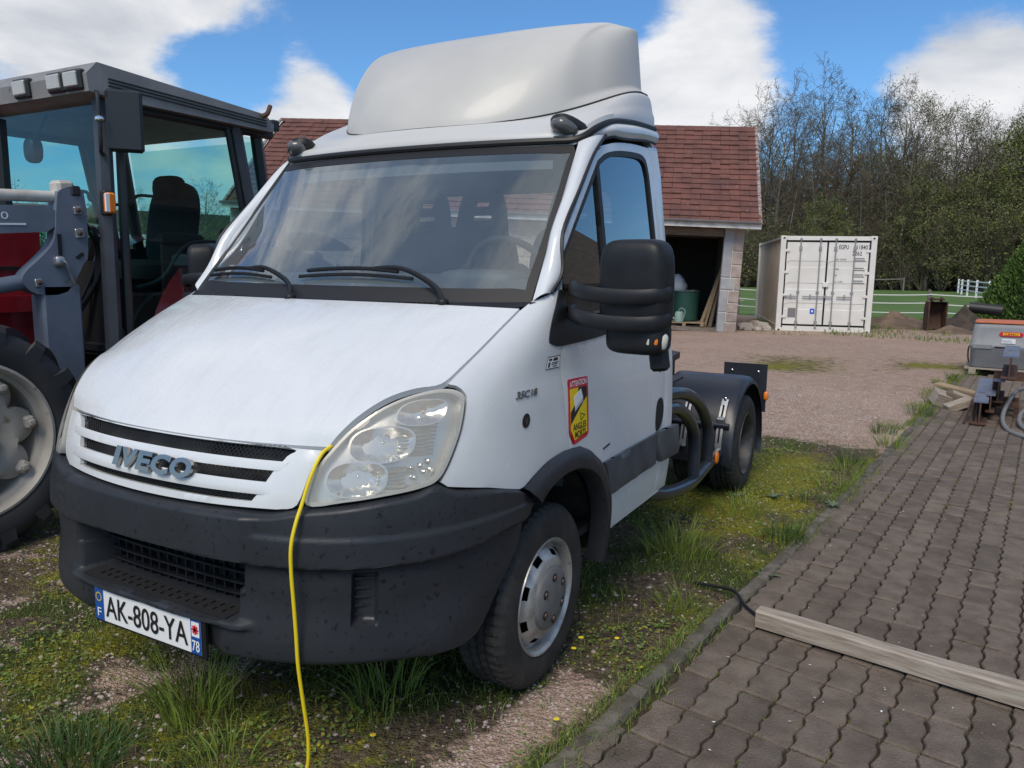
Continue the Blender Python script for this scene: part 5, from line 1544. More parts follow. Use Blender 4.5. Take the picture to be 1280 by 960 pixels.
# ---- grey diesel tank
M('tank_grey', (.235, .245, .255), .55, col2=(.20, .21, .22), vs=4, bump=.15, bs=150)
M('tank_orange', (.62, .16, .05), .5, col2=(.48, .13, .05), vs=6)
def tank():
    t = thing('diesel_tank', 'grey plastic fuel tank box with orange lid edge at the end of the paving', 'tank', (2.545, 11.95, .11), (0, 0, R(-3)))
    def rows(lst):
        P = []
        for z, ins, r0 in lst:
            w, d = 1.45-2*ins, 1.0-2*ins; q = []
            for (cx, cy, a0) in ((w-r0, r0, -90), (w-r0, d-r0, 0), (r0, d-r0, 90), (r0, r0, 180)):
                for k in range(6): a = R(a0+k*18); q.append((ins+cx+r0*math.cos(a), ins+cy+r0*math.sin(a), z))
            P.append(q)
        return np.array(P)
    P = rows([(.0, .03, .08), (.02, .01, .09), (.30, .0, .09), (.315, -.012, .09), (.36, -.012, .09), (.375, .0, .09), (.62, .015, .09), (.68, .03, .10), (.705, .07, .10)])
    b = MB().grid(np.concatenate([P, P[:, :1]], 1)); b.add(P[-1], [tuple(range(24))])
    b.obj('tank_body', g['tank_grey'], t, 60)
    P = rows([(.704, .05, .09), (.708, .03, .09), (.722, .03, .09), (.730, .07, .09)])
    b = MB().grid(np.concatenate([P, P[:, :1]], 1)); b.add(P[-1], [tuple(range(24))]); b.obj('tank_lid', g['tank_orange'], t, 60)
    box_obj('grip_slot', (.50, -.006, .335), (.34, .03, .022), g['matt_black'], t)
    MB().box((.16, -.004, .335), (.26, .03, .075), None, 0, .012).obj('corner_boss', g['tank_grey'], t)
    f = plane_fn((0, -.0, 0), (1, 0, 0), (0, 0, 1)); f.n = np.array((0, -1., 0))
    drape('maker_label', [(.37, .545), (.40, .580), (.67, .580), (.70, .545), (.67, .510), (.40, .510)], f, g['sticker_red'], t, .003, .5, off=.006)
    drape('maker_label_field', [(.425, .528), (.645, .528), (.645, .568), (.425, .568)], f, g['sticker_yellow'], t, .002, .5, off=.009)
    text_on('maker_writing', 'CEMO', f, .44, .532, .19, .032, g['sticker_red'], t, off=.012, bold=.03)
    drape('data_sheet', [(.415, .40), (.60, .40), (.60, .475), (.415, .475)], f, g['sticker_white'], t, .002, .5, off=.009)
    for k in range(3): box_obj('sheet_print', (.50-.01*k, -.013, .418+.018*k), (.13, .002, .006), g['sticker_grey'], t)
    MB().tube(cr([(.0, .3, .33), (-.03, .28, .28), (-.03, .26, .16), (-.01, .22, .05)], 5), .012, 8).obj('strap_loop', g['cable_black'], t)
    p = thing('tank_pallet', 'grey weathered pallet carrying the fuel tank', 'pallet', (2.50, 11.9, 0), (0, 0, R(-3)))
    for k in range(6): box_obj('deck_board', (.76, .05+k*.19, .093), (1.55, .12, .02), g['weathered_wood'], p)
    for x in (.1, .76, 1.42): box_obj('bearer', (x, .52, .042), (.10, 1.1, .078), g['weathered_wood'], p)
tank()
# ---- steel beams on stands
M('beam_blue', (.15, .175, .24), .42, .3, col2=(.20, .21, .25), vs=6, rvar=.1, col3=(.12, .065, .045), v3=5, f3=.56)
M('rust', (.11, .052, .032), .85, col2=(.055, .032, .025), vs=7, bump=.5, bs=50, col3=(.19, .09, .05), v3=18, f3=.62)
def ibeam(p, rz, L, w, h, lab, pitch=0.0):
    o = thing('steel_beam', lab, 'beam', p, (pitch, 0, rz), 'steel beams stacked at the end of the paving')
    box_obj('upper_flange', (0, L/2, h-.008), (w, L, .016), g['beam_blue'], o); box_obj('lower_flange', (0, L/2, .008), (w, L, .016), g['rust'], o); box_obj('web', (0, L/2, h/2), (.014, L, h-.034), g['rust'], o)
ibeam((2.555, 6.9, .01), R(-3.2), 2.2, .135, .25, 'nearest blue-topped steel beam standing directly on the paving')
ibeam((2.735, 7.55, .17), R(-4), 1.0, .11, .25, 'short blue-topped steel beam raised on the middle trestle')
ibeam((2.80, 7.25, .47), R(-4), 1.5, .15, .25, 'highest blue-topped steel beam in front of the grey tank')
ibeam((2.66, 7.30, .09), R(-4), 1.4, .085, .20, 'rusty narrow steel beam beside the nearest blue beam', 0)
for k, (x, y, w, h, lab) in enumerate(((2.76, 7.95, .42, .165, 'low rusty steel trestle under the middle beam'), (2.95, 7.95, .5, .465, 'tall rusty steel trestle at the right picture edge'))):
    t = thing('trestle', lab, 'trestle', (x, y, 0), (0, 0, R(-4)), 'trestles under the beams')
    for s in (-1, 1):
        box_obj('leg', (s*w/2*.9, -.2, (h-.06)/2), (.05, .06, h-.06), g['rust'], t); box_obj('leg', (s*w/2*.9, .2, (h-.06)/2), (.05, .06, h-.06), g['rust'], t)
    box_obj('top_rail', (0, -.2, h-.031), (w, .07, .058), g['rust'], t); box_obj('top_rail', (0, .2, h-.031), (w, .07, .058), g['rust'], t)
def pile():
    lab = ['pale sawn board on top of the offcut pile beside the beams', 'grey square offcut at the left of the pile', 'dark brown offcut in the middle of the pile', 'light grey offcut at the front of the pile', 'thin plank end sticking out right of the pile']
    for k, (x, y, z, d, r, m) in enumerate(((2.36, 8.35, .19, (.52, .13, .035), (.05, .12, -.5), 'pallet_wood'), (2.20, 8.10, .09, (.20, .18, .16), (.3, .3, .4), 'weathered_wood'), (2.33, 8.10, .09, (.22, .12, .13), (.2, .5, .2), 'old_timber'), (2.37, 7.92, .055, (.28, .12, .09), (.1, -.35, .5), 'weathered_wood'), (2.47, 8.15, .12, (.34, .10, .03), (.2, .35, .2), 'weathered_wood'))):
        o = box_obj('wood_offcut', (0, 0, 0), d, g[m], None, None, .006); o.location = (x, y, z); o.rotation_euler = r; tag(o, lab[k], 'offcut', 'wood offcuts by the beams')
pile()
for k, (x0, x1, lab) in enumerate(((2.42, 2.56, 'leftmost of three rusty rods leaning on the nearest steel beam'), (2.48, 2.585, 'middle of three rusty rods leaning on the nearest steel beam'), (2.53, 2.61, 'rightmost of three rusty rods leaning on the nearest steel beam'))):
    o = MB().tube([(x0, 6.93-.02*k, .012), (x1-.06, 7.45, .20)], .012, 8).obj('steel_rod', g['rust']); tag(o, lab, 'rod', 'rusty rods')
M('hose_grey', (.20, .20, .20), .5)
o = MB().tube(cr([(3.35, 9.4, .02), (3.10, 8.9, .18), (2.93, 8.1, .22), (2.79, 7.3, .10), (2.79, 6.85, .02), (2.90, 6.45, .016), (3.2, 6.2, .016), (3.6, 6.3, .016), (3.7, 7.0, .02), (3.3, 7.7, .10), (3.02, 7.55, .12), (2.93, 7.2, .06), (2.96, 6.85, .02), (3.10, 6.6, .016), (3.4, 6.5, .016)], 8), .022, 10).obj('hose', g['hose_grey']); tag(o, 'coiled grey hose lying in loops right of the steel beams', 'hose')
# ---- digger bucket, soil heaps, field fences
def bucket():
    t = thing('digger_bucket', 'rusty upright digger bucket in front of the meadow fence', 'bucket', (1.90, 22.5, .02), (0, 0, .28))
    prof = [(-.22, 0), (.18, 0), (.26, .2), (.26, .62), (.16, .80), (-.20, .80)]
    b = MB()
    for x in (-.24, .22): b.prism([(p, q) for p, q in prof], 0, x, x+.03)
    b.obj('side_plate', g['rust'], t)
    sk = [(.18, 0), (.26, .2), (.26, .62), (.16, .80), (-.20, .80)]
    MB().grid(np.array([[(x, p, q) for p, q in sk] for x in (-.22, .23)])).obj('bucket_shell', g['rust'], t)
    MB().grid(np.array([[(x, p*.8, q*.9+.03) for p, q in sk] for x in (-.2, .21)])).obj('inner_shell', g['rust'], t)
    for x in (-.12, .12): box_obj('hanger_lug', (x, 0, .85), (.03, .22, .14), g['rust'], t)
    MB().tube([(-.2, 0, .87), (.2, 0, .87)], .03, 10).obj('pin', g['rust'], t)
bucket()
M('earth_heap', (.22, .15, .105), .95, col2=(.12, .085, .06), vs=3, bump=1.0, bs=12, bd=.08)
M('dark_heap', (.045, .036, .028), .95, col2=(.08, .06, .045), vs=5, bump=1.0, bs=14, bd=.08)
def heap(x, y, rx, ry, h, mat, lab, seed, name='soil_heap'):
    n, k = 40, 14; P = []
    for j in range(k+1):
        r_ = j/k
        P.append([((r_*rx*math.cos(a)), (r_*ry*math.sin(a)), h*(1-r_)**1.1*(.6+.8*float(vnoise(math.cos(a)*r_*3+seed, math.sin(a)*r_*3, 1.2, seed)))-.03*r_) for a in np.linspace(0, math.tau, n)])
    o = MB().grid(np.array(P)).obj(name, g[mat], None, 60); o.location = (x, y, .0); tag(o, lab, 'soil heap', 'soil heaps before the meadow')
heap(.85, 23.6, 1.5, 1.3, .42, 'earth_heap', 'sandy earth heap right behind the container corner', 1)
heap(2.65, 23.8, .9, .9, .62, 'dark_heap', 'dark soil heap between digger bucket and grey tank', 2)
heap(2.35, 21.8, .75, .5, .22, 'earth_heap', 'low sandy mound in front of the dark soil heap', 3)
M('pipe_black', (.02, .02, .022), .5)
o = MB().tube([(2.75, 24.6, .62), (3.6, 24.5, .55)], .16, 16).obj('drain_pipe', g['pipe_black']); tag(o, 'black drain pipe lying on the dark soil heap', 'pipe')
M('fence_tape', (.72, .73, .74), .6)
M('post_wood', (.22, .20, .17), .85, col2=(.14, .13, .11), vs=6)
def near_fence():
    f = thing('tape_fence', 'white tape fence with three strands and grey wooden posts along the meadow', 'fence', (1.62, 27, 0))
    xs = [-4.6, -1.5, 1.62, 4.8, 8.0]
    for x in xs: MB().tube([(x-1.62, .1*(x-1.62)*0, -.2), (x-1.62, 0, 1.07)], .06 if abs(x-1.62) < .1 else .04, 10).obj('fence_post', g['post_wood'], f)
    for z in (.93, .62, .34):
        for i in range(len(xs)-1):
            pts = [(x-1.62, -.065, z+.02*math.sin(i*2+z*9)-.045*math.sin(math.pi*k)) for k, x in zip(np.linspace(0, 1, 9), np.linspace(xs[i], xs[i+1], 9))]
            MB().tube(pts, .022, 4, flat=.25).obj('fence_tape', g['fence_tape'], f)
near_fence()
def far_fence():
    f = thing('rail_fence', 'white post and rail fence running back towards the wood', 'fence', (3.0, 55, 0))
    P = [(2.9, 76), (3.1, 70.5), (3.4, 65), (3.85, 60), (4.4, 55), (4.95, 50.5), (5.5, 46), (6.2, 41.5)]
    for i, (x, y) in enumerate(P):
        box_obj('fence_post', (x-3, y-55, .60), (.13, .13, 1.3), g['fence_tape'], f)
        if i:
            x0, y0 = P[i-1]
            for z in (.45, .80, 1.12): MB().tube([(x0-3, y0-55, z), (x-3, y-55, z)], .045, 6, flat=.4).obj('fence_rail', g['fence_tape'], f)
far_fence()
o = thing('field_gate', 'low brown log rail with a red-tipped post at the wood edge', 'rail', (-2, 78, 0))
M('post_red', (.35, .10, .06), .7)
MB().tube([(-3.6, 0, -.1), (-3.6, 0, 1.2)], .10, 8).obj('gate_post', g['post_red'], o); MB().tube([(-3.5, 0, 1.0), (.5, .8, 1.15)], .05, 6).obj('gate_rail', g['post_wood'], o); MB().tube([(.5, .8, -.1), (.5, .8, 1.3)], .07, 8).obj('gate_post', g['post_wood'], o)
o = MB().tube([(4.6, 84, 1.5), (7.6, 83, 1.1)], .14, 8).obj('fallen_trunk', g['pallet_wood']); tag(o, 'pale fallen trunk at the edge of the wood', 'log')
# ---- neighbouring house on the right, outside the picture but mirrored in the door glass
M('house_render', (.34, .31, .27), .9, col2=(.27, .245, .21), vs=1.2, bump=.4, bs=20)
def house():
    h = thing('stone_house', 'low stone house with tiled roof right of the paving, mirrored in the truck door glass', 'building', (7.6, 13, 0))
    box_obj('wall', (2.5, 0, 1.35), (5, 16, 2.7), g['house_render'], h)
    b = MB(); b.prism([(2.66, -.5), (2.75, -.5), (5.3, 2.5), (2.75, 5.5), (2.66, 5.5)], 1, -8.3, 8.3); b.obj('roof', g['old_timber'], h)
    for y in (-5, -1, 3.5):
        w = box_obj('window', (-.012, y, 1.5), (.05, 1.1, 1.2), g['fascia_white'], h); box_obj('pane', (-.045, y, 1.5), (.02, .95, 1.05), g['matt_black'], w)
    d = box_obj('door', (-.02, 6, 1.05), (.06, 1.0, 2.1), g['old_timber'], h)
house()
# ================================================================ FARM TRACTOR (left of the truck)
M('tractor_grey', (.25, .245, .24), .55, col2=(.19, .187, .185), vs=5, rvar=.1, col3=(.05, .05, .05), v3=9, f3=.66)
M('cab_dark', (.016, .019, .022), .45)
M('cab_pillar', (.050, .058, .072), .45, col2=(.038, .044, .056), vs=6)
M('tractor_red', (.30, .012, .022), .3, coat=.4, col2=(.22, .010, .018), vs=3)
M('loader_blue', (.145, .175, .225), .5, col2=(.115, .14, .18), vs=5, rvar=.1, col3=(.10, .085, .07), v3=8, f3=.66)
M('loader_white', (.55, .53, .49), .5, col2=(.42, .38, .33), vs=7, col3=(.18, .10, .06), v3=16, f3=.68)
M('ag_rim', (.42, .39, .34), .6, col2=(.34, .31, .27), vs=5, col3=(.20, .17, .13), v3=12, f3=.64)
M('ag_tyre', (.021, .022, .025), .7, col2=(.036, .036, .038), vs=4, bump=.25, bs=40)
M('work_lamp', (.50, .47, .42), .2, .2, coat=.5)
M('tractor_seat', (.008, .009, .011), .8)
glass_mat('tractor_glass', (.50, .76, .74), 1.3)
def tractor():
    t = thing('farm_tractor', 'red and grey farm tractor with loader frame parked left of the truck', 'tractor', (0, 0, 0))
    XS = -2.45; XR = -4.15
    def ag_wheel(R_, w, rim, name, lugs):
        wh = bpy.data.objects.new(name, None); COL.objects.link(wh); wh.parent = t
        n = 72
        prof = [(rim, -.03), (rim+.02, 0.0), (rim+.06, .012), (R_-.13, .020), (R_-.075, .005), (R_-.045, -.03), (R_-.035, -w/2), (R_-.045, -w+.03), (R_-.075, -w), (rim+.06, -w), (rim, -w+.03)]
        V = [(a, r_*math.cos(math.tau*j/n), r_*math.sin(math.tau*j/n)) for r_, a in prof for j in range(n)]
        F = [(i*n+j, (i+1)*n+j, (i+1)*n+(j+1) % n, i*n+(j+1) % n) for i in range(len(prof)-1) for j in range(n)]
        ty = mesh('tyre', V, F, g['ag_tyre'], wh, 40)
        b = MB()
        for k in range(lugs):
            for s in (0, 1):
                a0 = math.tau*(k+.5*s)/lugs; rows = []
                for q in np.linspace(0, 1, 7):
                    ax = -w/2+(w/2+.002)*q*(1 if s == 0 else -1)+(.03 if s == 0 else -.03)*(1-q)
                    an = a0+.36*q**.9*1.0; hw = (.024+.010*q)/R_
                    top = R_-.020*q**3; bot = R_-.07-.02*q**2
                    rows.append([(ax, r_*math.cos(an+d), r_*math.sin(an+d)) for r_, d in ((bot, -hw*1.5), (top, -hw), (top, hw), (bot, hw*1.5))])
                e = rows[-1]; sd = .016 if s == 0 else -.016
                rows.append([(p[0]+sd, p[1]*(1-.05), p[2]*(1-.05)) for p in e])
                b.grid(np.array(rows)); b.add(rows[-1], [(0, 1, 2, 3)])
        b.obj('tread_lugs', g['ag_tyre'], wh, 30)
        # rim: flange, barrel, deep dished disc cut into lobes
        A = Matrix.Rotation(math.pi/2, 4, 'Y')
        b = MB().lathe([(rim+.028, -.006), (rim+.026, .010), (rim+.012, .012), (rim-.002, -.010), (rim-.008, -.045), (rim-.030, -.060), (rim-.036, -.16), (rim-.036, -w+.02)], 56, A)
        ro = b.obj('rim', g['ag_rim'], wh, 40)
        n = 96; V = []; F = []
        for (fr, ax) in ((.99, -.085), (.86, -.075), (.74, -.062), (.66, -.068), (.55, -.088), (.42, -.092), (.26, -.090), (.25, -.06), (.12, -.05), (0.01, -.05)):
            for j in range(n):
                a = math.tau*j/n; lob = .5+.5*math.cos(8*a); f = fr
                if fr > .7: f = min(fr, .72+(fr-.70)*(.12+.88*lob**.38)*1.0)
                V.append((ax, f*(rim-.04)*math.cos(a), f*(rim-.04)*math.sin(a)))
        for i in range(9):
            for j in range(n): F.append((i*n+j, (i+1)*n+j, (i+1)*n+(j+1) % n, i*n+(j+1) % n))
        mesh('disc', V, F, g['ag_rim'], wh, 40)
        for k in range(8):
            a = math.tau*k/8; c = np.array((-.052, (rim-.075)*math.cos(a), (rim-.075)*math.sin(a)))
            q = MB().box(c, (.05, .05, .07), rotm(a), 0, .012); q.ellipsoid(c+np.array((.03, 0, 0)), (.016, .020, .020), .7, 10, 6)
            q.obj('rim_clamp', g['ag_rim'], wh, 30)
        for k in range(8):
            a = math.tau*(k+.5)/8; MB().lathe([(.016, 0), (.014, .02), (0, .021)], 6, Matrix.Translation((-.088, .16*math.cos(a), .16*math.sin(a))) @ A).obj('wheel_nut', g['cab_dark'], wh, 20)
        MB().lathe([(.10, -.06), (.10, .0), (.08, .02), (0, .022)], 24, A).obj('hub', g['cab_dark'], wh, 30)
        return wh
    f = ag_wheel(.645, .38, .40, 'front_wheel', 17); f.location = (-2.20, -.40, .625); f.rotation_euler = (R(10), 0, R(-3))
    c = copy_tree(f, t); c.location = (-4.40, -.40, .625); c.rotation_euler = (R(33), 0, math.pi+R(-3))
    q = ag_wheel(.86, .48, .53, 'rear_wheel', 19); q.location = (-2.32, 2.15, .85)
    c = copy_tree(q, t); c.location = (-4.28, 2.15, .85); c.rotation_euler = (R(25), 0, math.pi)
    # front end: axle, engine cover, radiator
    MB().tube([(-4.2, -.40, .62), (-2.4, -.40, .62)], .09, 12).obj('front_axle', g['cab_dark'], t)
    b = MB(); b.prism([(-1.75, 1.02), (-1.75, 1.52), (-1.68, 1.62), (.45, 1.80), (.45, 1.02)], 0, -3.68, -2.92); b.obj('engine_cover', g['tractor_red'], t)
    box_obj('cover_crease', (-2.915, -.6, 1.52), (.012, 2.0, .02), g['cab_dark'], t); box_obj('cover_sill', (-2.90, -.55, 1.30), (.05, 2.0, .10), g['tractor_red'], t)
    box_obj('engine_side', (-3.3, -.6, .85), (.62, 2.1, .40), g['cab_dark'], t)
    box_obj('transmission', (-3.3, 1.4, .75), (.6, 2.0, .5), g['cab_dark'], t)
    # loader frame
    ld = bpy.data.objects.new('loader_frame', None); COL.objects.link(ld); ld.parent = t
    for xo, nm in ((-2.55, 'n'), (-4.05, 'f')):
        hd = MB(); hd.prism(cr([(.30, 1.90), (.33, 1.985), (.47, 1.985), (.475, 1.62), (.44, 1.55), (.33, 1.385), (.15, 1.375), (.075, 1.44), (.09, 1.50), (.20, 1.60), (.275, 1.70)], 3, True), 0, xo, xo+.085)
        h = hd.obj('loader_bracket', g['loader_blue'], ld, 30)
        po = MB(); po.box((xo+.02, .30, 1.0), (.13, .24, .86), None, 0, .015); po.obj('loader_post', g['loader_blue'], ld)
        ar = MB(); ar.prism([(-2.2, 1.30), (-1.2, 1.62), (.24, 1.735), (.30, 1.775), (.30, 1.86), (.24, 1.885), (-1.3, 1.80), (-2.2, 1.45)], 0, xo-.04, xo+.075); a_ = ar.obj('loader_arm', g['loader_blue'], ld)
        MB().tube([(xo+.03, .36, 1.945), (xo+.03, -1.5, 1.86)], .034, 12).obj('levelling_rod', g['loader_white'], ld)
        MB().box((xo+.03, .375, 1.955), (.105, .105, .175), rotm(.08), 0, .018).obj('rod_clevis', g['loader_white'], ld)
        MB().box((xo+.075, .42, 1.985), (.04, .06, .06), None, 0, .008).obj('clevis_pin', g['cab_dark'], ld)
        for (y, z, s) in ((.42, 1.87, .045), (.425, 1.735, .055), (.16, 1.44, .045)):
            k = box_obj('bolt_pad', (xo+.09, y, z), (.02, s, s), g['steel_galv'], ld, rotm(.15), .004); MB().ellipsoid((xo+.102, y, z), (.012, .014, .014), .8, 8, 6).obj('bolt', g['wheel_nut'], k)
        MB().box((xo+.087, .30, 1.66), (.008, .022, .13), None, 0).obj('bracket_slot', g['matt_black'], ld)
        MB().box((xo+.087, .42, 1.60), (.008, .05, .02), rotm(.6), 0).obj('bracket_slot', g['matt_black'], ld)
        pn = MB().tube(cr([(xo+.10, .28, 1.565), (xo+.12, .31, 1.56), (xo+.11, .345, 1.48), (xo+.10, .375, 1.41)], 4), .010, 6); pn.ellipsoid((xo+.10, .285, 1.565), (.025, .032, .032), .7, 12, 8); pn.obj('locking_pin', g['steel_galv'], ld)
        MB().tube([(xo+.04, .12, 1.45), (xo+.04, -1.2, 1.22)], .045, 12).obj('lift_cylinder', g['loader_blue'], ld)
        if nm == 'n':
            pf = plane_fn((xo+.076, 0, 0), (0, 1, 0), (0, 0, 1)); pf.n = np.array((1., 0, 0))
            text_on('arm_writing', '920', pf, -.105, 1.795, .13, .040, g['sticker_white'], a_, off=.002)
            box_obj('arm_stripe', (xo+.078, -.3, 1.752), (.003, .84, .010), g['sticker_white'], a_, rotm(.05))
    for k, (dx, dz) in enumerate(((.02, 0), (.05, .03), (-.01, .05))):
        MB().tube(cr([(-2.50+dx, .50, 1.75+dz), (-2.56+dx, .60, 1.62), (-2.62+dx, .58, 1.40+dz), (-2.70, .50, 1.20+dz), (-2.85, .42, 1.10)], 6), .012, 8).obj('hydraulic_hose', g['cab_dark'], ld)
    # cab
    cb = bpy.data.objects.new('cab', None); COL.objects.link(cb); cb.parent = t
    def bar(nm, pts, r_, mat='cab_pillar', flat=1.0): return MB().tube(pts, r_, 6, flat=flat).obj(nm, g[mat], cb, 30)
    for X, s in ((XS, 1), (XR, -1)):
        bar('front_pillar', [(X, .60, .95), (X, .61, 2.55)], .050)
        bar('door_frame', [(X+.012*s, .70, .95), (X+.012*s, .715, 2.52)], .028, 'cab_dark')
        bar('middle_pillar', [(X, 1.87, 1.35), (X, 1.63, 2.55)], .052)
        bar('door_frame', [(X+.012*s, 1.76, 1.50), (X+.012*s, 1.56, 2.52)], .022, 'cab_dark')
        bar('rear_pillar', [(X-.05*s, 2.02, 1.5), (X-.05*s, 1.88, 2.55)], .045, 'cab_dark')
        bar('door_frame', cr([(X+.012*s, .72, 1.00), (X+.012*s, 1.05, 1.00), (X+.012*s, 1.22, 1.22), (X+.012*s, 1.60, 1.62), (X+.012*s, 1.78, 1.68)], 5), .030, 'cab_dark')
        bar('roof_frame', [(X, .58, 2.53), (X, 1.98, 2.54)], .035, 'cab_dark')
        gl = MB(); gl.add([(X, .68, 1.0), (X, 1.05, 1.0), (X, 1.22, 1.22), (X, 1.72, 1.68), (X, 1.58, 2.52), (X, .70, 2.52)], [(0, 1, 2, 3, 4, 5)]); gl.obj('door_glass', g['tractor_glass'], cb, None)
        gl = MB(); gl.add([(X, 1.86, 1.5), (X-.05*s, 2.00, 1.55), (X-.05*s, 1.88, 2.50), (X, 1.66, 2.50)], [(0, 1, 2, 3)]); gl.obj('quarter_glass', g['tractor_glass'], cb, None)
        b = MB()
        P = []
        for a in np.linspace(R(60), R(178), 18): P.append([(x, 2.15+1.02*math.cos(a), .85+1.02*math.sin(a)*.95) for x in (X-.40*s, X+.22*s)])
        b.grid(np.array(P)); b.obj('rear_mudguard', g['tractor_red'], t, 40)
        box_obj('inner_mudguard', (X-.12*s, 1.85, 1.15), (.04, 1.2, .75), g['cab_dark'], t)
    for y, x0 in ((.61, XS), (2.05, XS)):
        bar('cross_frame', [(XS, y, 1.02 if y < 1 else 1.5), (XR, y, 1.02 if y < 1 else 1.5)], .04, 'cab_dark')
    gl = MB(); gl.add([(XS, .60, 1.55), (XR, .60, 1.55), (XR, .60, 2.52), (XS, .60, 2.52)], [(0, 1, 2, 3)]); gl.obj('front_glass', g['tractor_glass'], cb, None)
    gl = MB(); gl.add([(XS-.05, 2.08, 1.55), (XR+.05, 2.08, 1.55), (XR+.05, 1.96, 2.50), (XS-.05, 1.96, 2.50)], [(3, 2, 1, 0)]); gl.obj('rear_glass', g['tractor_glass'], cb, None)
    bar('front_centre_pillar', [(-3.62, .60, 1.5), (-3.62, .60, 2.52)], .075, 'cab_dark')
    box_obj('firewall', (-3.3, .62, 1.27), (1.6, .05, .60), g['matt_black'], cb)
    box_obj('cab_floor', (-3.3, 1.2, 1.0), (1.62, 1.2, .06), g['cab_dark'], cb)
    box_obj('rear_panel', (-3.3, 2.08, 1.3), (1.6, .04, .45), g['cab_dark'], cb)
    box_obj('cab_step', (XS+.03, .85, .62), (.30, .36, .5), g['cab_dark'], cb)
    # roof with lamps, ribs, rear lamp
    prof = [(.47, 2.56), (.46, 2.66), (.53, 2.735), (1.84, 2.66), (1.92, 2.60), (1.92, 2.545), (.62, 2.545)]
    rf = MB(); rf.prism(prof, 0, XR-.10, XS+.10); rfo = rf.obj('roof', g['tractor_grey'], cb, 30)
    for k, z in enumerate((2.595, 2.615, 2.635)):
        box_obj('roof_rib', (XS+.105, 1.22, z), (.012, 1.25, .006), g['cab_dark'], rfo, rotm(-.03))
    for x in (-2.47, -2.64, -3.0, -3.9, -4.05):
        w = box_obj('lamp_housing', (x, .465, 2.63), (.165, .05, .115), g['cab_dark'], rfo, rotm(.1), .01); MB().box((x, .44, 2.63), (.125, .03, .085), rotm(.1), 0, .012).obj('lamp_glass', g['work_lamp'], w)
    box_obj('rear_lamp', (XS+.04, 1.95, 2.60), (.12, .07, .08), g['cab_dark'], rfo, None, .01)
    MB().tube(cr([(XS+.11, 1.80, 2.64), (XS+.14, 1.82, 2.66), (XS+.13, 1.86, 2.72)], 4), .018, 8).obj('roof_hook', g['rust'], rfo)
    # mirror, flasher
    mr_ = bpy.data.objects.new('mirror', None); COL.objects.link(mr_); mr_.parent = t
    MB().box((-2.26, .63, 2.405), (.20, .07, .36), rotm(0, 0, R(50)), 0, .022).obj('mirror_housing', g['cab_dark'], mr_)
    MB().tube(cr([(XS+.03, .58, 2.55), (-2.36, .52, 2.56), (-2.30, .49, 2.52), (-2.30, .49, 2.26), (-2.36, .53, 2.22), (XS+.03, .58, 2.22)], 5), .012, 8).obj('mirror_bracket', g['cab_dark'], mr_)
    MB().ellipsoid((-2.29, .49, 2.40), (.02, .03, .02), .8, 10, 6).obj('mirror_knob', g['chrome'], mr_)
    fl = box_obj('flasher', (-2.37, .55, 1.92), (.05, .06, .15), g['cab_dark'], t, None, .01); MB().box((-2.335, .55, 1.92), (.055, .058, .125), None, 0, .015).obj('flasher_lens', g['amber_plastic'], fl)
    MB().box((-2.315, .522, 1.92), (.012, .03, .11), None, 0, .004).obj('flasher_reflector', g['sticker_white'], fl)
    # seat and controls behind the glass
    st = MB().ellipsoid((-3.15, 1.62, 1.85), (.24, .10, .34), .6, 18, 12, rotm(R(-10))).obj('seat_back', g['tractor_seat'], cb); MB().ellipsoid((-3.15, 1.35, 1.50), (.25, .28, .09), .5, 18, 10).obj('seat_cushion', g['tractor_seat'], st)
    MB().ellipsoid((-3.15, 1.60, 2.13), (.15, .07, .10), .6, 14, 8).obj('headrest', g['tractor_seat'], st)
    MB().ellipsoid((-2.85, 1.45, 1.74), (.05, .20, .05), .6, 12, 8).obj('armrest', g['tractor_seat'], st)
    MB().ellipsoid((-2.70, 1.80, 1.78), (.09, .09, .07), .8, 12, 8).obj('lever_knob', g['tractor_seat'], cb)
    MB().tube(cr([(XS-.03, .80, 1.40), (XS-.03, 1.0, 1.47), (XS-.03, 1.22, 1.70), (XS-.03, 1.62, 1.72)], 5), .012, 8).obj('door_grab_rail', g['cab_dark'], cb)
    MB().tube(cr([(-3.95, 1.3, 2.12), (-3.95, 1.45, 2.12), (-3.95, 1.5, 2.05), (-3.95, 1.8, 2.05), (-3.95, 1.9, 2.13), (-3.95, 2.05, 2.14)], 4), .014, 8).obj('far_grab_rail', g['cab_dark'], cb)
    A = Matrix.Translation((-3.2, .98, 1.72)) @ Matrix.Rotation(R(-40), 4, 'X')
    MB().tube([tuple(A @ Vector((.2*math.cos(a), .2*math.sin(a), 0))) for a in np.linspace(0, math.tau, 29)], .014, 8, caps=False).obj('steering_wheel', g['tractor_seat'], cb)
    MB().tube([(-3.2, .98, 1.72), (-3.2, .75, 1.2)], .05, 8).obj('steering_column', g['tractor_seat'], cb)
    MB().box((-2.62, 1.55, 1.58), (.28, .55, .10), None, 0, .03).obj('side_console', g['dash_plastic'], cb)
    MB().tube(cr([(-3.10, .66, 2.52), (-3.18, .66, 2.44), (-3.27, .66, 2.36)], 4), .012, 6).obj('wiper_stalk', g['cab_dark'], cb)
    MB().ellipsoid((-3.28, .66, 2.30), (.06, .05, .085), .7, 12, 8).obj('horn_unit', g['cab_dark'], cb)
tractor()
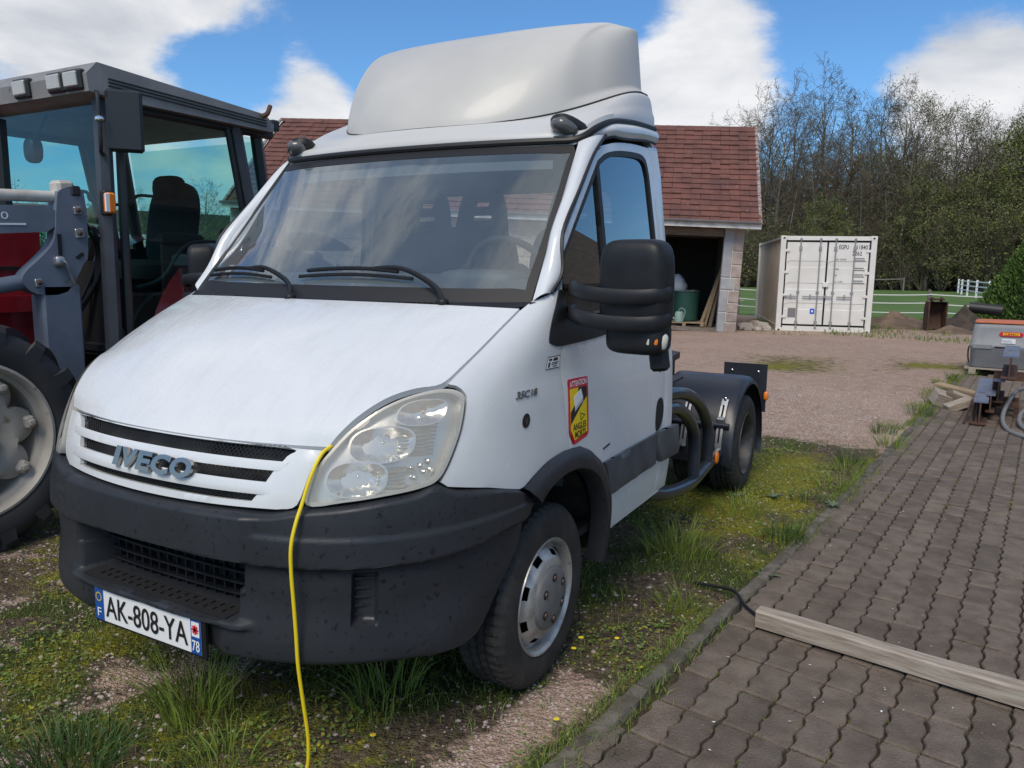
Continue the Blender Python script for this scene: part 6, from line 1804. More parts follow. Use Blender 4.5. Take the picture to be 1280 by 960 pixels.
# ================================================================ VEGETATION
M('bark_grey', (.18, .16, .135), .9, col2=(.12, .107, .09), vs=2.5, bump=.5, bs=9, bd=.03)
M('bark_pale', (.38, .36, .32), .9, col2=(.20, .185, .16), vs=3.0)
M('twig_brown', (.15, .118, .086), .9, col2=(.11, .092, .062), vs=.8)
M('spring_leaf', (.15, .165, .042), .8, col2=(.10, .12, .032), vs=1.2)
M('olive_leaf', (.11, .135, .034), .8, col2=(.15, .165, .048), vs=1.0)
M('undergrowth_twig', (.165, .138, .10), .9, col2=(.115, .105, .058), vs=.5)
M('thuja_green', (.05, .10, .016), .8, col2=(.09, .16, .026), vs=5)
def prisms(segs):
    """segs: rows p0(3), p1(3), r0, r1 -> three-sided tapered rods"""
    S_ = np.asarray(segs, float); p0, p1, r0, r1 = S_[:, :3], S_[:, 3:6], S_[:, 6], S_[:, 7]
    d = p1-p0; d /= np.linalg.norm(d, axis=1)[:, None]+1e-9
    ref = np.where(np.abs(d[:, 2:3]) < .9, np.array((0, 0, 1.)), np.array((1., 0, 0)))
    u = np.cross(d, ref); u /= np.linalg.norm(u, axis=1)[:, None]; w = np.cross(d, u)
    V = []
    for p, r_ in ((p0, r0), (p1, r1)):
        for k in range(3):
            a = math.tau*k/3; V.append(p+r_[:, None]*(math.cos(a)*u+math.sin(a)*w))
    V = np.stack(V, 1).reshape(-1, 3); n = len(S_); b = np.arange(n)[:, None]*6
    F = np.concatenate([b+np.array(q) for q in ((0, 1, 4, 3), (1, 2, 5, 4), (2, 0, 3, 5))])
    return V, F
def npmesh(name, V, F, mats, fm=None, smooth=False):
    me = bpy.data.meshes.new(name); V = np.asarray(V, np.float32); F = np.asarray(F, np.int32); k = F.shape[1]
    me.vertices.add(len(V)); me.vertices.foreach_set('co', V.ravel()); me.loops.add(F.size); me.loops.foreach_set('vertex_index', F.ravel())
    me.polygons.add(len(F)); me.polygons.foreach_set('loop_start', np.arange(0, F.size, k, dtype=np.int32))
    for m in mats: me.materials.append(m)
    if fm is not None: me.polygons.foreach_set('material_index', np.asarray(fm, np.int32))
    if smooth: me.polygons.foreach_set('use_smooth', np.ones(len(F), bool))
    me.update(calc_edges=True); me.validate(); return me
def leaves(P, size, r_, flat=.3):
    n = len(P); a = r_.normal(size=(n, 3)); a /= np.linalg.norm(a, axis=1)[:, None]; b = np.cross(a, r_.normal(size=(n, 3))); b /= np.linalg.norm(b, axis=1)[:, None]
    s = size*r_.uniform(.6, 1.3, n)[:, None]
    V = np.stack([P-a*s, P+b*s*.55, P+a*s, P-b*s*.55], 1).reshape(-1, 3)
    return V, np.arange(4*n).reshape(-1, 4)
def grow(seed, H, spread, forks=9, upright=.55, first=.28, trunk_r=.22, sub=(5, 4, 4), lean=.02, leafy=0.0):
    r_ = np.random.default_rng(seed); trunk = []; tw = []; tips = []
    def unit(v): return v/(np.linalg.norm(v)+1e-9)
    def branch(p, d, L, r0, lev):
        nseg = (5, 4, 3, 2)[min(lev, 3)]; pts = [p]; rr = [r0]
        for k in range(nseg):
            d = unit(d+r_.normal(0, .11 if lev else .07, 3)+np.array((0, 0, .10 if lev == 0 else .03)))
            p = p+d*L/nseg; pts.append(p); rr.append(r0*(1-.78*(k+1)/nseg))
        for k in range(nseg): tw.append((*pts[k], *pts[k+1], rr[k], rr[k+1]))
        if lev >= 3: tips.append(pts[-1]); return
        n = sub[lev]
        for k in range(n):
            f = .25+.75*(k+r_.uniform(0, 1))/n; i = min(int(f*nseg), nseg-1); q = pts[i]+(pts[i+1]-pts[i])*(f*nseg-i)
            dd = unit(pts[i+1]-pts[i]); side = unit(np.cross(dd, r_.normal(size=3)))
            branch(q, unit(dd*.8+side*.85), L*(.55-.12*f)*r_.uniform(.8, 1.2), max(rr[i]*.58, .006), lev+1)
    p = np.zeros(3); d = unit(np.array((r_.normal(0, lean), r_.normal(0, lean), 1.))); pts = [p]; n = 12
    for k in range(n):
        d = unit(d+np.array((r_.normal(0, .035), r_.normal(0, .035), .03))); p = p+d*H*.92/n; pts.append(p)
    trunk_r *= 1.45; rad = [trunk_r*(1-.86*(k/n)**.9)+(.35*trunk_r if k == 0 else 0) for k in range(n+1)]
    for k in range(forks):
        f = first+(.97-first)*(k+r_.uniform(0, .9))/forks; i = min(int(f*n), n-1); q = pts[i]+(pts[i+1]-pts[i])*(f*n-i)
        a = k*2.4+r_.uniform(-.5, .5); out = np.array((math.cos(a), math.sin(a), 0)); up = upright*(.7+.6*f)
        branch(q, unit(out*(1-up)+np.array((0, 0, up))), H*spread*(1.08-.75*f)*r_.uniform(.8, 1.2), rad[i]*.66, 0)
    T = MB().tube(pts, rad, 8); return T, np.array(tw), np.array(tips)
ORD = 'first second third fourth fifth sixth seventh eighth ninth tenth eleventh twelfth thirteenth fourteenth fifteenth sixteenth seventeenth eighteenth nineteenth twentieth'.split()
PROTO = []
for k, (H, sp, fk, upr, first, tr_, lf, bark, sub) in enumerate((
        (23, .50, 15, .50, .16, .24, 0, 'bark_grey', (6, 4, 4)), (21, .52, 15, .44, .14, .22, 0, 'bark_grey', (6, 4, 4)), (19, .46, 15, .42, .12, .20, 1, 'bark_grey', (5, 4, 4)),
        (20, .32, 16, .52, .22, .14, 0, 'bark_pale', (6, 5, 5)), (16, .50, 15, .38, .08, .20, 2, 'bark_grey', (5, 4, 4)), (22, .48, 15, .46, .18, .22, 3, 'bark_grey', (6, 4, 4)))):
    T, tw, tips = grow(100+k, H, sp, fk, upr, first, tr_, sub)
    tw[:, 6:8] = np.maximum(tw[:, 6:8], .015)
    tm = bpy.data.meshes.new('trunk'); tm.from_pydata(T.v, [], T.f); tm.materials.append(g[bark]); tm.shade_smooth()
    V, F = prisms(tw); fm = np.zeros(len(F), int)
    if lf:
        r_ = np.random.default_rng(k); m = {1: 2, 2: 7, 3: 1}[lf]
        P = np.repeat(tips, m, 0)+r_.normal(0, .35, (len(tips)*m, 3)); LV, LF = leaves(P, .09 if lf != 2 else .13, r_)
        F = np.concatenate([F, LF+len(V)]); V = np.concatenate([V, LV]); fm = np.concatenate([fm, np.ones(len(LF), int)])
    PROTO.append((tm, npmesh('crown', V, F, [g['twig_brown'], g['spring_leaf' if lf != 2 else 'olive_leaf']], fm), H))
def tree(k, x, y, s, rz, lab, z=0):
    tm, cm, H = PROTO[k]
    o = thing('woodland_tree', lab, 'tree', (x, y, z), (0, 0, rz), 'trees of the wood beyond the meadow'); o.scale = (s, s, s)
    link('trunk', tm, o); link('crown', cm, o)
KIND = ['tall bare tree', 'broad bare tree', 'freshly leafed tree', 'slim pale-trunked tree', 'dense olive tree', 'sparsely leafed tree']
def wood():
    r_ = random.Random(12); C = (2.16, -2.5); used = set()
    def put(px, dist, k, s):
        az = -.50556+math.atan((px-640)/974.7); x = C[0]+dist*math.sin(az)/math.cos(math.atan((px-640)/974.7)+.0) if False else C[0]+dist*math.sin(az); y = C[1]+dist*math.cos(az)
        where = 'above garage roof' if px < 940 else 'behind the container' if px < 1105 else 'behind far white fence' if px < 1215 else 'behind cone-shaped bush'
        row = 'at the wood edge' if dist < 91 else 'in the second row' if dist < 98 else 'deep in the wood'
        lab = '%s %s %s' % (KIND[k], row, where)
        if lab in used:
            for w in ('leftmost', 'second', 'third', 'fourth', 'fifth', 'sixth', 'seventh'):
                l2 = '%s, %s from left' % (lab, w) if w != 'leftmost' else lab
                if l2 not in used: lab = l2; break
        used.add(lab)
        d = math.hypot(x-2, y+2.5); z = -.3+13.0*float(sm(d, 92, 190)) if d > 90 else 0
        tree(k, x, y, s*.87, r_.uniform(0, 6.28), lab, z-.1)
    for px, dist, k, s in ((918, 90, 1, .92), (940, 93, 0, .98), (960, 90, 1, 1.0), (985, 95, 0, 1.02), (1010, 88, 3, .80), (1030, 92, 0, 1.08), (1055, 97, 1, 1.12), (1075, 90, 5, 1.0), (1097, 95, 0, .98), (1115, 88, 2, 1.05), (1140, 92, 5, .95), (1165, 89, 2, 1.0), (1180, 96, 1, .98), (1192, 87, 3, .85), (1215, 91, 2, 1.0), (1235, 96, 5, .92), (1250, 88, 4, 1.05), (1275, 92, 5, 1.0), (1290, 87, 4, 1.1), (905, 105, 2, .9), (870, 108, 1, .78), (845, 110, 0, .70), (1310, 94, 5, 1.0), (1328, 88, 4, 1.0),
                           (940, 103, 5, .95), (1000, 104, 2, 1.0), (1045, 105, 5, .95), (1088, 103, 1, .9), (1128, 105, 0, .85), (1205, 104, 0, .85), (1262, 104, 1, .85),
                           (972, 86, 3, .62), (1060, 86, 3, .66), (1150, 86, 4, .72), (1225, 85, 4, .70), (1100, 87, 2, .78), (1020, 85, 4, .6)):
        put(px, dist, k, s)
    for i, (px, dist, k, s) in enumerate(((-60, 100, 2, .34), (0, 104, 1, .32), (60, 98, 2, .30), (120, 102, 4, .36), (170, 100, 5, .34), (215, 104, 2, .40), (262, 100, 1, .42), (310, 102, 2, .42))):
        az = -.50556+math.atan((px-640)/974.7); x, y = C[0]+dist*math.sin(az), C[1]+dist*math.cos(az)
        tm, cm, H = PROTO[k]; o = thing('far_tree', '%s distant tree from the left seen through the tractor cab glass' % ORD[i], 'tree', (x, y, 2), (0, 0, px), 'far trees behind the tractor'); o.scale = (s, s, s); link('trunk', tm, o); link('crown', cm, o)
wood()
def undergrowth():
    r_ = np.random.default_rng(5); segs = []; L_ = []
    n = 700
    for k in range(n):
        px = r_.uniform(880, 1480) if k > 60 else r_.uniform(-80, 330); dist = r_.uniform(85, 108); az = -.50556+math.atan((px-640)/974.7)
        x, y = 2.16+dist*math.sin(az), -2.5+dist*math.cos(az); z = -.3+13*float(sm(math.hypot(x-2, y+2.5), 92, 190)); h = r_.uniform(3.5, 12.5)*(.85+.25*(px > 1120))
        base = np.array((x, y, max(z, 0)))
        for s in range(9):
            a = r_.uniform(0, 6.28); d = np.array((math.cos(a)*.45, math.sin(a)*.45, 1.)); d /= np.linalg.norm(d); L = h*r_.uniform(.6, 1.0); p = base.copy(); pts = [p]
            for q in range(4):
                d = d+r_.normal(0, .14, 3); d /= np.linalg.norm(d); p = p+d*L/4; pts.append(p); segs.append((*pts[-2], *pts[-1], .035*(1-q/5), .035*(1-(q+1)/5)))
            for q in range(16):
                i = r_.integers(1, 4); f = r_.uniform(); b = pts[i]*(1-f)+pts[i+1]*f; dd = r_.normal(0, 1, 3)+np.array((0, 0, .4)); dd /= np.linalg.norm(dd); e = b+dd*r_.uniform(.5, 1.9)
                segs.append((*b, *e, .016, .010))
                if r_.uniform() < .55: L_.append(e); L_.append((b+e)/2)
    V, F = prisms(segs); LV, LF = leaves(np.array(L_)+r_.normal(0, .15, (len(L_), 3)), .13, r_)
    fm = np.concatenate([np.zeros(len(F), int), np.ones(len(LF), int)])
    me = npmesh('undergrowth', np.concatenate([V, LV]), np.concatenate([F, LF+len(V)]), [g['undergrowth_twig'], g['olive_leaf']], fm)
    o = link('undergrowth', me); o['kind'] = 'stuff'; tag(o, 'brown and olive undergrowth along the edge of the wood', 'undergrowth'); del o['category']
undergrowth()
def wood_mass():
    r_ = np.random.default_rng(15); segs = []
    for k in range(520):
        px = r_.uniform(885, 1500); dist = r_.uniform(97, 116); az = -.50556+math.atan((px-640)/974.7); x, y = 2.16+dist*math.sin(az), -2.5+dist*math.cos(az)
        z = -.3+13*float(sm(math.hypot(x-2, y+2.5), 92, 190)); h = r_.uniform(9, 15.0)*(.9 if px < 960 else 1); p = np.array((x, y, z)); pts = [p]; d = np.array((r_.normal(0, .06), r_.normal(0, .06), 1.))
        for q in range(5): p = p+d*h/5+r_.normal(0, .15, 3); pts.append(p); segs.append((*pts[-2], *pts[-1], .09*(1-q/6), .09*(1-(q+1)/6)))
        for q in range(26):
            f = r_.uniform(.15, 1)*4.999; i = int(f); b = pts[i]+(pts[i+1]-pts[i])*(f-i); dd = r_.normal(0, 1, 3); dd[2] = abs(dd[2])*.7+.3; dd /= np.linalg.norm(dd); L = r_.uniform(1.0, 2.8); e = b+dd*L; segs.append((*b, *e, .028, .014))
            for w in range(4): t = r_.uniform(.3, 1); c = b+(e-b)*t; d2 = dd+r_.normal(0, .6, 3); d2 /= np.linalg.norm(d2); segs.append((*c, *(c+d2*r_.uniform(.5, 1.3)), .016, .012))
    V, F = prisms(segs); o = link('wood_mass', npmesh('wood_mass', V, F, [g['undergrowth_twig']])); o['kind'] = 'stuff'; o['label'] = 'bare brown thicket of the wood behind the front trees'
wood_mass()
def thuja():
    r_ = np.random.default_rng(9); t = thing('conifer_bush', 'dense green cone-shaped conifer behind the grey fuel tank', 'bush', (4.30, 26.2, 0))
    MB().tube([(0, 0, 0), (0, 0, 2.3)], [.09, .02], 8).obj('trunk', g['bark_grey'], t)
    n = 20000; z = r_.uniform(0, 1, n)**1.3; a = r_.uniform(0, 6.28, n); rad = 1.75*(1-z)**.85*(.75+.3*vnoise(a*2.2, z*9, 1, 3))*r_.uniform(.72, 1.02, n)
    P = np.stack([rad*np.cos(a), rad*np.sin(a), .05+2.75*z], -1)
    up = np.stack([np.cos(a)*.55, np.sin(a)*.55, np.ones(n)*.9], -1)+r_.normal(0, .35, (n, 3)); up /= np.linalg.norm(up, axis=1)[:, None]; sd = np.cross(up, r_.normal(size=(n, 3))); sd /= np.linalg.norm(sd, axis=1)[:, None]
    s = r_.uniform(.05, .12, n)[:, None]; V = np.stack([P-up*s*.3, P+sd*s*.35+up*s*.3, P+up*s, P-sd*s*.35+up*s*.3], 1).reshape(-1, 3)
    link('crown', npmesh('crown', V, np.arange(4*n).reshape(-1, 4), [g['thuja_green']]), t)
thuja()
# ---- low plants of the yard
M('grass_blade', (.12, .18, .028), .6, col2=(.19, .25, .042), vs=6, spec=.3)
M('grass_dark', (.042, .092, .024), .6, col2=(.065, .12, .03), vs=6, spec=.3)
M('grass_dry', (.21, .17, .085), .8, col2=(.14, .13, .05), vs=8)
M('weed_leaf', (.11, .175, .034), .7, col2=(.15, .21, .042), vs=9)
M('weed_grey', (.105, .150, .095), .75, col2=(.14, .185, .12), vs=9)
M('moss_yellow', (.34, .31, .018), .9, col2=(.19, .18, .016), vs=6)
M('stone_chip', (.36, .275, .245), .85, col2=(.46, .385, .35), vs=6, col3=(.14, .10, .09), v3=30, f3=.55)
M('petal_yellow', (.80, .62, .02), .6)
def blades(base, h, lean, w, r_, seg=3):
    """curved tapering blades: base (n,3), heights h, lean vectors (n,2)"""
    n = len(base); rows = []
    a = r_.uniform(0, math.pi, n); side = np.stack([np.cos(a), np.sin(a), np.zeros(n)], -1)
    for k in range(seg+1):
        f = k/seg; c = base+np.stack([lean[:, 0]*h*f**1.8, lean[:, 1]*h*f**1.8, h*f*(1-.25*np.hypot(lean[:, 0], lean[:, 1])*f)], -1)
        ww = (w*(1-f**1.6*.97))[:, None]; rows.append((c-side*ww, c+side*ww))
    V = np.stack([q for p in rows for q in p], 1).reshape(-1, 3); m = 2*(seg+1); b = np.arange(n)[:, None]*m
    F = np.concatenate([b+np.array((2*k, 2*k+1, 2*k+3, 2*k+2)) for k in range(seg)])
    return V, F
def tuft(x, y, n, r0, h0, lab, seed, mat='grass_blade', spread=.75, w=.0027):
    n = int(n*.6); r_ = np.random.default_rng(seed); a = r_.uniform(0, 6.28, n); rr = r0*np.sqrt(r_.uniform(0, 1, n)); P = np.stack([rr*np.cos(a), rr*np.sin(a), np.full(n, -.005)], -1)
    out = np.stack([np.cos(a), np.sin(a)], -1)*(rr/r0*spread)[:, None]+r_.normal(0, .26, (n, 2))
    V, F = blades(P, h0*r_.uniform(.45, 1.05, n), out, w*r_.uniform(.6, 1.2, n), r_, 4)
    dry = (r_.uniform(size=n) < .10); fm = np.tile(dry.astype(int), 4)
    o = link('grass_tuft', npmesh('grass_tuft', V, F, [g[mat], g['grass_dry']], fm, True)); o.location = (x, y, float(ground_z(np.array(x), np.array(y)))); tag(o, lab, 'grass', 'grass tufts in the yard'); return o
for a_ in ((-.02, -.80, 260, .13, .36, 'tall light green grass tuft under the number plate', 1), (-.14, -1.20, 620, .17, .15, 'dark dense grass tuft in the near left corner', 2, 'grass_dark', .8), (.50, -.40, 170, .14, .28, 'thin tall grass tuft under the bumper left of the front wheel', 3), (.30, -.96, 170, .10, .15, 'small grass tuft left of the yellow cord end', 4),
           (.97, 1.62, 420, .19, .24, 'broad grass tuft beside the truck between front wheel and kerb', 5), (1.44, 2.15, 260, .13, .20, 'dark grass tuft growing over the kerb', 6, 'grass_dark', .8), (1.30, -.24, 260, .075, .10, 'grass tuft at the kerb at the lower picture edge', 7, 'grass_dark', .7), (1.78, -.08, 160, .06, .06, 'low grass tuft in the nearest paving joint', 8),
           (1.18, .92, 180, .10, .15, 'grass tuft against the kerb level with the timber end', 9), (2.38, 1.30, 110, .06, .05, 'small grass tuft between pavers behind the timber', 10), (2.70, 2.9, 140, .10, .06, 'low grass patch between pavers at the right edge', 11), (1.31, .06, 70, .04, .09, 'narrow grass tuft at the kerb below the front wheel', 12), (1.48, .42, 70, .06, .09, 'dry thin tuft on the paving left of the timber', 13, 'grass_dry'),
           (.55, .95, 150, .16, .16, 'grass tuft behind the front wheel', 14), (1.10, 2.55, 240, .18, .16, 'green tuft beside the truck side bars', 15), (1.86, .55, 60, .04, .05, 'thin olive tuft between pavers in front of the timber', 16, 'grass_dry')):
    tuft(*a_)
# tufts along the far kerb and the tank
r_ = random.Random(4)
for k in range(20):
    y = 3.0+8.8*(k+r_.uniform(0, .7))/20; d = r_.uniform(-.22, .10)
    tuft(float(kerb_x(y))+d, y, 150, r_.uniform(.08, .16), r_.uniform(.10, .22), '%s grass tuft along the far kerb, counted from the truck towards the tank' % ORD[k], 40+k, 'grass_blade' if k % 3 else 'grass_dark')
def rosette(x, y, n, L, lab, seed, mat):
    n = int(n*1.8)
    r_ = np.random.default_rng(seed); V = []; F = []
    for k in range(n):
        a = math.tau*k/n+r_.normal(0, .25); l = L*.68*r_.uniform(.45, 1.1); ln = r_.uniform(.2, .7); w = l*.13
        rows = []
        for q in np.linspace(0, 1, 6):
            c = np.array((math.cos(a)*l*q, math.sin(a)*l*q, .004+l*ln*math.sin(q*1.9)*.6)); sdv = np.array((-math.sin(a), math.cos(a), 0)); ww = w*math.sin(math.pi*(.1+.9*q)**.8)*(1+.25*math.sin(q*25))
            rows.append([c-sdv*ww, c+np.array((0, 0, -.006)), c+sdv*ww])
        b = len(V); V += [p for rr in rows for p in rr]
        for i in range(5):
            for j in range(2): F.append((b+i*3+j, b+i*3+j+1, b+(i+1)*3+j+1, b+(i+1)*3+j))
    o = mesh('weed_rosette', V, F, g[mat], None, 80); o.location = (x, y, float(ground_z(np.array(x), np.array(y)))+.004); tag(o, lab, 'weed', 'leaf rosettes along the kerb'); return o
for a_ in ((1.36, .60, 12, .085, 'grey-green leaf rosette against the kerb nearest the wheel', 1, 'weed_grey'), (1.46, 1.55, 11, .10, 'silvery leaf rosette at the kerb above the timber end', 2, 'weed_grey'), (1.43, 1.30, 9, .06, 'small pale rosette beside the black cable', 3, 'weed_grey'), (1.60, 3.0, 11, .10, 'grey-green rosette at the kerb by the moss patch', 4, 'weed_grey'), (1.18, .68, 8, .06, 'green leaf rosette beside the bare gravel', 5, 'weed_leaf'), (.98, 2.9, 9, .09, 'pale rosette in the moss beside the rear wheel', 6, 'weed_grey'), (1.21, 3.02, 10, .10, 'silvery rosette lying in the yellow moss', 7, 'weed_grey')):
    rosette(*a_)
def ground_cover():
    r_ = np.random.default_rng(21)
    def scatter(n, x0, x1, y0, y1, dens):
        x = r_.uniform(x0, x1, n); y = r_.uniform(y0, y1, n); k = (r_.uniform(size=n) < dens(x, y)) & (x < kerb_x(y)-.04); return x[k], y[k]
    grav = lambda x, y: np.clip(np.exp(-((x-(kerb_x(y)-.20))/.13)**2)*sm(-y, -1.4, -.2)*sm(vnoise(x, y, 3, 8)+.5*(vnoise(x, y, 9, 29, 2)-.5), .30, .60)+sm(vnoise(x+3, y, 1.9, 9)+.5*(vnoise(x, y, 8, 19, 2)-.5), .42, .68)*sm(-x, -.35, .1)*sm(-y, -.3, .1)+sm(y, 4.6, 5.6), 0, 1)
    # short grass
    x, y = scatter(150000, -3.2, 1.9, -1.5, 5.6, lambda x, y: (.10+.90*sm(vnoise(x, y, 2.2, 14), .42, .60))*(1-.93*grav(x, y))*np.exp(-np.maximum(y-1.0, 0)*.22))
    n = len(x); P = np.stack([x, y, ground_z(x, y)-.003], -1); h = r_.uniform(.012, .055, n)*(.5+vnoise(x, y, 3.1, 16)); V, F = blades(P, h, r_.normal(0, .45, (n, 2)), r_.uniform(.0009, .0022, n), r_, 2)
    c = r_.choice(3, n, p=(.52, .20, .28)); fm = np.tile(c, 2)
    o = link('short_grass', npmesh('short_grass', V, F, [g['grass_blade'], g['grass_dark'], g['grass_dry']], fm, True)); o['kind'] = 'stuff'; o['label'] = 'short patchy grass over the mossy yard'
    # small leaved weeds: clover-like leaflets
    x, y = scatter(80000, -3.0, 1.8, -1.5, 4.6, lambda x, y: sm(vnoise(x, y, 2.7, 33), .42, .62)*(1-.9*grav(x, y)))
    n = len(x); z = ground_z(x, y)+r_.uniform(.004, .045, n)*sm(vnoise(x, y, 2.7, 33), .5, .75); P = np.stack([x, y, z], -1); a = r_.uniform(0, 6.28, n); d = np.stack([np.cos(a), np.sin(a), r_.normal(0, .25, n)], -1); e = np.stack([-np.sin(a), np.cos(a), r_.normal(0, .25, n)], -1); s = r_.uniform(.004, .011, n)[:, None]
    V = np.stack([P-d*s, P-e*s*.7+d*s*.2, P+d*s, P+e*s*.7+d*s*.2], 1).reshape(-1, 3)
    o = link('small_weeds', npmesh('small_weeds', V, np.arange(4*n).reshape(-1, 4), [g['weed_leaf'], g['moss_yellow']], (r_.uniform(size=n) < .2).astype(int))); o['kind'] = 'stuff'; o['label'] = 'small leaved weeds spreading between truck and kerb'
    # straw and dead stalks lying flat
    x, y = scatter(9000, -3.0, 1.9, -1.5, 5.0, lambda x, y: .8+0*x); n = len(x); a = r_.uniform(0, 6.28, n); l = r_.uniform(.01, .05, n); z = ground_z(x, y)
    p0 = np.stack([x, y, z+.004], -1); p1 = np.stack([x+l*np.cos(a), y+l*np.sin(a), z+r_.uniform(.003, .014, n)], -1); V, F = prisms(np.concatenate([p0, p1, np.full((n, 1), .0011), np.full((n, 1), .0006)], 1))
    o = link('dead_stalks', npmesh('dead_stalks', V, F, [g['grass_dry']])); o['kind'] = 'stuff'; o['label'] = 'dry straw and dead stalks lying on the yard'
    # weeds hugging the kerb
    n = 16000; y = r_.uniform(-.9, 11.5, n); d = np.where(r_.uniform(size=n) < .85, -.05, .045)+r_.normal(0, .022, n); x = kerb_x(y)+d; k = r_.uniform(size=n) < sm(vnoise(x*0+3, y, 1.7, 71), .40, .62); x, y = x[k], y[k]; n = len(x)
    V, F = blades(np.stack([x, y, np.full(n, -.012)], -1), r_.uniform(.015, .065, n), r_.normal(0, .5, (n, 2)), r_.uniform(.0012, .003, n), r_, 2); o = link('kerb_weeds', npmesh('kerb_weeds', V, F, [g['grass_blade'], g['weed_leaf'], g['grass_dry']], np.tile(r_.choice(3, n, p=(.45, .35, .2)), 2), True)); o['kind'] = 'stuff'; o['label'] = 'weeds and grass growing along both sides of the kerb'
    # moss cushions
    x, y = scatter(46000, -3.0, 1.9, -1.4, 5.3, lambda x, y: np.clip(sm(vnoise(x, y, 1.5, 12), .38, .60)*(.10+1.4*np.exp(-(((x-1.15)/.48)**2+((y-3.75)/1.05)**2))+.7*np.exp(-(((x-1.0)/.35)**2+((y-2.4)/.9)**2))+.22*np.exp(-(((x+1.3)/.9)**2+((y+.5)/.4)**2))), 0, 1)*(1-grav(x, y)))
    def lumps(x, y, s, flat, mats, fm, name, lab, lift=0.0):
        n = len(x); ring = 6; base = [(0, 0, 1)]+[(math.cos(k*math.tau/ring), math.sin(k*math.tau/ring), .25) for k in range(ring)]+[(.9*math.cos((k+.5)*math.tau/ring), .9*math.sin((k+.5)*math.tau/ring), -.5) for k in range(ring)]
        B = np.array(base)[None]*(1+r_.normal(0, .16, (n, 13, 1))); rz = r_.uniform(0, 6.28, n); c, q = np.cos(rz)[:, None], np.sin(rz)[:, None]; el = r_.uniform(.65, 1, n)[:, None]
        X = B[..., 0]*c-B[..., 1]*q*el; Y = B[..., 0]*q+B[..., 1]*c*el
        V = np.stack([X*s[:, None]+x[:, None], Y*s[:, None]+y[:, None], B[..., 2]*(s*flat)[:, None]+(ground_z(x, y)+lift)[:, None]], -1).reshape(-1, 3)
        T = [(0, 1+k, 1+(k+1) % ring) for k in range(ring)]+[(1+k, 7+k, 1+(k+1) % ring) for k in range(ring)]+[(1+(k+1) % ring, 7+k, 7+(k+1) % ring) for k in range(ring)]
        F = (np.arange(n)[:, None, None]*13+np.array(T)[None]).reshape(-1, 3)
        o = link(name, npmesh(name, V, F, mats, None if fm is None else np.repeat(fm, len(T)))); o['kind'] = 'stuff'; o['label'] = lab
    lumps(x, y, r_.uniform(.002, .008, len(x)), .6, [g['moss_yellow']], None, 'moss_cushions', 'yellow green moss cushions between truck and kerb')
    # loose stones
    x1, y1 = scatter(60000, -2.8, 1.7, -1.5, 4.2, lambda x, y: .13+.87*grav(x, y)); x2, y2 = scatter(14000, -1.5, 2.2, 4.5, 9.0, lambda x, y: .75*grav(x, y)); x3, y3 = scatter(700, -2.6, 1.3, -1.5, 1.0, lambda x, y: .3+0*x)
    x, y = np.concatenate([x1, x2, x3]), np.concatenate([y1, y2, y3]); s = np.concatenate([r_.gamma(2.2, .0016, len(x1))+.0014, r_.uniform(.004, .011, len(x2)), r_.uniform(.005, .014, len(x3))])
    lumps(x, y, s, .65, [g['stone_chip'], g['rock_pale']], (r_.uniform(size=len(x)) < .08).astype(int), 'loose_stones', 'loose pinkish stone chips on the yard')
    # dead bits and white petals on the paving
    x = r_.uniform(1.4, 3.0, 420); y = r_.uniform(-.4, 6, 420); k = x > kerb_x(y)+.06; x, y = x[k], y[k]; P = np.stack([x, y, np.full(len(x), .006)], -1); V, F = leaves(P, .007, r_); V[:, 2] = .004+np.abs(V[:, 2]-.006)*.3
    o = link('paving_litter', npmesh('paving_litter', V, F, [g['grass_dry'], g['sticker_white']], (r_.uniform(size=len(F)) < .25).astype(int))); o['kind'] = 'stuff'; o['label'] = 'dry bits and pale petals strewn on the paving'
    # grass in the paving joints
    x = r_.uniform(1.35, 3.1, 30000); y = r_.uniform(-.5, 7, 30000); o0 = np.array((1.61, .332)); M2 = np.linalg.inv(np.stack([pa, pb], 1)); q = (np.stack([x, y], -1)-o0) @ M2.T; fr = np.abs(q-np.round(q))
    k = ((fr[:, 0] < .05) | (fr[:, 1] < .02)) & (vnoise(x, y, 1.1, 51) > .52) & (x > kerb_x(y)+.05); x, y = x[k], y[k]; n = len(x)
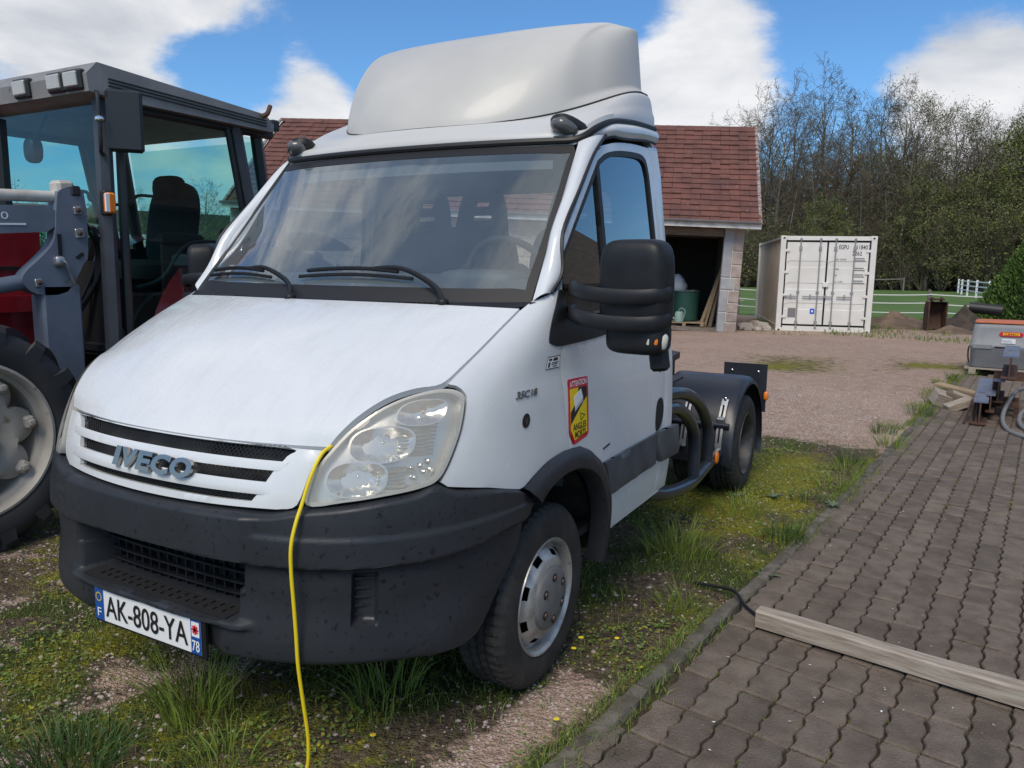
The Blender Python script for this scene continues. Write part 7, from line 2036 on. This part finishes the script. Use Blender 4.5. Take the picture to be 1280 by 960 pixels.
    V, F = blades(np.stack([x, y, np.full(n, -.015)], -1), r_.uniform(.012, .035, n), r_.normal(0, .4, (n, 2)), r_.uniform(.001, .002, n), r_, 2); o = link('joint_grass', npmesh('joint_grass', V, F, [g['grass_blade'], g['moss_yellow']], np.tile((r_.uniform(size=n) < .4).astype(int), 2), True)); o['kind'] = 'stuff'; o['label'] = 'sparse grass and moss in the paving joints'
ground_cover()
def flowers():
    for k, (x, y, lab) in enumerate(((1.00, .12, 'yellow flower nearest the front tyre'), (1.10, .33, 'yellow flower between front tyre and kerb'), (1.02, .16, 'yellow flower on the taller stem at the front tyre'), (.62, -.62, 'yellow flower low beneath the bumper'), (1.11, -.24, 'yellowing weed flower beside the gravel strip'))):
        h = (.10, .075, .13, .02, .03)[k]; t = thing('yellow_flower', lab, 'flower', (x, y, 0), (0, 0, k), 'yellow flowers by the front wheel')
        MB().tube([(0, 0, 0), (.004, .002, h)], .0012, 5).obj('stem', g['weed_leaf'], t); b = MB()
        for q in range(7): a = q*math.tau/7; b.ellipsoid((.004+.006*math.cos(a), .002+.006*math.sin(a), h+.002), (.0055, .0035, .0015), 1, 8, 5, rotm(0, 0, a))
        b.obj('petals', g['petal_yellow'], t)
flowers()
def verge():
    """rough grass along the road edge and round the container"""
    r_ = np.random.default_rng(77); n = 26000; x = r_.uniform(-3.2, 5.2, n); y = r_.uniform(18.2, 28, n)
    e = 21.4+.32*(x+2.2); e = np.where(x > .5, 24.0, e); k = r_.uniform(size=n) < np.where(y > e-.2, 1.0, .25*(vnoise(x, y, .9, 61) > .55)); a, b = inside_build(x, y); k &= ~((a < .3) & (b > -.4)); c, s = math.cos(.2976), math.sin(.2976); u = (x+1.904)*c+(y-19.707)*s; v = -(x+1.904)*s+(y-19.707)*c; k &= ~((u > 0) & (u < 2.44) & (v > 0) & (v < 6.1))
    x, y = x[k], y[k]; n = len(x); V, F = blades(np.stack([x, y, np.full(n, .0)], -1), r_.uniform(.05, .16, n), r_.normal(0, .4, (n, 2)), r_.uniform(.005, .011, n), r_, 2)
    o = link('verge_grass', npmesh('verge_grass', V, F, [g['grass_blade'], g['grass_dark']], np.tile((r_.uniform(size=n) < .4).astype(int), 2), True)); o['kind'] = 'stuff'; o['label'] = 'rough grass along the road edge round the container'
verge()
